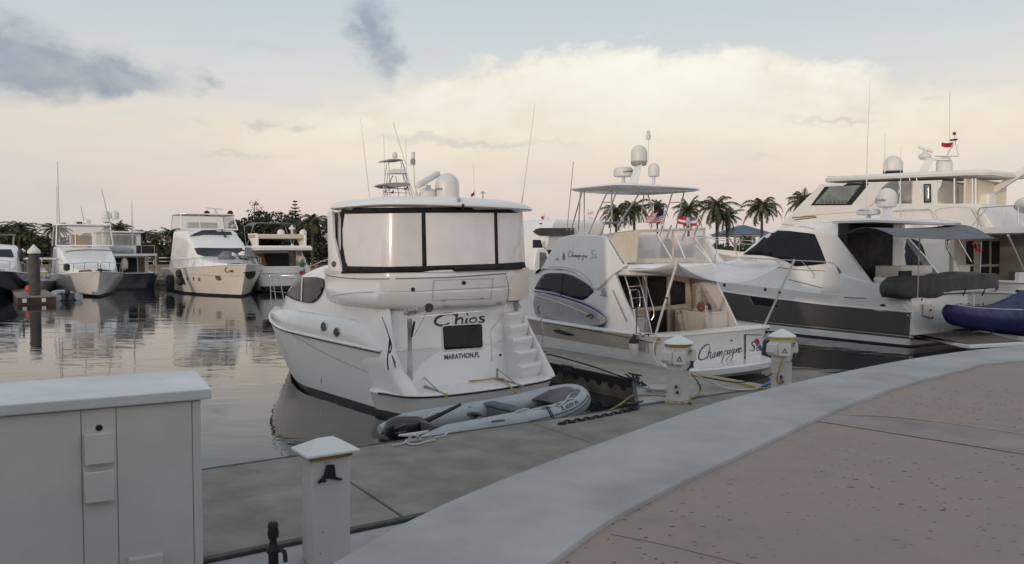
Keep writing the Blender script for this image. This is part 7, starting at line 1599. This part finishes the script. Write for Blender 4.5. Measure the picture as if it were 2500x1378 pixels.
# --- centre console between the pile and the sportfisher
X11 = Frame((-37.6, 62.3, 0), 214.0); b11 = thing('center_console', 'small open boat with white T-top behind the tall capped piling', 'motor boat', X11, GRP)
simple_hull(X11, b11, 7.5, 1.2, 1.1, .8, GEL); MB().box((-1.1, 2, 2.55), (1.1, 4.4, 2.65)).build('t_top', GEL, b11, bev=.03); MB().box((-.4, 3, .8), (.4, 3.8, 1.9)).build('console', GEL, b11, bev=.05)
for s_ in (-1, 1):
    for y in (2.3, 4.1): MB().tube([(.5 * s_, y, .9), (.8 * s_, y, 2.55)], .03, 6).build('t_top_pole', ALU, b11)
# ================= docks and pilings across =================
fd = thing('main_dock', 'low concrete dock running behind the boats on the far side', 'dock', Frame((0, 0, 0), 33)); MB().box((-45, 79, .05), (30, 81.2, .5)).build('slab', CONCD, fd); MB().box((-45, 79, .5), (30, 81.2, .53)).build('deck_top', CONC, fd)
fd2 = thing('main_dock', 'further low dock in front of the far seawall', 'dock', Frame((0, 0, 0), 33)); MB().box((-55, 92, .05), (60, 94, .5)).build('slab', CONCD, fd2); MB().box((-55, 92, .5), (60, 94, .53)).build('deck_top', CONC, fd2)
E1 = at_z(95, 741, 0.05); FF = Frame((E1.x, E1.y, 0), 34.0)
ff_ = thing('finger_dock', 'brown finger dock end with two white squares under the tall capped piling', 'dock', FF); MB().box((-1.1, 0, .0), (.9, 24, .40)).build('float', mat('dock_brown', (.05, .036, .03), .9, 0, .3, 2), ff_); MB().box((-1.12, -.02, .40), (.92, 24, .46)).build('deck_top', CONC, ff_)
for x in (-.85, .15): MB().box((x, -.03, .12), (x + .22, -.005, .36)).build('reflector', WPAINT, ff_)
tag(MB().lathe([(.02, 0), (.2, .08), (.26, .28), (.2, .46), (.02, .52)], at_z(72, 716, .5), 14).build('buoy', mat('buoy_red', (.5, .04, .03), .5)), 'red ball buoy on the finger dock left of the tall piling', 'buoy')
def piling(p, h, r, label):
    f = Frame(p, 0); t = thing('piling', label, 'piling', f, 'capped pilings'); MB().lathe([(r, -1.5), (r, h)], (0, 0, 0), 20).build('post', PILE, t); MB().lathe([(r * 1.16, h - .05), (r * 1.16, h + .1), (.01, h + .1 + r * 1.35)], (0, 0, 0), 20).build('cap', mat('cap_paint', (.66, .67, .69), .45), t); return t
pc = at_y(85.5, 726, 48.9); piling((pc.x, pc.y, 0), 3.35 + (608 - 617) / F * 48.9, .31, 'tall grey piling with white cone cap at the far left')
pc = at_y(714, 660, 62); piling((pc.x, pc.y, 0), 3.35 + (608 - 609.5) / F * 62, .27, 'dark piling with white cone cap in front of the twin dome yacht')
pc = at_y(57, 640, 100); piling((pc.x, pc.y, 0), 3.0, .26, 'small distant piling with white cap left of the tall piling')
pdc = copy_tree(pd2); pdc.location = at_y(108, 703, 58.0); pdc.location.z = .52; pdc['label'] = 'far white power pedestal right of the tall capped piling'
# ================= buildings =================
BW = mat('white_stucco', (.60, .60, .60), .8, 0, .05, .5)
wbf = Frame((at_y(770, 600, 126).x, 126, 1.2), 6); wb = thing('white_building', 'plain white flat roofed building among trees left of Chios', 'building', wbf)
MB().box((0, 0, 0), (9, 8, 5.3)).build('wall', BW, wb); MB().box((-.1, -.1, 5.3), (9.1, 8.1, 5.5)).build('roof', BW, wb); MB().box((1.0, -.03, 3.1), (1.6, .0, 3.6)).build('window', DGLASS, wb); MB().box((2.2, -.05, .3), (4.2, .0, 3.6)).build('balcony_opening', mat('shade_blue', (.25, .28, .33), .7), wb)
pvf = Frame((at_y(1812, 590, 84).x, 84, 1.25), 12); pv_ = thing('pavilion', 'open pavilion with pale blue hipped roof and braced posts under the palms', 'pavilion', pvf)
MB().loft([[Vector((x * w, y * w, z)) for x, y in ((-1, -1), (1, -1), (1, 1), (-1, 1))] for w, z in ((2.5, 3.55), (2.55, 3.62), (.25, 4.6))]).build('roof', mat('blue_roof', (.14, .24, .34), .7, 0, .15, 3), pv_, ang=20)
MB().box((-2.35, -2.35, 3.38), (2.35, 2.35, 3.54)).build('beam', mat('pale_timber', (.40, .36, .30), .8), pv_)
for x in (-1.9, .3, 1.9):
    MB().box((x - .09, -2.1, 0), (x + .09, -1.92, 3.4)).build('post', mat('pale_timber', (.40, .36, .30), .8), pv_)
    for s_ in (-1, 1): MB().beam((x, -2.0, 2.3), (x + s_ * .75, -2.0, 3.35), .1, .12).build('brace', mat('pale_timber', (.40, .36, .30), .8), pv_)
# unseen block added behind the viewer to keep the low sun off the near docks
hbf = Frame((-40.0, -3.0, 1.6), -52.0); hbk = thing('added_shade_block', 'long unseen block added behind the viewer to shade the near docks', 'building', hbf)
MB().box((-9, -9, -1.5), (46, 0, 5.0)).build('wall', mat('shade_block_stucco', (.42, .36, .31), .85, 0, .08, .5), hbk); MB().box((-9.3, -9.3, 5.0), (46.3, .3, 5.3)).build('roof', BW, hbk)
for k in range(11):
    for z in (.2, 2.9): MB().box((-7 + k * 4, 0, z), (-5 + k * 4, .06, z + 1.6)).build('window', DGLASS, hbk)
vlf = Frame((-13.0, -8.0, 1.7), 0.0); vl = thing('added_shade_building', 'unseen block added right behind the viewer to darken the foreground', 'building', vlf)  # unseen building, added to cut the sky light on the foreground
MB().box((0, -8, 0), (27, 0, 7.6)).build('wall', mat('shade_block_stucco', (.42, .36, .31), .85), vl); MB().box((-.4, -8.4, 7.6), (27.4, .4, 7.85)).build('roof', BW, vl)
for k in range(6):
    for z in (.3, 4.0): MB().box((1.5 + k * 4.3, 0, z), (3.9 + k * 4.3, .06, z + 2.3)).build('window', DGLASS, vl)
# ================= vegetation =================
LEAF = mat('palm_leaf', (.058, .068, .028), .7, 0, .3, 3); LEAF2 = mat('tree_leaf', (.028, .038, .018), .8, 0, .35, 2); TRK = mat('palm_trunk', (.06, .048, .038), .9, 0, .3, 6); TRK2 = mat('tree_bark', (.04, .032, .025), .9, 0, .3, 6)
def palm_proto(seed, h, nf=30, R_=2.6):
    random.seed(seed); lean = random.uniform(-.5, .5); ly = random.uniform(-.4, .4)
    tr_ = MB().tube([Vector((0, 0, -.4)), Vector((lean * .15, ly * .1, h * .3)), Vector((lean * .5, ly * .5, h * .7)), Vector((lean, ly, h))], [.20, .11], 8, 4)
    top = Vector((lean, ly, h)); cr = MB(); vs = []; fs = []
    for k in range(nf):
        az = k * 2.399 + random.uniform(-.3, .3); up = 1.25 - 1.75 * (k / nf) ** .9 + random.uniform(-.2, .2); L = R_ * random.uniform(.75, 1.15) * (1 if up > -.3 else .85)
        if k < 2: L *= .7; up = 1.35
        dirh = Vector((cos(az), sin(az), 0)); P = [top.copy()]; ang = up; N = 13
        bend = random.uniform(.055, .12)
        for i in range(N): P.append(P[-1] + (dirh * cos(ang) + Vector((0, 0, sin(ang)))) * (L / N)); ang -= bend * (1 + i * .10)
        side = Vector((-sin(az), cos(az), 0))
        for i in range(1, N):
            t = i / N; ln = (.62 * sin(pi * min(1, t * .85 + .12)) ** .7) * R_ / 2.5; dirr = (P[i + 1] - P[i]).normalized()
            for q_ in (0, .5):
                base = P[i].lerp(P[i + 1], q_)
                for s_ in (-1, 1):
                    droop = random.uniform(.35, .9); d_ = (side * s_ * .75 + dirr * .55 - Vector((0, 0, droop))).normalized()
                    w_ = dirr * .055; o = len(vs); tip = base + d_ * ln * random.uniform(.8, 1.15)
                    vs += [base - w_, base + w_, tip]; fs.append((o, o + 1, o + 2))
        o = len(vs)
        for i in range(N): 
            o = len(vs); vs += [P[i] - side * .03, P[i] + side * .03, P[i + 1] + side * .02, P[i + 1] - side * .02]; fs.append((o, o + 1, o + 2, o + 3))
    for k in range(5):
        a = k * 1.3; cr.lathe([(.02, -.16), (.13, -.05), (.13, .06), (.02, .15)], top + Vector((cos(a) * .25, sin(a) * .25, -.25)), 7)
    cr.add(vs, fs); return tr_, cr
protos = []
for sd_ in range(4):
    protos.append(palm_proto(11 + sd_, 6.0))
pm_ = []
def palm(px, py, Y, k, scl, label, zg=1.25):
    """px, py = where the crown centre stands in the view, Y = its distance"""
    tr_, cr = protos[k]; c = at_y(px, py, Y); hgt = c.z - zg; f = Frame((c.x, Y, zg), random.uniform(0, 360))
    t = thing('palm_tree', label, 'palm', f, 'coconut palms along the shore')
    key = k
    if len(pm_) <= k or pm_[k] is None:
        while len(pm_) <= k: pm_.append(None)
        a = tr_.build('trunk', TRK, t); b = cr.build('crown', LEAF, t, ang=0); pm_[k] = (a.data, b.data)
    else:
        for nm_, d_ in zip(('trunk', 'crown'), pm_[k]): o = bpy.data.objects.new(nm_, d_); sc.collection.objects.link(o); o.parent = t
    s = hgt / 6.0; t.scale = (scl, scl, s)
    return t
random.seed(8)
PAL = [(2, 566, 96, 0, 1.0, 'palm cut by the left frame edge'), (46, 556, 104, 1, 1.15, 'tall palm above the tall capped piling, left one'), (78, 572, 104, 2, .9, 'shorter palm just right of the tallest far left palm'), (125, 560, 100, 3, 1.0, 'palm directly left of the sportfishing boat antennas'),
       (292, 560, 100, 0, .85, 'palm top showing behind the twin dome trawler'), (356, 574, 102, 1, .95, 'left palm of the three between the bow on boats'), (384, 580, 104, 2, .8, 'middle low palm between the bow on boats'), (424, 571, 98, 3, .95, 'right palm of the three between the bow on boats'), (450, 574, 104, 1, .8, 'palm partly behind the large bow on yacht'),
       (762, 540, 100, 2, 1.1, 'tall dense palm above the twin dome yacht bimini'), (806, 548, 140, 0, 1.0, 'palm behind the white building at the left edge of the Chios hardtop'),
       (1504, 520, 80, 1, .85, 'palm behind the left side of the Champagne Si bridge poles'), (1551, 512, 82, 2, .95, 'palm in the middle of the Champagne Si bridge poles'), (1606, 512, 88, 3, .6, 'small palm top above the stars and stripes flag'), (1682, 515, 82, 0, .8, 'palm just right of the Champagne Si hardtop pole, above red flag'),
       (1752, 506, 80, 1, 1.0, 'tallest palm of the pair left of the blue roof'), (1780, 530, 82, 3, .9, 'lower palm of the pair in front of the blue roof'), (1861, 507, 82, 2, 1.0, 'full palm right of the blue roof pavilion'), (1962, 496, 84, 0, .95, 'palm top behind the pilothouse yacht windscreen'), (1826, 588, 80, 3, .5, 'short young palm beside the blue roof pavilion')]
for (x, y, Y, k, s, lab) in PAL: palm(x, y, Y, k, s, lab)
def leafmass(cl, n, size, seed, flat=1.0):
    random.seed(seed); vs = []; fs = []
    tot_ = sum(r[0] * r[1] for _, r in cl)
    for c, r in cl:
        k = int(n * r[0] * r[1] / tot_)
        for _ in range(k):
            a = random.uniform(0, 2 * pi); u = random.uniform(-1, 1); q = sqrt(1 - u * u); rr = random.uniform(.55, 1.08) ** .6
            p = Vector(c) + Vector((cos(a) * q * r[0] * rr, sin(a) * q * r[0] * rr, u * r[1] * rr)); s = size * random.uniform(.5, 1.4)
            d1 = Vector((random.gauss(0, 1), random.gauss(0, 1), random.gauss(0, .7))).normalized() * s; d2 = d1.cross(Vector((random.gauss(0, 1), random.gauss(0, 1), random.gauss(0, 1)))).normalized() * s * .45
            o = len(vs); vs += [p - d1, p + d2, p + d1, p - d2]; fs.append((o, o + 1, o + 2, o + 3))
    return MB().add(vs, fs)
def broad(px, py, Y, R_, label, seed, name='broadleaf_tree'):
    c = at_y(px, py, Y); f = Frame((c.x, Y, 1.2), 0); t = thing(name, label, 'tree', f, 'trees behind the far shore'); h = c.z - 1.2; random.seed(seed)
    cl = [((0, 0, h), (R_ * .8, R_ * .6))] + [((R_ * .85 * cos(a), R_ * .8 * sin(a), h + random.uniform(-.5, .35) * R_), (R_ * random.uniform(.35, .55), R_ * random.uniform(.3, .45))) for a in [k * 2 * pi / 7 + random.random() for k in range(7)]]
    MB().tube([(0, 0, -.3), (.1, .1, h * .5), (0, 0, h)], [.3, .1], 7).build('trunk', TRK2, t)
    lb = MB()
    for c_, r in cl[1:]: MB().tube([(0, 0, h * .5), Vector(c_)], [.1, .03], 5).build('limb', TRK2, t)
    leafmass(cl, 1900, .26, seed + 1).build('crown', LEAF2, t, ang=0)
for i, (x, y, Y, R_, lab) in enumerate(((605, 566, 112, 2.3, 'dark bushy tree right beside the large bow on yacht bridge'), (640, 558, 112, 2.6, 'dark round tree below the sparse thin tree'), (680, 548, 115, 3.0, 'wide round tree left of the Norfolk pine'), (716, 562, 110, 2.4, 'dark tree at the foot of the Norfolk pine'), (742, 572, 108, 2.6, 'dark tree behind the right dome of the flybridge yacht'), (752, 590, 106, 1.6, 'small bush tree left of the white building'), (12, 575, 112, 2.4, 'dark tree at the left frame edge'), (775, 610, 104, 1.5, 'low bush tree left of the Chios bow hump'))): broad(x, y, Y, R_, lab, 40 + i * 3)
# Norfolk pine and the sparse tree
def pine(px, ytop, Y, label, sparse=False):
    c = at_y(px, ytop, Y); f = Frame((c.x, Y, 1.2), 0); t = thing('norfolk_pine' if not sparse else 'sparse_tree', label, 'tree', f); h = c.z - 1.2; random.seed(77 + sparse)
    MB().tube([(0, 0, -.2), (0, 0, h)], [.22, .03], 7).build('trunk', TRK2, t); vs = []; fs = []
    if not sparse:
        z = h - .15; lv = 0
        while z > h * .42:
            r = .25 + (h - z) * .36
            for k in range(7):
                a = k * 2 * pi / 7 + lv * .5; L = r * random.uniform(.7, 1.1)
                if random.random() < .12: continue
                for j in range(10):
                    u = j / 10; p = Vector((cos(a) * L * u, sin(a) * L * u, z + .22 * u * u * L - .03 * L))
                    for q_ in range(3):
                        d1 = Vector((random.gauss(0, 1), random.gauss(0, 1), random.gauss(0, .5))).normalized() * .15; d2 = d1.cross(Vector((random.gauss(0, 1), random.gauss(0, 1), 1))).normalized() * .07; o = len(vs); vs += [p - d1, p + d2, p + d1, p - d2]; fs.append((o, o + 1, o + 2, o + 3))
            z -= .42 + .1 * random.random(); lv += 1
    else:
        for k in range(46):
            z = h * random.uniform(.52, 1.0); a = random.uniform(0, 2 * pi); L = random.uniform(.2, 1.1) * (1.2 - abs(z / h - .78) * 2); p = Vector((cos(a) * L, sin(a) * L, z + L * .3))
            for q_ in range(7):
                pp_ = p + Vector((random.gauss(0, .13), random.gauss(0, .13), random.gauss(0, .13))); d1 = Vector((random.gauss(0, 1), random.gauss(0, 1), random.gauss(0, 1))).normalized() * .12; d2 = d1.orthogonal().normalized() * .06; o = len(vs); vs += [pp_ - d1, pp_ + d2, pp_ + d1, pp_ - d2]; fs.append((o, o + 1, o + 2, o + 3))
    MB().add(vs, fs).build('crown', LEAF2, t, ang=0)
pine(720, 490, 112, 'layered Norfolk pine rising above the trees left of Chios'); pine(621, 499, 114, 'thin sparse tree standing above the trees right of the large bow on yacht', True)
# continuous scrub behind
cl = []; random.seed(21)
def scrub(x0, x1, ytop, Y, n):
    for k in range(n):
        x = x0 + (x1 - x0) * (k + random.random()) / n; yt = ytop + random.uniform(-6, 8); c = at_y(x, yt, Y); h = (c.z - 1.2) / 2; cl.append(((c.x, Y + random.uniform(-2, 2), 1.2 + h * .95), (1.7 + random.random(), max(h, .5))))
scrub(-40, 150, 592, 112, 16); scrub(150, 470, 600, 112, 22); scrub(580, 765, 572, 116, 20); scrub(765, 860, 560, 140, 8); scrub(580, 765, 600, 108, 14); scrub(765, 860, 612, 120, 8); scrub(-30, 150, 578, 116, 14); scrub(330, 470, 590, 116, 12); scrub(1680, 1900, 597, 92, 14); scrub(0, 470, 612, 108, 20); scrub(850, 1700, 601, 104, 34)
sm__ = leafmass(cl, 40000, .34, 5); so_ = sm__.build('woodland', LEAF2, ang=0); so_['kind'] = 'stuff'; so_['label'] = 'dark scrub and undergrowth behind the far shore'; so_['category'] = 'undergrowth'
# low white rails along the far lawn
rl = thing('railing', 'low white railing on the lawn beyond the far seawall', 'railing', Frame((0, 0, 0), 0))
for x0 in range(-78, -8, 3):
    MB().box((x0, 105.6 - .1, 1.2), (x0 + .12, 105.7, 2.2)).build('post', WPAINT, rl)
MB().box((-78, 105.5, 2.1), (-9, 105.6, 2.22)).build('rail', WPAINT, rl); MB().box((-78, 105.5, 1.65), (-9, 105.6, 1.73)).build('rail', WPAINT, rl)
